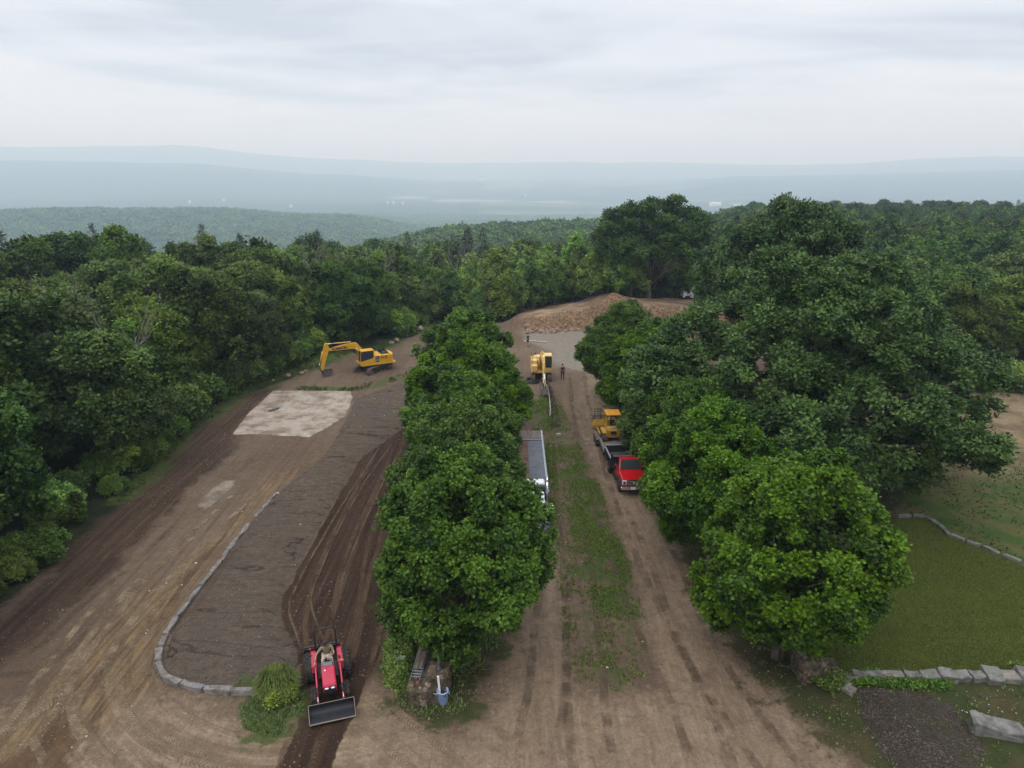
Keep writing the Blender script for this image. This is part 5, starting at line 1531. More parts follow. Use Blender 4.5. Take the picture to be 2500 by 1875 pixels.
# --- small bulldozer on the trailer
def dozer(loc, rz):
    root = empty('bulldozer', loc, rz, 'small yellow bulldozer with a canopy, seen from behind on the equipment trailer', 'bulldozer')
    for s in (-1, 1): crawler(root, s * .66, 2.15, .62, .40, MUD)
    MB().prism([(-1.0, .35), (1.1, .35), (1.1, .95), (-.3, 1.0), (-.95, .85)], -.44, .44).build('hull', YEL3, root, .03)
    MB().prism([(.25, .9), (1.25, .9), (1.28, 1.28), (.25, 1.38)], -.34, .34).build('engine_hood', YEL3, root, .03)
    MB().prism([(-1.02, .45), (-.55, .5), (-.55, 1.22), (-.92, 1.22), (-1.08, .95)], -.56, .56).build('fuel_tank', YEL3, root, .05)
    MB().box((0, -1.075, .78), (.46, .03, .28)).build('rear_grille', BLK, root)
    MB().box((0, -1.02, 1.20), (.50, .02, .10)).build('name_plate', WPL, root)
    text_part('plate_lettering', 'CATERPILLAR', .085, INK, root, (0, -1.032, 1.20), (R(90), 0, 0))
    MB().box((0, -.25, 1.1), (.5, .5, .16)).box((0, -.52, 1.42), (.52, .12, .55)).build('seat', BLK, root, .03)
    for s in (-1, 1):
        MB().prism([(-.95, .68), (.35, .68), (.35, .76), (-.95, .76)], s * .45, s * .86).build('fender', YEL3, root, .01)
        MB().box((s * .46, -.35, 1.05), (.16, .7, .3)).build('armrest', YEL3, root, .02)
    for s in (-1, 1):
        MB().prism([(-.72, 1.0), (-.58, 1.0), (-.56, 2.15), (-.72, 2.15)], s * .50 - .05, s * .50 + .05).build('canopy_post', YEL3, root, .01)
        MB().prism([(.30, .9), (.42, .9), (.40, 2.15), (.28, 2.15)], s * .50 - .05, s * .50 + .05).build('canopy_post', YEL3, root, .01)
    MB().box((0, -.17, 2.2), (1.22, 1.35, .10), top=(.96, .96)).build('canopy_roof', mat('orange_yellow_roof', (.75, .33, .015), .5, var=.15, dirt=.4), root, .03)
    mb = MB(); mb.box((.0, -.68, 1.86), (.62, .06, .14)); mb.build('light_bar', YEL3, root, .01)
    mb = MB()
    for s in (-.2, .2): mb.ball((s, -.74, 1.92), (.07, .05, .07), 8, 6)
    mb.build('work_lamps', BLK, root)
    mb = MB()
    for k in range(3): mb.box((.34, .30, 1.70 + .09 * k), (.32, .03, .035))
    mb.build('screen', BLK, root)
    MB().cyl((.12, .8, 1.3), (.12, .8, 1.95), .05, n=8).build('exhaust_pipe', BLK, root)
    # blade ahead of the machine, trash rack above it
    MB().prism([(1.62, .05), (1.70, .05), (1.60, .45), (1.72, .95), (1.64, .95), (1.52, .45)], -1.28, 1.28).build('blade', YEL3, root, .01)
    mb = MB().box((0, 1.68, 1.28), (2.56, .05, .05))
    for k in range(3): mb.box((0, 1.67, 1.0 + .1 * k), (2.5, .03, .035))
    for s in (-1.26, -.62, 0, .62, 1.26): mb.box((s, 1.67, 1.1), (.05, .05, .4))
    mb.build('trash_rack', BLK, root)
    for s in (-1, 1): MB().prism([(-.1, .25), (1.6, .2), (1.6, .36), (-.1, .40)], s * .92 - .05, s * .92 + .05).build('push_arm', YEL3, root, .01)
    return root
tx, ty = 8.15, 50.9
trot = R(0.8)
def tl(x, y, z): # trailer local to world
    c, s = math.cos(trot), math.sin(trot)
    return (tx + x * c - y * s, ty + x * s + y * c, z)
tz = H(tx, ty + 2.5)
# --- equipment trailer
tr_ = empty('equipment_trailer', (tx, ty, tz), trot, 'plank-decked equipment trailer hitched behind the red truck, carrying the bulldozer', 'trailer')
MB().box((0, 3.1, .70), (2.05, 6.2, .07)).build('deck', PLK, tr_, .01)
mb = MB()
for s in (-1.06, 1.06): mb.box((s, 3.1, .66), (.10, 6.3, .20))
mb.box((0, 0, .66), (2.2, .12, .2)); mb.box((0, 6.2, .6), (2.2, .12, .25)); mb.tube([(0, -1.3, .5), (0, .3, .55)], .07, 6); mb.tube([(-.9, .2, .6), (0, -1.1, .5)], .05, 6); mb.tube([(.9, .2, .6), (0, -1.1, .5)], .05, 6)
mb.build('frame', BLK, tr_, .01)
for s in (-1, 1):
    for yy in (3.2, 4.15): wheel(tr_, s * 1.16, yy, .36, .36, .24, GRY)
    MB().prism([(2.7, .68), (2.8, .80), (4.55, .80), (4.65, .68), (4.65, .72), (4.5, .84), (2.85, .84), (2.68, .72)], s * 1.03, s * 1.30).build('fender', MUD, tr_)
for s in (-.72, .72):
    mb = MB()
    for k in range(7): mb.box((s, 6.32 + .02 * k, .75 + k * .22), (.55, .05, .04))
    for q in (-.27, .27): mb.tube([(s + q, 6.28, .6), (s + q, 6.46, 2.1)], .03, 5)
    mb.build('loading_ramp', BLK, tr_)
dz = dozer(tl(-.02, 3.25, tz + .735), trot + R(1.5))

# --- red dump truck
def pickup(loc, rz):
    root = empty('dump_truck', loc, rz, 'red regular-cab dump truck with black dump bed facing the camera under the right maples', 'truck')
    W_ = 1.94; y_f = 2.35
    prof = [(-.25, .55), (2.18, .55), (2.30, .75), (2.30, 1.12), (2.22, 1.24), (1.05, 1.40), (.62, 2.00), (.50, 2.06), (-.10, 2.06), (-.25, 1.95)]
    # body with narrower greenhouse: lower box and cab top
    lower = [(-.25, .55), (2.18, .55), (2.30, .75), (2.30, 1.10), (2.20, 1.22), (1.02, 1.38), (-.25, 1.38)]
    MB().prism(lower, -.86, .86).build('body', RED, root, .07)
    mb = MB(); V = []
    for (y, z, x) in [(1.04, 1.36, .84), (.52, 1.98, .70), (-.24, 1.98, .70), (-.26, 1.36, .84)]:
        V += [(-x, y, z), (x, y, z)]
    mb.add(V, [(0, 2, 3, 1), (2, 4, 5, 3), (4, 6, 7, 5), (0, 1, 7, 6), (0, 6, 4, 2), (1, 3, 5, 7)])
    mb.build('cab', RED, root, .05)
    MB().box((0, .14, 2.0), (1.36, .80, .05), top=(.92, .9)).build('roof', RED, root, .02)
    V = [(-.74, 1.02, 1.42), (.74, 1.02, 1.42), (.63, .58, 1.935), (-.63, .58, 1.935)]
    V2 = [(a, b + .015, c + .015) for a, b, c in V]
    MB().add(V2 + [(a, b - .03, c - .03) for a, b, c in V], [(0, 1, 2, 3), (7, 6, 5, 4), (0, 4, 5, 1), (1, 5, 6, 2), (2, 6, 7, 3), (3, 7, 4, 0)]).build('windscreen', GLS2, root)
    for s in (-1, 1):
        V = [(s * .845, .86, 1.43), (s * .845, -.14, 1.43), (s * .725, -.14, 1.90), (s * .725, .50, 1.90)]
        f = [(0, 1, 2, 3)] if s < 0 else [(3, 2, 1, 0)]
        mb = MB().add(V + [(x - s * .03, y, z) for x, y, z in V], [(0, 1, 2, 3), (7, 6, 5, 4), (0, 4, 5, 1), (1, 5, 6, 2), (2, 6, 7, 3), (3, 7, 4, 0)])
        mb.build('side_window', GLS, root)
        d = MB().box((s * .868, .32, .97), (.02, 1.05, .74)).build('door', RED, root, .02)
        MB().box((s * .885, -.08, 1.2), (.03, .16, .04)).build('handle', BLK, d)
        m_ = MB().box((s * 1.10, .88, 1.52), (.20, .09, .34)).tube([(s * .84, .85, 1.4), (s * 1.05, .88, 1.42)], .03, 5).build('mirror', BLK, root, .03)
        MB().box((s * 1.10, .83, 1.52), (.17, .012, .29)).build('mirror_glass', CHR, m_)
        wheel(root, s * .84, 1.55, .42, .42, .27, CHR, .58)
        wheel(root, s * .90, -1.75, .42, .42, .30, WHP, .55); wheel(root, s * .62, -1.75, .42, .42, .24, WHP, .55)
        MB().prism([(1.05, .78), (1.18, 1.0), (1.42, 1.06), (1.75, 1.06), (1.98, 1.0), (2.08, .78), (2.0, .78), (1.9, .93), (1.7, .98), (1.44, .98), (1.22, .93), (1.13, .78)],
                   s * .84, s * .96).build('wheel_arch', BLK, root, .01)
        h = MB().box((s * .70, 2.29, 1.0), (.32, .10, .30)).build('headlight', LAMP, root, .03)
        MB().box((s * .70, 2.345, .98), (.16, .01, .16)).build('reflector', BLK2, h)
        MB().box((s * .86, -.05, .46), (.22, 1.5, .06)).build('running_board', BLK, root, .01)
    MB().box((0, 2.31, .98), (1.06, .08, .40)).build('grille', BLK, root, .03)
    mb = MB()
    for k in range(3): mb.box((0, 2.36, .86 + .12 * k), (1.0, .03, .05))
    mb.ball((0, 2.38, .98), (.13, .03, .06), 12, 6)
    mb.build('grille_bars', CHR, root, .01)
    MB().box((0, 2.42, .62), (1.92, .16, .22)).build('bumper', CHR, root, .05)
    MB().box((0, 2.44, .44), (1.6, .10, .14)).build('air_dam', BLK, root, .03)
    pl = MB().box((.12, 2.505, .62), (.34, .01, .17)).build('number_plate', WPL, root)
    mb = MB()
    for s in (-.36, .36): mb.box((s, -1.1, .62), (.10, 3.4, .18))
    mb.build('chassis', BLK, root)
    # dump bed with cab shield
    bd = MB(); y0, y1, wz, z0, z1 = -2.72, -.40, 1.12, .95, 1.62
    bd.box((0, (y0 + y1) / 2, z0), (2.16, y1 - y0, .08))
    for s in (-1, 1):
        bd.box((s * wz, (y0 + y1) / 2, (z0 + z1) / 2), (.06, y1 - y0, z1 - z0))
        for k in range(5): bd.box((s * (wz + .05), y0 + .1 + k * (y1 - y0 - .2) / 4, (z0 + z1) / 2), (.06, .08, z1 - z0 - .06))
    bd.box((0, y1, 1.52), (2.3, .06, 1.15)); bd.box((0, y0, (z0 + z1) / 2 + .05), (2.26, .06, z1 - z0 + .12))
    bd.build('dump_bed', BLK, root, .01)
    MB().prism([(y0 + .04, z0 + .04), (y1 - .04, z0 + .04), (y1 - .04, z0 + .12), (y0 + 1.2, z0 + .22), (y0 + .04, z0 + .20)], -wz + .04, wz - .04).build('loose_load', MUD, root)
    rl = MB()
    for s in (-1, 1): rl.box((s * wz, (y0 + y1) / 2, z1 + .03), (.11, y1 - y0, .06))
    rl.box((0, y0, z1 + .14), (2.32, .09, .06))
    rl.build('bed_rail', ALU, root, .01)
    MB().box((0, y1 + .26, 2.12), (2.28, .60, .05)).box((0, y1 + .57, 2.09), (2.28, .06, .13)).build('cab_shield', BLK, root, .01)
    MB().box((0, y1 + .61, 2.10), (2.2, .02, .09)).build('shield_edge', ALU, root, .005)
    for s in (-.9, 0, .9): MB().box((s, y1 + .63, 2.08), (.08, .02, .04)).build('marker_lamp', AMB, root)
    return root
trk = (8.35, 47.35); zt = H(*trk)
pk = pickup((trk[0], trk[1], zt), PI + R(3.5))

def rock_mesh(mb, c, r, seed, flat=.75, sub=2, rough=.22):
    bm = bmesh.new(); bmesh.ops.create_icosphere(bm, subdivisions=sub, radius=1)
    rg = random.Random(seed); cuts = [(Vector((rg.gauss(0, 1), rg.gauss(0, 1), rg.gauss(0, 1))).normalized(), rg.uniform(.55, .88)) for _ in range(9)]
    r = r if isinstance(r, (tuple, list)) else (r, r, r * flat)
    for v in bm.verts:
        p = v.co.copy()
        for d, k in cuts:
            q = p.dot(d)
            if q > k: p -= d * (q - k) * .92
        p *= 1 + rg.uniform(-rough, rough) * .25
        v.co = Vector((p.x * r[0], p.y * r[1], p.z * r[2]))
    V = [v.co + Vector(c) for v in bm.verts]; Fs = [[v.index for v in f.verts] for f in bm.faces]
    bm.free(); mb.add(V, Fs); return mb
def stone_mat(name, a, b, c=None, cells=0):
    t = NT(name); P = t.pos()
    n = t.noise(P, 2.2, 6, .65, .4); n2 = t.noise(P, 9, 5, .7); n3 = t.noise(P, .9, 3)
    col = t.mix(t.ramp(n, .36, .64), a, b)
    col = t.mix(t.ramp(n2, .56, .70, 0, .6), col, tuple(x * .5 for x in a))
    if c: col = t.mix(t.ramp(n3, .5, .62, 0, .7), col, c)
    if cells:
        vo = t.n('ShaderNodeTexVoronoi'); t.put(vo.inputs['Vector'], P); vo.inputs['Scale'].default_value = cells
        sv = t.n('ShaderNodeSeparateColor'); t.put(sv.inputs[0], vo.outputs['Color'])
        col = t.mix(1.0, col, t.mix(sv.outputs[0], (.45, .42, .38), (1.35, 1.28, 1.2)), 'MULTIPLY')
        vd = t.n('ShaderNodeTexVoronoi', feature='DISTANCE_TO_EDGE'); t.put(vd.inputs['Vector'], P); vd.inputs['Scale'].default_value = cells
        col = t.mix(t.ramp(vd.outputs['Distance'], .07, .02, 0, .8), col, (.07, .055, .045))
    col = t.mix(1.0, col, (.56, .54, .51), 'MULTIPLY')
    t.bsdf(col, .9, 0, t.bump(t.math('ADD', n, t.math('MULTIPLY', n2, .5)), .7, .04), .25)
    return t.m
GRAN = stone_mat('granite', (0.26, 0.235, 0.215), (0.46, 0.42, 0.385), (0.30, 0.31, 0.33))
GRAN2 = stone_mat('lichened_granite', (0.17, 0.165, 0.155), (0.36, 0.355, 0.34), (0.26, 0.30, 0.24))
FIELD = stone_mat('fieldstone', (0.30, 0.225, 0.165), (0.52, 0.42, 0.33))
MORT = stone_mat('mortared_stone', (0.18, 0.14, 0.105), (0.36, 0.30, 0.24), (0.15, 0.17, 0.10), 6.5)
CURB = stone_mat('kerb_granite', (0.21, 0.185, 0.17), (0.42, 0.385, 0.36), (0.27, 0.27, 0.29))

# load of stones in the dump bed
for i, (x, y, r, lb) in enumerate([(.62, -2.0, .19, 'round white stone lying in the dump bed'), (-.45, -2.05, .30, 'flat grey rock lying in the dump bed'), (.2, -1.9, .12, 'smallest grey stone lying in the dump bed'),
                                   (-.05, -2.2, .15, 'dark rock in the middle of the dump bed')]):
    mb = rock_mesh(MB(), (0, 0, 0), r, 40 + i, .8); c, s = math.cos(PI + R(3.5)), math.sin(PI + R(3.5))
    tag(mb.build('stone', GRAN if i else WHP, None, loc=(trk[0] + x * c - y * s, trk[1] + x * s + y * c, zt + 1.12 + r * .6)), lb, 'stone', 'stones in the dump bed')

# --- dark semi truck with flatbed trailer under the left maples
def semi(loc, rz):
    root = empty('semi_truck', loc, rz, 'dark semi truck with white-topped cab and flatbed trailer half hidden under the left maples', 'truck')
    # local +y forward; front bumper at y=0
    hood = [(0, .75), (-.05, 1.30), (-.35, 1.50), (-1.75, 1.68), (-1.75, .75)]
    MB().prism(hood, -.62, .62).build('hood', BLK2, root, .10)
    MB().box((0, .02, 1.05), (.95, .06, .68)).build('grille', CHR, root, .03)
    MB().box((0, .12, .52), (2.3, .20, .32)).build('bumper', CHR, root, .05)
    MB().box((0, -2.35, 1.45), (1.75, 1.25, 1.5), top=(.95, .95)).build('cab', BLK2, root, .06)
    MB().box((0, -2.35, 2.26), (1.72, 1.2, .14), top=(.92, .9)).build('cab_roof', WHP, root, .06)
    MB().box((0, -1.71, 1.92), (1.5, .05, .52), (R(-8), 0, 0)).build('windscreen', GLS2, root, .01)
    MB().box((0, -1.55, 2.24), (1.68, .34, .05), (R(14), 0, 0)).build('sun_visor', WHP, root, .02)
    MB().box((0, -3.75, 1.6), (1.9, 1.2, 1.9), top=(.97, .97)).build('sleeper', DKG, root, .08)
    MB().box((0, -3.75, 2.60), (1.85, .7, .15), top=(.9, .85)).build('sleeper_roof', WHP, root, .05)
    for s in (-1, 1):
        f = MB(); pts = []
        for k in range(9):
            a = PI * k / 8; pts.append((-.62 + .62 * math.cos(a), .55 + .62 * math.sin(a) * .95))
        inner = [(y * .92 - .05, z * .93) for y, z in pts]
        f.prism(pts + inner[::-1], s * .70, s * 1.15); f.build('front_fender', BLK2, root, .02)
        wheel(root, s * .95, -.62, .50, .50, .28, CHR, .55)
        ht = MB().box((s * .82, .0, .98), (.26, .10, .24)).build('headlight', LAMP, root, .03)
        ac = MB().lathe([(.10, 1.0), (.19, 1.05), (.19, 1.75), (.20, 1.78)], (s * .98, -1.55, 0), n=18).build('air_cleaner', BLK, root, 0, True)
        MB().lathe([(.20, 1.76), (.205, 1.80), (.12, 1.9), (.02, 1.92)], (s * .98, -1.55, 0), n=18).build('air_cleaner_cap', CHR, ac, 0, True)
        st = MB().tube([(s * 1.02, -3.05, .9), (s * 1.02, -3.05, 2.9)], .09, 10).build('exhaust_stack', CHR, root, 0, True)
        MB().tube([(s * 1.02, -3.05, 2.85), (s * 1.02, -3.09, 3.02), (s * 1.02, -3.25, 3.15)], .085, 10).build('stack_tip', CHR, st, 0, True)
        m_ = MB().tube([(s * .9, -1.8, 2.0), (s * 1.3, -1.75, 2.05)], .018, 5).tube([(s * .9, -1.8, 1.45), (s * 1.3, -1.75, 1.42)], .018, 5).tube([(s * 1.3, -1.75, 2.05), (s * 1.3, -1.75, 1.42)], .018, 5).build('mirror_frame', ALU, root)
        MB().box((s * 1.3, -1.72, 1.74), (.17, .06, .42)).build('mirror', CHR, m_, .02)
        MB().ball((s * 1.2, -.7, 1.55), (.17, .17, .05), 16, 6).tube([(s * 1.1, -.75, 1.2), (s * 1.2, -.7, 1.55)], .015, 5).build('fender_mirror', CHR, root, 0, True)
        MB().box((s * .98, -2.7, .55), (.5, 1.5, .42)).build('fuel_tank', ALU, root, .12)
        for yy in (-5.3, -6.55):
            wheel(root, s * 1.0, yy, .5, .5, .3, ALU); wheel(root, s * .66, yy, .5, .5, .3, ALU)
        MB().box((s * .75, .10, .9), (.10, .03, .08)).build('turn_signal', AMB, root)
    MB().box((0, -4.0, .75), (.9, 7.4, .22)).build('chassis', BLK, root)
    return root
def flatbed(parent):
    # deck in three lengths: planks, steel plate, planks; side rails
    y0, y1 = -4.9, -16.4
    mb = MB()
    for s in (-1, 1): mb.box((s * 1.22, (y0 + y1) / 2, 1.12), (.12, y0 - y1, .2))
    for k in range(28): mb.box((1.30, y0 - .3 - k * .4, 1.16), (.04, .10, .10)); mb.box((-1.30, y0 - .3 - k * .4, 1.16), (.04, .10, .10))
    mb.build('side_rail', ALU, parent)
    MB().box((0, (y0 + y1) / 2, .98), (2.3, y0 - y1, .22)).build('trailer_frame', BLK, parent)
    mb = MB()
    for k in range(10): mb.box((-1.035 + k * .23, y1 + 1.0, 1.16), (.215, 2.0, .05))
    mb.build('tail_planks', PLK, parent)
    MB().box((0, y1 + 2.03, 1.18), (2.34, .07, .07)).build('cross_bar', ALU, parent)
    mb = MB()
    for k in range(6): mb.box((-.58 + (k - 2.2) * .0 + k * .23, -9.2, 1.15), (.215, 9.2, .05))
    PLm = mat('blue_grey_plate', (.16, .17, .20), .6, .2, var=.2, dirt=.3)
    MB().box((-.60, -10.4, 1.155), (1.10, 7.6, .05)).build('steel_plate', PLm, parent)
    mb = MB()
    for k in range(5): mb.box((.07 + k * .23, -9.6, 1.155), (.215, 9.2, .05))
    mb.build('deck_planks', PLK2, parent)
    mb = MB()
    for k in range(5): mb.box((-1.05 + k * .23, -5.8, 1.165), (.215, 1.5, .05))
    mb.build('front_planks', PLK2, parent)
    for s in (-1, 1):
        for yy in (-13.2, -14.4): wheel(parent, s * 1.0, yy, .48, .48, .4, ALU)
sm_loc = (1.2, 38.0)
sm = semi((sm_loc[0], sm_loc[1], H(*sm_loc)), PI)
fb = empty('flatbed_trailer', (sm_loc[0] - .02, sm_loc[1], H(sm_loc[0], 48)), PI, 'long flatbed trailer with planks and blue-grey plate behind the dark semi truck', 'trailer')
flatbed(fb)

# --- white truck partly seen through the oak at the far heaps
wt = empty('dump_truck', (31.3, 113, H(31.3, 113) - .3), R(95), 'white truck mostly hidden behind the huge oak at the far spoil heaps', 'truck')
MB().box((0, 2.4, 1.5), (2.2, 1.7, 1.6), top=(.92, .85)).build('cab', WHP, wt, .08)
MB().box((0, 3.6, 1.15), (1.7, 1.2, .9), top=(.9, .9)).build('hood', WHP, wt, .08)
MB().box((0, 3.12, 1.85), (1.9, .35, .55)).build('windscreen', GLS2, wt, .03)
MB().prism([(-3.4, 1.1), (1.3, 1.1), (1.3, 2.3), (-3.6, 2.3)], -1.15, 1.15).build('dump_body', ALU, wt, .04)
MB().box((0, 0, .85), (.9, 8, .25)).build('chassis', BLK, wt)
for s in (-1, 1):
    for yy in (3.5, -1.4, -2.7): wheel(wt, s * 1.0, yy, .52, .52, .32, WHP)

# ================================================================== THE TRACTOR AND ITS DRIVER
th = math.atan2(-.30, -.955) ; # heading vector (0.30,-0.955)
hx_, hy_ = .30, -.954
trz = math.atan2(-hx_, hy_)
tq = (-8.12, 26.25); tzz = H(*tq)
tc_ = empty('tractor', (tq[0], tq[1], tzz), trz, 'compact red tractor with black front bucket and roll bar driving over fresh dark soil', 'tractor')
for s in (-1, 1):
    wheel(tc_, s * .80, -.55, .60, .60, .36, mat('red_rim', (.45, .02, .04), .5, dirt=.5), .5, 20)
    wheel(tc_, s * .68, 1.08, .36, .36, .24, mat('pale_rim', (.5, .46, .42), .5, dirt=.4), .5, 16)
    MB().prism([(-1.12, .75), (-1.05, 1.08), (-.75, 1.20), (-.25, 1.20), (.02, 1.02), (.10, .74), (.0, .74), (-.1, .95), (-.3, 1.10), (-.7, 1.10), (-.98, 1.0), (-1.04, .75)],
               s * .44, s * .68).build('rear_fender', PINK, tc_, .02)
    MB().box((s * .52, -.45, 1.18), (.10, .7, .03)).build('fender_top', BLK, tc_, .01)
    MB().box((s * .70, -1.0, 1.2), (.08, .06, .08)).build('tail_lamp', REDL, tc_, .01)
    if s < 0: MB().box((s * .62, .05, 1.12), (.14, .07, .07)).build('turn_signal', AMB, tc_, .01)
    # loader arm: rear tower, bent arm, ram
    arm = MB().prism([(.10, 1.10), (.25, 1.16), (1.25, .92), (1.78, .50), (1.86, .32), (1.74, .30), (1.62, .42), (1.15, .78), (.2, 1.0)], s * .52 - .035, s * .52 + .035).build('loader_arm', PINK, tc_, .015)
    MB().prism([(.10, .45), (.35, .45), (.30, 1.12), (.12, 1.15)], s * .52 - .045, s * .52 + .045).build('loader_tower', BLK, tc_, .01)
    ram(tc_, (s * .52, .45, .50), (s * .52, 1.1, .74), .03, .6, 'lift_ram', BLK); ram(tc_, (s * .52, 1.3, .95), (s * .52, 1.86, .60), .03, .55, 'tilt_ram', BLK)
MB().prism([(-.95, .35), (1.2, .35), (1.2, .6), (-.95, .72)], -.22, .22).build('chassis', BLK, tc_, .03)
MB().box((0, -.15, .62), (.86, 1.0, .05)).build('floor_plate', BLK, tc_, .01)
MB().prism([(.22, .62), (1.30, .55), (1.34, .92), (1.20, 1.05), (.25, 1.16)], -.29, .29).build('hood', PINK, tc_, .07)
MB().box((0, 1.33, .72), (.46, .12, .34)).build('grille', BLK, tc_, .04)
for s in (-1, 1): MB().ball((s * .13, 1.39, .86), (.09, .035, .045), 10, 6).build('headlight', LAMP, tc_, 0, True)
MB().cyl((.14, .55, 1.10), (.14, .55, 1.16), .035, n=10).build('filler_cap', WHP, tc_)
MB().box((0, .16, 1.12), (.42, .22, .16), (R(-18), 0, 0)).build('dashboard', GRY, tc_, .03)
mb = MB()
for i in range(16):
    a0, a1 = 2 * PI * i / 16, 2 * PI * (i + 1) / 16
    q = Euler((R(38), 0, 0)).to_matrix()
    mb.cyl(q @ Vector((.18 * math.cos(a0), .18 * math.sin(a0), 0)), q @ Vector((.18 * math.cos(a1), .18 * math.sin(a1), 0)), .014, n=6)
mb.tube([(0, 0, 0), (0, .12, -.14)], .015, 6).tube([(-.18, 0, 0), (.18, 0, 0)], .012, 5)
mb.build('steering_wheel', BLK, tc_, loc=(0, -.06, 1.24))
MB().box((0, -.55, .95), (.44, .44, .12)).box((0, -.80, 1.18), (.42, .10, .36)).build('seat', BLK, tc_, .04)
MB().tube([(-.46, -.98, .8), (-.46, -1.02, 1.9), (-.40, -1.03, 2.08), (-.26, -1.03, 2.14), (.26, -1.03, 2.14), (.40, -1.03, 2.08), (.46, -1.02, 1.9), (.46, -.98, .8)], .035, 8).build('roll_bar', BLK, tc_, 0, True)
mb = MB()
mb.prism([(-1.85, .18), (-1.55, .18), (-1.50, .55), (-1.55, .60), (-1.85, .50)], -.92, -.89).prism([(-1.85, .18), (-1.55, .18), (-1.50, .55), (-1.55, .60), (-1.85, .50)], .89, .92)
mb.box((0, -1.58, .42), (1.8, .05, .40)).box((0, -1.80, .52), (1.8, .10, .10)).tube([(0, -1.0, .7), (0, -1.6, .75)], .04, 6).tube([(-.3, -1.0, .4), (-.35, -1.6, .4)], .035, 6).tube([(.3, -1.0, .4), (.35, -1.6, .4)], .035, 6)
mb.tube([(-.2, -1.6, .6), (0, -1.55, .95), (.2, -1.6, .6)], .03, 6)
mb.cyl((-.9, -1.95, .30), (.9, -1.95, .30), .14, n=12)
mb.build('box_blade', BLK, tc_, .008, loc=(.16, 0, .2)).scale = (.92, 1, 1)
MB().cyl((-.46, 1.80, .42), (.46, 1.80, .42), .06, n=12).build('cross_tube', PINK, tc_)
# bucket: open to the front and slightly up
bk = [(1.95, .64), (1.90, .54), (1.875, .44), (1.88, .34), (1.92, .26), (1.99, .20), (2.10, .17), (2.50, .15)]
mb = MB()
for i in range(len(bk) - 1):
    (a, b), (c, d) = bk[i], bk[i + 1]; n_ = Vector((0, -(d - b), c - a)).normalized() * -.025
    V = [(-.92, a, b), (.92, a, b), (.92, c, d), (-.92, c, d)]; V += [(p[0], p[1] + n_.y, p[2] + n_.z) for p in V]
    mb.add(V, [(0, 1, 2, 3), (7, 6, 5, 4), (0, 4, 5, 1), (1, 5, 6, 2), (2, 6, 7, 3), (3, 7, 4, 0)])
mb.prism(bk, -.935, -.915); mb.prism(bk, .915, .935)
bko = mb.build('bucket', mat('black_bucket', (.014, .015, .020), .6, var=.3, scale=5, dirt=.12, dirtcol=(.06, .05, .04)), tc_)
mb = MB().box((0, 2.51, .155), (1.87, .05, .025))
for s in (-1, 1): mb.tube([(s * .925, 1.95, .65), (s * .925, 2.50, .18)], .014, 5)
mb.tube([(-.93, 1.95, .65), (.93, 1.95, .65)], .014, 5)
mb.build('worn_edge', mat('worn_steel_edge', (.34, .28, .22), .5, .3), bko)

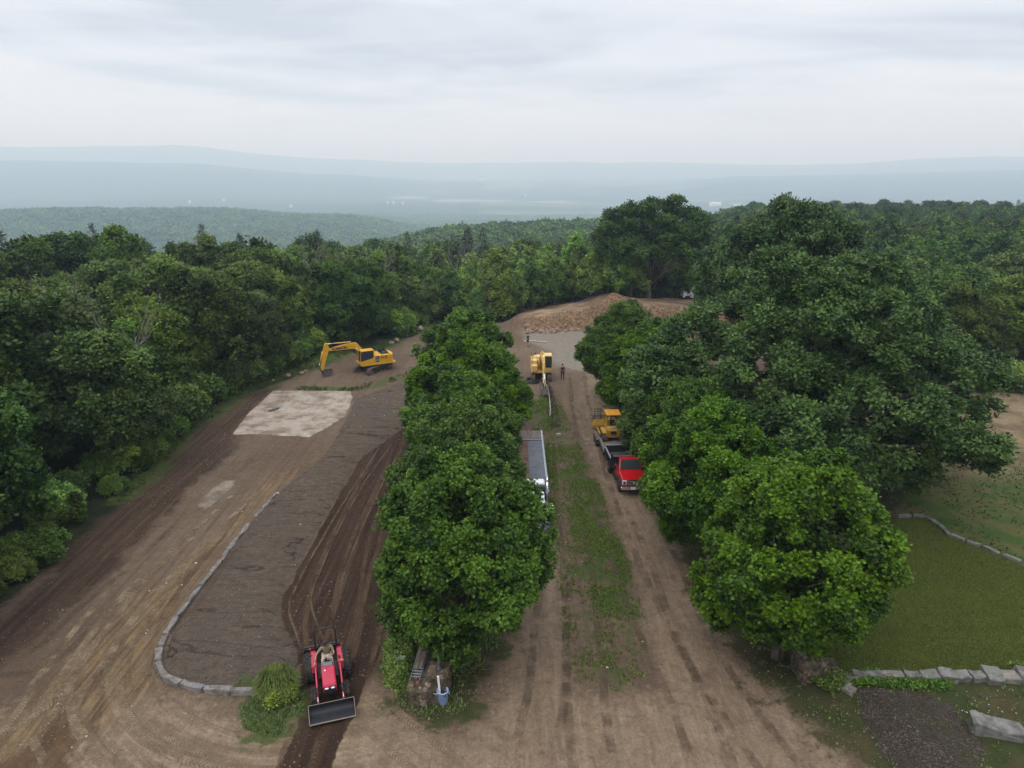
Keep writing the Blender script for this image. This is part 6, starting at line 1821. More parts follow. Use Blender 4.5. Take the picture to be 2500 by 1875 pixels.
# people --------------------------------------------------------------
def skinned(name, nodes, edges, m, parent, levels=1, root=0):
    me = bpy.data.meshes.new(name)
    me.from_pydata([n[0] for n in nodes], edges, [])
    me.materials.append(m)
    o = link(name, me, parent)
    sk = o.modifiers.new('skin', 'SKIN'); sk.use_smooth_shade = True; sk.branch_smoothing = .6
    if not me.skin_vertices: me.skin_vertices.new()
    for i, n in enumerate(nodes):
        v = me.skin_vertices[0].data[i]; r = n[1]; v.radius = r if isinstance(r, tuple) else (r, r); v.use_root = (i == root)
    sb = o.modifiers.new('sub', 'SUBSURF'); sb.levels = levels; sb.render_levels = levels
    return o
SKIN = mat('skin', (.46, .26, .19), .6); HAIR = mat('dark_hair', (.025, .018, .014), .7)
def person(loc, rz, J, label, shirt, legsm, longlegs, sleeves=True, capm=None, scale=1.0, group=None):
    """J: joints in body coordinates, +y is where the person faces"""
    root = empty('person', loc, rz, label, 'person', group); root.scale = (scale,) * 3
    p = J; N = []; E = []
    def add(q, r, par=None):
        N.append((tuple(q), r))
        if par is not None: E.append((par, len(N) - 1))
        return len(N) - 1
    V = Vector
    pel = add(p['pelvis'], (.14, .11)); bel = add(V(p['pelvis']).lerp(V(p['chest']), .5), (.135, .10), pel)
    ch = add(p['chest'], (.165, .11), bel); nk = add(p['neck'], .055, ch); hd0 = add(V(p['head']) - V((0, 0, .05)), (.07, .075), nk); hd = add(V(p['head']) + V((0, 0, .06)), (.078, .09), hd0)
    for s in ('l', 'r'):
        sh_ = add(p['sh' + s], .062, ch); el = add(p['el' + s], .043, sh_); wr = add(p['wr' + s], .028, el)
        d = (V(p['wr' + s]) - V(p['el' + s])).normalized(); sd_ = d.cross(V((0, 0, 1))).normalized() if abs(d.z) < .9 else V((0, 1, 0))
        pm = add(V(p['wr' + s]) + d * .07, (.036, .018), wr)
        cl = p.get('curl', V((0, .03, 0)))
        for k in range(4):
            b = V(p['wr' + s]) + d * .095 + sd_ * (k - 1.5) * .021
            f1 = add(b, .010, pm); L_ = (.06, .07, .065, .05)[k]; f2 = add(b + d * L_ * .6 + cl * .3, .009, f1); add(b + d * L_ * .9 + cl, .007, f2)
        t1 = add(V(p['wr' + s]) + d * .04 + sd_ * -.04, .012, pm); add(V(p['wr' + s]) + d * .085 + sd_ * -.055 + cl * .5, .009, t1)
        hp = add(p['hp' + s], .092, pel); kn = add(p['kn' + s], .058, hp); an = add(p['an' + s], .038, kn)
        add(V(p['an' + s]) + V(p.get('foot', (0, .15, -.055))), (.038, .028), an)
    skinned('body', N, E, SKIN, root)
    # face
    h = V(p['head']); f = V(p.get('look', (0, 1, 0))).normalized(); rt = f.cross(V((0, 0, 1))).normalized()
    hr = MB(); hr.ball(h + V((0, 0, .075)) - f * .018, (.094, .108, .095), 14, 10, (0, 0, math.atan2(-f.x, f.y)))
    fc = MB().ball(h + f * .085 + V((0, 0, -.005)), (.014, .02, .024), 8, 6); 
    for s in (-1, 1): fc.ball(h + rt * s * .083 + V((0, 0, .0)), (.014, .022, .032), 8, 6)
    fc.build('nose_and_ears', SKIN, root, 0, True)
    ey = MB()
    for s in (-1, 1): ey.ball(h + f * .080 + rt * s * .032 + V((0, 0, .025)), (.011, .008, .008), 8, 6)
    ey.ball(h + f * .080 + V((0, 0, -.045)), (.024, .008, .006), 8, 6)
    ey.build('eyes_and_mouth', HAIR, root, 0, True)
    hr.build('hair', HAIR, root, 0, True)
    if capm:
        c = MB().ball(h + V((0, 0, .10)), (.102, .115, .085), 14, 8, (0, 0, math.atan2(-f.x, f.y))); c.box(h + f * .14 + V((0, 0, .085)), (.16, .14, .018), (0, 0, math.atan2(-f.x, f.y)))
        c.build('cap', capm, root, 0, True)
    # shirt
    N = []; E = []
    b0 = add(V(p['pelvis']) + V((0, 0, .04)), (.175, .135)); b1 = add(V(p['pelvis']).lerp(V(p['chest']), .5), (.178, .132), b0); b2 = add(p['chest'], (.215, .145), b1); add(V(p['chest']).lerp(V(p['neck']), .8), (.075, .07), b2)
    for s in ('l', 'r'):
        s1 = add(p['sh' + s], .078, b2)
        if sleeves: add(V(p['sh' + s]).lerp(V(p['el' + s]), .72), .062, s1)
    skinned('shirt', N, E, shirt, root)
    N = []; E = []
    b0 = add(V(p['pelvis']) + V((0, 0, .02)), (.158, .125))
    for s in ('l', 'r'):
        a = add(p['hp' + s], .105, b0)
        k = add(V(p['hp' + s]).lerp(V(p['kn' + s]), .92), .080, a)
        if longlegs: k = add(p['kn' + s], .074, k); add(V(p['kn' + s]).lerp(V(p['an' + s]), .95), .058, k)
    skinned('trousers' if longlegs else 'shorts', N, E, legsm, root)
    for s in ('l', 'r'):
        a = V(p['an' + s]); ft = V(p.get('foot', (0, .15, -.055)))
        MB().box(a + ft * .5 + V((0, 0, -.025)), (.10, .29, .10), top=(.8, .75)).build('shoe', DKG, root, .025)
    return root
STAND = dict(pelvis=(0, 0, .94), chest=(0, .01, 1.32), neck=(0, .01, 1.50), head=(0, .03, 1.60), shl=(-.19, 0, 1.42), shr=(.19, 0, 1.42),
             ell=(-.25, -.02, 1.13), elr=(.26, -.02, 1.13), wrl=(-.26, .06, .88), wrr=(.28, .05, .88), hpl=(-.10, 0, .88), hpr=(.10, 0, .88),
             knl=(-.12, .02, .49), knr=(.13, .03, .49), anl=(-.13, -.02, .085), anr=(.15, .0, .085), curl=Vector((0, .02, -.01)))
DSH = mat('dark_shirt', (.030, .026, .034), .9); DTR = mat('dark_trousers', (.022, .022, .026), .9)
px_, py_ = G(1215, 820)
person((px_, py_, H(px_, py_)), R(8), STAND, 'standing person in dark top and dark trousers beside the digging excavator', DSH, DTR, True, sleeves=False)
px_, py_ = G(1134, 747)
ST2 = dict(STAND); ST2.update(elr=(.30, .05, 1.15), wrr=(.16, .22, 1.08), ell=(-.29, .03, 1.15), wrl=(-.18, .2, 1.02))
person((px_ + .35, py_, H(px_, py_)), R(-60), ST2, 'person in dark shirt and olive shorts on the gravel, partly behind the left maples', DSH, mat('olive_shorts', (.09, .085, .05), .9), False)
# driver: seated, one hand on the wheel, other by the loader lever, looking down to his right
SIT = dict(pelvis=(0, -.52, 1.08), chest=(-.02, -.42, 1.46), neck=(-.03, -.36, 1.63), head=(.02, -.31, 1.73), look=(.45, .8, -.35), shl=(-.21, -.42, 1.55), shr=(.18, -.40, 1.55),
           ell=(-.30, -.20, 1.32), elr=(.42, -.26, 1.34), wrl=(-.12, -.02, 1.30), wrr=(.50, .00, 1.22), hpl=(-.11, -.46, 1.05), hpr=(.11, -.46, 1.05),
           knl=(-.20, -.04, 1.06), knr=(.20, -.02, 1.06), anl=(-.25, .06, .70), anr=(.27, .08, .70), foot=(0, .13, -.045), curl=Vector((0, .02, -.05)))
person((tq[0], tq[1], tzz), trz, SIT, 'person in tan t-shirt, light shorts and dark cap driving the red tractor', mat('tan_shirt', (.30, .235, .14), .9), mat('khaki_shorts', (.74, .64, .48), .9), False, capm=mat('dark_cap', (.045, .035, .028), .9), scale=1.05)
# ================================================================== STONES, WALLS AND SMALL THINGS
def block_mesh(size, seed, rough=.06, cuts=4):
    """roughly hewn block"""
    bm = bmesh.new(); bmesh.ops.create_cube(bm, size=1)
    bmesh.ops.bevel(bm, geom=bm.edges[:], offset=.06, segments=1, affect='EDGES')
    bmesh.ops.subdivide_edges(bm, edges=bm.edges[:], cuts=2, use_grid_fill=True)
    rg = random.Random(seed); sk = rg.uniform(-.2, .2); sk2 = rg.uniform(-.12, .12)
    off = rg.uniform(0, 50)
    for v in bm.verts:
        c = v.co; x = c.x * size[0] * (1 + sk2 * c.y); y = c.y * size[1] * (1 + sk * c.x); z = c.z * size[2] * (1 + .12 * math.sin(off + c.x * 5))
        n = Vector((math.sin(off + x * 9 + z * 7), math.sin(off * 2 + y * 11 + x * 6), math.sin(off * 3 + z * 12 + y * 8))) * rough * .35
        v.co = Vector((x, y, z)) + n + Vector((rg.uniform(-1, 1), rg.uniform(-1, 1), rg.uniform(-1, 1))) * rough * .3
    V = [v.co.copy() for v in bm.verts]; Fs = [[v.index for v in f.verts] for f in bm.faces]; bm.free()
    return MB().add(V, Fs)
# kerb stones round the bed
kp = GP([(600, 1066), (583, 1083), (565, 1103), (538, 1135), (510, 1170), (474, 1227), (445, 1258), (421, 1293), (392, 1330), (366, 1362), (350, 1395),
         (341, 1418), (341, 1440), (352, 1465), (384, 1480), (455, 1499), (508, 1503), (565, 1501)])
kp = [Vector((x, y)) for x, y in kp]
seg = []; 
tot = [0]
for i in range(len(kp) - 1): tot.append(tot[-1] + (kp[i + 1] - kp[i]).length)
def along(s):
    for i in range(len(kp) - 1):
        if s <= tot[i + 1]: return kp[i].lerp(kp[i + 1], (s - tot[i]) / (tot[i + 1] - tot[i]))
    return kp[-1]
s_ = 0; i = 0; rk = random.Random(3)
while s_ < tot[-1] - .3:
    L_ = rk.uniform(.85, 1.5); L_ = min(L_, tot[-1] - s_)
    a = along(s_); b = along(s_ + L_); m_ = (a + b) / 2; d = b - a
    frac = s_ / tot[-1]
    hgt = .05 + .25 * frac + rk.uniform(-.03, .03); wd = rk.uniform(.20, .31)
    if .07 < frac < .16 and i % 2: s_ += L_; i += 1; continue      # a few are buried
    z = H(m_.x, m_.y)
    if frac < .3: lb = 'low half-buried kerb stone along the far straight side of the raked bed'
    elif frac < .62: lb = 'pale kerb stone on the left side of the raked bed before the bend'
    elif frac < .8: lb = 'kerb stone in the bend at the near left corner of the raked bed'
    else: lb = 'long cut kerb stone along the near end of the raked bed'
    o = block_mesh((d.length * rk.uniform(.93, .99), wd, hgt + .25), 500 + i, .07).build('kerb_stone', CURB, None, loc=(m_.x, m_.y, z + hgt / 2 - .12), rot=(rk.uniform(-.09, .09), rk.uniform(-.04, .04), math.atan2(d.y, d.x) + rk.uniform(-.05, .05)))
    tag(o, lb, 'kerb stone', 'granite kerb stones round the raked bed')
    s_ += L_ + .015; i += 1

# low wall of stones at the lawn edge
lw = [(1862, 1462, 'first stone'), ]
us = [1838, 1868, 1905, 1950, 1985, 2025, 2060, 2092, 2122, 2158, 2195, 2240, 2290]
desc = ['small stone half overgrown at the left end of the low lawn wall', 'narrow stone nearly hidden by creeping weeds in the low lawn wall', 'brown-stained stone behind the weeds in the low lawn wall',
        'broken pale stone right of the weeds in the low lawn wall', 'pitted grey stone of the low lawn wall', 'wide bluish slab in the middle of the low lawn wall', 'small dark stone right of the wide bluish slab',
        'greenish stone of the low lawn wall right of the small dark one', 'steeply tilted bluish slab standing out of the low lawn wall', 'long tan stone of the low lawn wall', 'large pale greenish slab jutting forward in the low lawn wall',
        'stone at the right edge of the picture in the low lawn wall', 'last stone of the low lawn wall at the picture edge']
for i, u in enumerate(us):
    v = 1462 + (u - 1838) * .018
    x, y = G(u, v); x2, y2 = G(us[i + 1] if i + 1 < len(us) else u + 40, v)
    w_ = (x2 - x) * .96
    dz = (.0, .0, .02, .02, .04, .12, .05, .05, .15, .06, .14, .08, .05)[i]; dp = (.35, .35, .38, .45, .5, .62, .5, .5, .85, .6, .8, .55, .5)[i]
    o = block_mesh((w_, dp, .45), 700 + i, .05).build('wall_stone', GRAN2 if i not in (2, 9) else GRAN, None, loc=(x + w_ / 2, y - .05, H(x, y) + .04 + dz * .8), rot=(R(rk.uniform(2, 9)), R(rk.uniform(-4, 4)), R(rk.uniform(-7, 5) - 2)))
    tag(o, desc[i], 'stone', 'stones of the low wall at the lawn')
# curved wall behind the lawn
cw = GP([(1935, 1117), (1970, 1116), (2000, 1118), (2030, 1138), (2050, 1158), (2085, 1172), (2120, 1184), (2160, 1200), (2212, 1222), (2290, 1255)])
k = 0
for i in range(len(cw) - 1):
    a, b = Vector(cw[i]), Vector(cw[i + 1]); n = max(1, int((b - a).length / .8))
    for j in range(n):
        p = a.lerp(b, (j + .5) / n); d = (b - a) / n
        o = block_mesh((d.length * rk.uniform(.7, .97), rk.uniform(.2, .32), .26), 800 + k, .05).build('wall_stone', GRAN2, None, loc=(p.x, p.y, H(p.x, p.y) + .04), rot=(rk.uniform(-.06, .06), rk.uniform(-.06, .06), math.atan2(d.y, d.x) + rk.uniform(-.08, .08)))
        tag(o, 'rough grey stone in the curved line of stones between the lawn and the dry field', 'stone', 'stones in the curved line behind the lawn'); k += 1

def rubble_pier(mb, w, d, h, seed, course=.22):
    """courses of irregular stones round a core"""
    rg = random.Random(seed); z = 0
    mb.box((0, 0, h / 2), (w * .9, d * .9, h))
    while z < h - .05:
        hh = min(course * rg.uniform(.8, 1.25), h - z)
        for (ax, L_, off, rz) in ((0, w, -d / 2, 0), (0, w, d / 2, 0), (1, d, -w / 2, 1), (1, d, w / 2, 1)):
            s = -L_ / 2
            while s < L_ / 2 - .05:
                l = min(rg.uniform(.22, .48), L_ / 2 - s); c = s + l / 2
                pos = Vector((c, off, z + hh / 2)) if not ax else Vector((off, c, z + hh / 2))
                sz = (l * .95, .16, hh * .93) if not ax else (.16, l * .95, hh * .93)
                b = block_mesh(sz, rg.randrange(9999), .025)
                mb.add([p + pos + Vector((rg.uniform(-.015, .015),) * 3) for p in b.v], b.f)
                s += l
        z += hh
    return mb
# left pillar with the pole
lx, ly = G(947.5, 1446, 1.12)   # middle of the pillar top
ly -= .62
pz = H(lx, ly + .5)
wx_, wy_ = G(904, 1478, .72)
pil = empty('stone_pillar', (lx, ly + .62, pz), R(-2), 'square mortared stone pillar holding the grey pole, behind the blue bin', 'pillar')
rubble_pier(MB(), .82, .9, 1.05, 11, .17).build('masonry', MORT, pil)
block_mesh((.90, 1.0, .12), 12, .04).build('cap_stone', stone_mat('cap_stone_grey', (.26, .215, .165), (.44, .38, .31), None, 5.0), pil, loc=(0, 0, 1.10))
pole = MB().tube([(0, 0, 0), (0, 0, 2.1)], .055, 10)
po = empty('pole', (lx + .02, ly + .62, pz + 1.16), R(0), 'weathered grey metal pole rising from the left stone pillar into the maple', 'pole')
pole.build('shaft', mat('weathered_pole', (.36, .40, .40), .5, .3, var=.25, dirt=.35), po, 0, True)
MB().lathe([(.17, 0), (.16, .07), (.09, .13), (.06, .2)], n=14).build('base_collar', mat('dark_collar', (.11, .10, .10), .6, .3), po, 0, True)
# broken wall to the left of it
wl = empty('stone_wall', (wx_, wy_, pz), 0, 'low broken stone wall with an arched gap, left of the pole pillar', 'wall')
mb = MB(); rubble_pier(mb, .80, .7, .72, 21, .16); mb.build('near_end', MORT, wl)
mb = MB(); rubble_pier(mb, .6, .35, .62, 22); mb.build('link_to_pillar', MORT, wl, loc=(.62, -.05, 0))
mb = MB(); rubble_pier(mb, .62, 4.6, .62, 23); mb.build('long_wall', stone_mat('grey_wall_stone', (.16, .15, .145), (.33, .31, .30)), wl, loc=(.02, 2.7, 0), rot=(0, 0, R(2)))
for i, (dx, dy, r, lb, m_) in enumerate([(.42, -.05, .15, 'round pale stone resting on the broken wall left of the pillar', FIELD), (-.05, .1, .10, 'reddish brick lump on the broken wall, beside the round pale stone', mat('brick_red', (.28, .11, .08), .9)),
                                         (-.25, -.08, .09, 'brown rubble lump on the left of the broken wall top', FIELD), (.1, -.2, .08, 'small pinkish rubble piece on the broken wall\'s front edge', mat('pink_rubble', (.40, .24, .19), .9))]):
    tag(rock_mesh(MB(), (0, 0, 0), r, 60 + i, .8).build('rubble_stone', m_, None, loc=(wx_ + dx, wy_ - .05 + dy, pz + .73 + r * .5)), lb, 'stone', 'loose rubble on the broken wall')
# ladder laid on the wall with planks on it
la = Vector((*G(896, 1469, pz + .80), pz + .80)); lbv = Vector((*G(923, 1378, pz + .95), pz + .95))
d = (lbv - la); L_ = d.length; rzl = math.atan2(-d.x, d.y); rxl = math.asin(d.z / L_)
lad = empty('ladder', la, rzl, 'aluminium ladder lying along the broken stone wall with planks on top', 'ladder', rx=rxl)
mb = MB()
for s in (-.21, .21): mb.box((s, L_ / 2, 0), (.03, L_, .08))
mb.build('rails', ALU, lad, .005)
mb = MB(); nr = 14
for k in range(nr): mb.cyl((-.2, .2 + k * (L_ - .4) / (nr - 1), 0), (.2, .2 + k * (L_ - .4) / (nr - 1), 0), .02, n=6)
mb.build('rungs', ALU, lad)
for i, (ox, y0, y1, lb) in enumerate([(-.09, .6, L_ * .8, 'left grey plank lying on the ladder'), (.09, .7, L_ * .8, 'right grey plank lying on the ladder')]):
    c, s = math.cos(rzl), math.sin(rzl); cy = (y0 + y1) / 2
    o = MB().box((0, 0, 0), (.17, y1 - y0, .05)).build('plank', PLK, None, .005, loc=(la.x + ox * c - cy * s, la.y + ox * s + cy * c, la.z + d.z * cy / L_ + .07), rot=(rxl, 0, rzl))
    tag(o, lb, 'plank', 'planks on the ladder')
mb = MB(); rg = random.Random(9)
for k in range(14):
    a = Vector((rg.uniform(-.2, .2), rg.uniform(-.35, .35), rg.uniform(0, .08))); mb.tube([a, a + Vector((rg.uniform(-.25, .25), rg.uniform(-.3, .3), rg.uniform(-.02, .08)))], .012, 5)
c, s = math.cos(rzl), math.sin(rzl); cy = L_ * .74
tag(mb.build('twigs', mat('brown_twigs', (.20, .11, .06), .9), None, loc=(la.x - cy * s, la.y + cy * c, la.z + .18)), 'heap of dry brown twigs lying on the planks of the ladder', 'twigs')
# blue bin with scraps
bx_, by_ = G(957, 1518); bz_ = H(bx_, by_)
bn = empty('plastic_bin', (bx_, by_, bz_), 0, 'light blue round plastic bin full of scraps in front of the stone pillar', 'bin')
BLU = mat('light_blue_plastic', (.33, .43, .66), .45, var=.06, dirt=.10, k=1)
bn.scale = (.84, .84, .84)
MB().lathe([(.20, .0), (.235, .03), (.275, .72), (.30, .74), (.30, .80), (.262, .80), (.25, .5), (.24, .12), (.05, .10)], n=28).build('shell', BLU, bn, 0, True)
mb = MB()
for s in (-1, 1): mb.tube([(s * .29, -.08, .66), (s * .335, -.06, .62), (s * .335, .06, .62), (s * .29, .08, .66)], .02, 6)
mb.build('handles', BLU, bn)
MB().lathe([(.24, .50), (.24, .52)], n=20).build('dark_filling', DKG, bn)
for i, (dx, dy, h, l, rx, ry, r, m_, lb, nm, ct) in enumerate([
        (-.13, .02, .30, 1.15, .05, -.05, .045, WHP, 'tall white plastic pipe standing in the blue bin', 'plastic_pipe', 'pipe'),
        (.05, .05, .42, .5, -.6, .7, .035, BLK, 'black pipe offcut lying across the top of the blue bin', 'pipe_offcut', 'pipe'),
        (.0, -.02, .45, .42, .2, -1.1, .03, ALU, 'grey-white pipe offcut lying in the blue bin', 'pipe_offcut', 'pipe'),
        (.12, -.08, .48, .35, .9, .3, .04, DKG, 'dark scrap bent over the rim of the blue bin', 'scrap', 'scrap')]):
    o = MB().cyl((0, 0, 0), (0, 0, l), r, n=12, cap=True).build(nm, m_, None, 0, False, loc=(bx_ + dx * .84, by_ + dy * .84, bz_ + h * .84), rot=(rx, ry, 0))
    tag(o, lb, ct)
tag(rock_mesh(MB(), (0, 0, 0), (.17, .13, .09), 77).build('stone', GRAN2, None, loc=(*G(915, 1522), H(*G(915, 1522)) + .05)), 'small pale angular stone in the grass left of the blue bin', 'stone')
# mullein-like plants in the weeds
def rosette(loc, r, label, seed):
    rg = random.Random(seed); mb = MB()
    for k in range(16):
        a = k * 2.4; el = rg.uniform(.2, .9); d_ = Vector((math.cos(a) * math.cos(el), math.sin(a) * math.cos(el), math.sin(el))); s_v = Vector((-math.sin(a), math.cos(a), 0)); L2 = r * rg.uniform(.7, 1)
        b0 = d_ * .03; m1 = d_ * L2 * .5 + Vector((0, 0, .04)); t_ = d_ * L2 - Vector((0, 0, .10 * L2))
        mb.add([b0, m1 + s_v * .08 * r / .4, t_, m1 - s_v * .08 * r / .4, m1 - Vector((0, 0, .03))], [(0, 1, 4), (1, 2, 4), (2, 3, 4), (3, 0, 4)])
    root = empty('plant', loc, 0, label, 'plant')
    mb.build('leaves', mat('pale_felt_leaf', (.20, .27, .15), .8), root)
    MB().tube([(0, 0, -loc[2] * 0 - .8), (0, 0, .1)], .02, 5).build('stem', mat('felt_stem', (.18, .22, .12), .9), root)
x, y = G(862, 1412); rosette((x, y, H(x, y) + .95), .42, 'pale green felt-leaved plant standing in the weeds, upper of two', 1)
x, y = G(868, 1462); rosette((x, y, H(x, y) + .85), .40, 'pale green felt-leaved plant in the weeds just left of the ladder foot', 2)

# right pillar and its wall
rx_, ry_ = G(1752, 1474); rz__ = H(rx_, ry_)
rp_ = empty('stone_pillar', (rx_ + .1, ry_ + .65, rz__), R(3), 'broad broken stone pillar at the corner of the lawn under the nearest right maple', 'pillar')
rubble_pier(MB(), 1.05, 1.1, 1.15, 31, .18).build('masonry', MORT, rp_)
block_mesh((1.0, .8, .16), 32, .06).build('cap_stone', GRAN, rp_, loc=(-.1, .05, 1.2), rot=(.05, .03, .2))
mb = MB()
for k, (dx, dy, dz, s) in enumerate([(.55, .25, .85, (.55, .5, .4)), (.75, -.1, .55, (.6, .5, .4)), (.95, .1, .3, (.6, .55, .5)), (1.15, -.25, .12, (.5, .5, .3)), (.5, .6, 1.0, (.4, .5, .35))]):
    b = block_mesh(s, 330 + k, .06); mb.add([p + Vector((dx, dy, dz)) for p in b.v], b.f)
mb.build('tumbled_shoulder', MORT, rp_)
MB().tube([(-.12, .05, 1.2), (-.12, .07, 1.75), (-.02, .1, 1.95)], .05, 8).build('post_stump', mat('weathered_pole2', (.36, .38, .38), .5, .3, var=.2), rp_)
for u, v, s, lb in [(1815, 1482, (.7, .6, .35), 'flat pale stone lying at the foot of the right pillar'), (1838, 1468, (.6, .4, .3), 'stone between the right pillar and the low lawn wall'), (1832, 1492, (.42, .5, .22), 'small flat stone at the corner of the dark pile')]:
    x, y = G(u, v); tag(block_mesh(s, int(u), .05).build('stone', GRAN, None, loc=(x, y, H(x, y) + .06), rot=(.1, .05, u)), lb, 'stone')
# big granite slab at lower right
x, y = G(2152, 1588)
tag(block_mesh((1.85, .78, .55), 901, .09).build('granite_block', GRAN2, None, loc=(x, y + .1, H(x, y) + .22), rot=(R(4), R(3), R(-17))), 'long rough granite block lying in the grass at the lower right', 'stone block')

# boulders near the excavator
for i, (u, v, r, lb) in enumerate([(895, 768, .85, 'biggest round boulder right of the excavator'), (908, 763, .45, 'smaller boulder leaning beside the biggest round one'), (925, 775, .6, 'boulder half hidden by the left maples near the round boulder'),
        (909, 715, .85, 'light boulder at the top of the dirt slope beside the wood'), (845, 742, .62, 'pale boulder in the grass just behind the excavator'), (857, 738, .75, 'wide pale boulder in the grass behind the excavator'),
        (925, 738, .7, 'boulder beside the far maples below the top of the slope'), (918, 728, .5, 'tan boulder on the slope near the far maples'), (928, 752, .7, 'upright boulder at the edge of the far left maple'),
        (622, 815, .55, 'whitish boulder at the wood edge left of the excavator bucket'), (652, 808, .5, 'dull boulder beside the wood, second from the bucket'), (661, 804, .42, 'small boulder nearest the excavator bucket'),
        (590, 824, .35, 'small pale stone in the grass at the wood edge')]):
    x, y = G(u, v); tag(rock_mesh(MB(), (0, 0, 0), (r * .72, r * .6, r * .52), 1000 + i, sub=2).build('boulder', FIELD, None, loc=(x, y, H(x, y) + r * .28), rot=(0, 0, i * 1.7)), lb, 'boulder', 'boulders around the excavator')
# rocks in the cut bank
rg = random.Random(44)
for i in range(64):
    x = rg.uniform(2.0, 15.5); y = 95.6 + abs(rg.gauss(0, .8)) + (x > 12) * rg.uniform(-2.2, 0); r = rg.uniform(.22, .5) * (1.35 if i % 5 == 0 else 1)
    e_ = float(vn(np.array([x / 4.5]), np.array([1.3]), 21)[0]); y -= e_
    tag(rock_mesh(MB(), (0, 0, 0), (r, r * .9, r * .8), 1100 + i, sub=1).build('rock', FIELD, None, loc=(x, y, H(x, y) + r * .2), rot=(i, i * 2, i * 3)), 'pale rock fallen at the foot of the far cut bank', 'rock', 'rocks at the foot of the cut bank')
# pale boards on the gravel by the second person
x, y = G(1145, 737); 
tag(MB().box((0, 0, 0), (1.6, .5, .06)).build('board', mat('pale_board', (.44, .35, .24), .8), None, .01, loc=(x, y, H(x, y) + .08), rot=(0, 0, .1)), 'short pale board lying at the near edge of the gravel', 'board')
x, y = G(1162, 738)
tag(MB().box((0, 0, 0), (2.6, .35, .06)).build('board', mat('pale_board', (.44, .35, .24), .8), None, .01, loc=(x, y, H(x, y) + .08), rot=(0, 0, -.35)), 'longer pale board pointing right on the gravel edge', 'board')
# drain pipe into the trench and a coil
x0, y0 = G(1172, 832); 
pts = [(u, v) for u, v in [(1171, 829), (1178, 834), (1184, 846), (1187, 862), (1189, 884), (1188, 900)]]
P3 = [(*G(u, v), H(*G(u, v)) + .35 * (1 - i / 5) + .08) for i, (u, v) in enumerate(pts)]
tag(MB().tube(P3, .055, 8).build('drain_pipe', mat('pale_pipe', (.50, .46, .40), .6), None, 0, True), 'pale flexible drain pipe curving from the excavator bucket into the trench', 'pipe')
cx_, cy_ = G(1148, 826)
mb = MB()
for k in range(5):
    q = [(cx_ + (.75 - .05 * k) * math.cos(t), cy_ + (.75 - .05 * k) * math.sin(t), H(cx_, cy_) + .08 + .07 * k) for t in np.linspace(0, 2 * PI, 25)]
    mb.tube(q, .055, 6)
tag(mb.build('pipe_coil', BLK, None, 0, True), 'coil of black drain pipe lying beside the digging excavator', 'pipe coil')
# concrete block and scrap in the lane
x, y = G(1206, 943); tag(MB().box((0, 0, 0), (.40, .20, .20)).build('concrete_block', mat('concrete', (.45, .42, .39), .9, var=.1), None, .01, loc=(x, y, H(x, y) + .1), rot=(0, 0, .05)), 'grey concrete block at the near end of the trench', 'block')
x, y = G(1211, 955); tag(rock_mesh(MB(), (0, 0, 0), (.22, .1, .08), 87).build('stone', GRAN, None, loc=(x, y, H(x, y) + .04)), 'thin pale stone below the concrete block in the lane', 'stone')
# bits on the pad
x, y = G(592, 888); tag(MB().box((0, 0, 0), (1.1, .22, .16)).build('timber', mat('grey_timber', (.18, .165, .16), .9, var=.2), None, .01, loc=(x, y, H(x, y) + .1), rot=(0, 0, 1.0)), 'dark grey timber lying on the concrete pad', 'timber')
# grade stake
x, y = G(706, 972); tag(MB().box((0, 0, .5), (.05, .03, 1.0)).build('stake', mat('stake_wood', (.42, .30, .18), .8), None, loc=(x, y, H(x, y))), 'thin wooden stake at the far edge of the raked bed', 'stake')

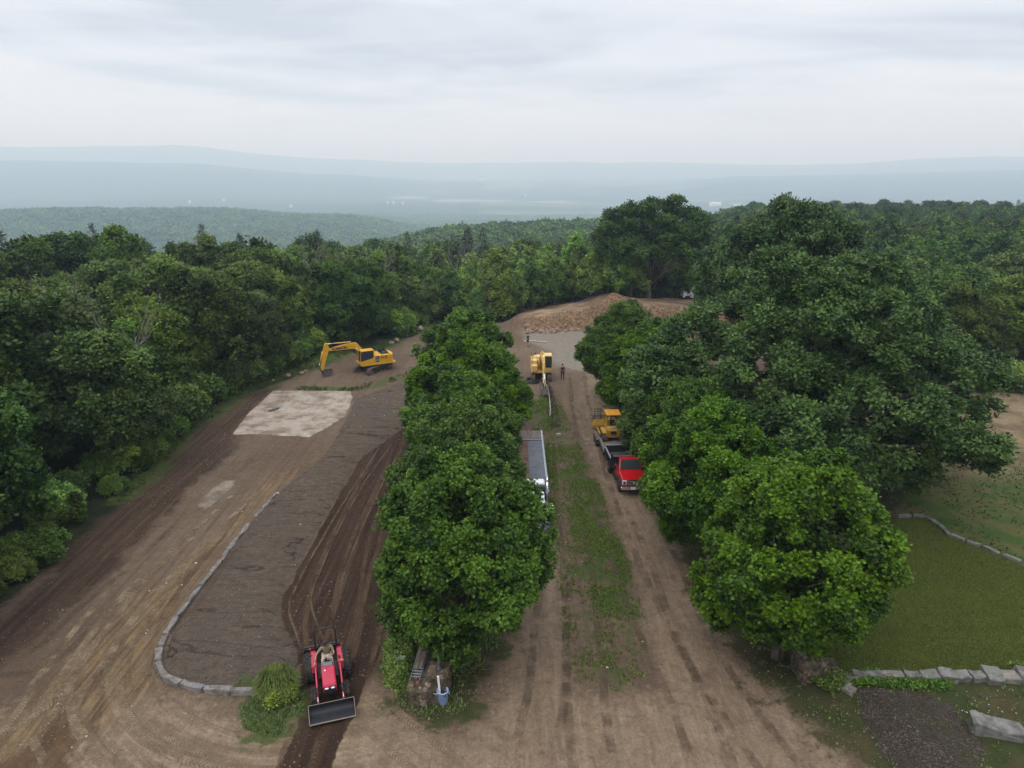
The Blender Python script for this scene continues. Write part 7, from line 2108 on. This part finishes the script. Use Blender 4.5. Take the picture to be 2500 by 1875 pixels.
# ================================================================== FAR BUILDINGS in the valley (white dots)
FARW = mat('white_siding', (.80, .80, .80), .6); FARR = mat('grey_roof', (.30, .30, .32), .7)
for i, (u, v, wd, dp, hh, lb) in enumerate([(1545, 441, 60, 25, 8, 'long low white building in the valley town, left one'), (1590, 444, 50, 22, 8, 'long white building in the valley town, right of the first'), (1572, 450, 30, 16, 7, 'smaller white building just below the long ones'),
        (1625, 447, 34, 16, 7, 'white building at the right end of the valley town'), (850, 437, 16, 12, 7, 'tiny white house, brightest of the valley cluster left of centre'), (838, 436, 12, 10, 7, 'tiny white house left of the brightest one'),
        (870, 438, 10, 10, 6, 'tiny pale house right of the brightest one'), (1040, 387, 70, 40, 14, 'faint pale building high in the hazy valley'), (484, 430, 14, 10, 7, 'tiny white house in the haze at far left'),
        (410, 434, 12, 9, 6, 'tiny white roof beyond the blue ridge at left'), (629, 443, 12, 10, 7, 'tiny white house left of centre behind the blue ridge'), (1135, 421, 16, 12, 7, 'faint pale barn in the valley fields'), (1365, 432, 18, 12, 7, 'faint pale barn right of the valley fields')]):
    # march the ray to the terrain
    dx = (u - 1106) / F; dy = (v - 829.5) / F; dv = Vector((dx, CT - dy * ST, -ST - dy * CT))
    t_ = 1500.0
    while t_ < 15000 and CAM_H + dv.z * t_ > float(terrain(np.array([dv.x * t_]), np.array([dv.y * t_]), False)[0]) + 12: t_ *= 1.01
    x, y = dv.x * t_, dv.y * t_; z = H(x, y)
    bd_ = empty('house' if wd < 20 else 'commercial_building', (x, y, z - 1), R(8 * i), lb, 'house' if wd < 20 else 'building', 'white buildings in the valley')
    MB().box((0, 0, (hh + 8) / 2), (wd, dp, hh + 8)).build('wall', FARW, bd_)
    MB().prism([(-dp / 2 - .5, hh + 8), (dp / 2 + .5, hh + 8), (0, hh + 8 + dp * .25)], -wd / 2, wd / 2).build('roof', FARR if i % 3 else FARW, bd_)

# ================================================================== HAZE
t = NT('haze_air')
pv = t.n('ShaderNodeVolumePrincipled')
pv.inputs['Color'].default_value = (0.63, 0.82, 1.0, 1)
pv.inputs['Absorption Color'].default_value = (1, 1, 1, 1)
pv.inputs['Density'].default_value = 0.00031
pv.inputs['Anisotropy'].default_value = 0.3
t.t.links.new(pv.outputs[0], t.out.inputs[1])
hb = MB().box((0, 20500, 30), (95000, 52000, 560))
tag(hb.build('haze', t.m), 'thin pale air haze filling the valley', 'haze', kind='stuff')
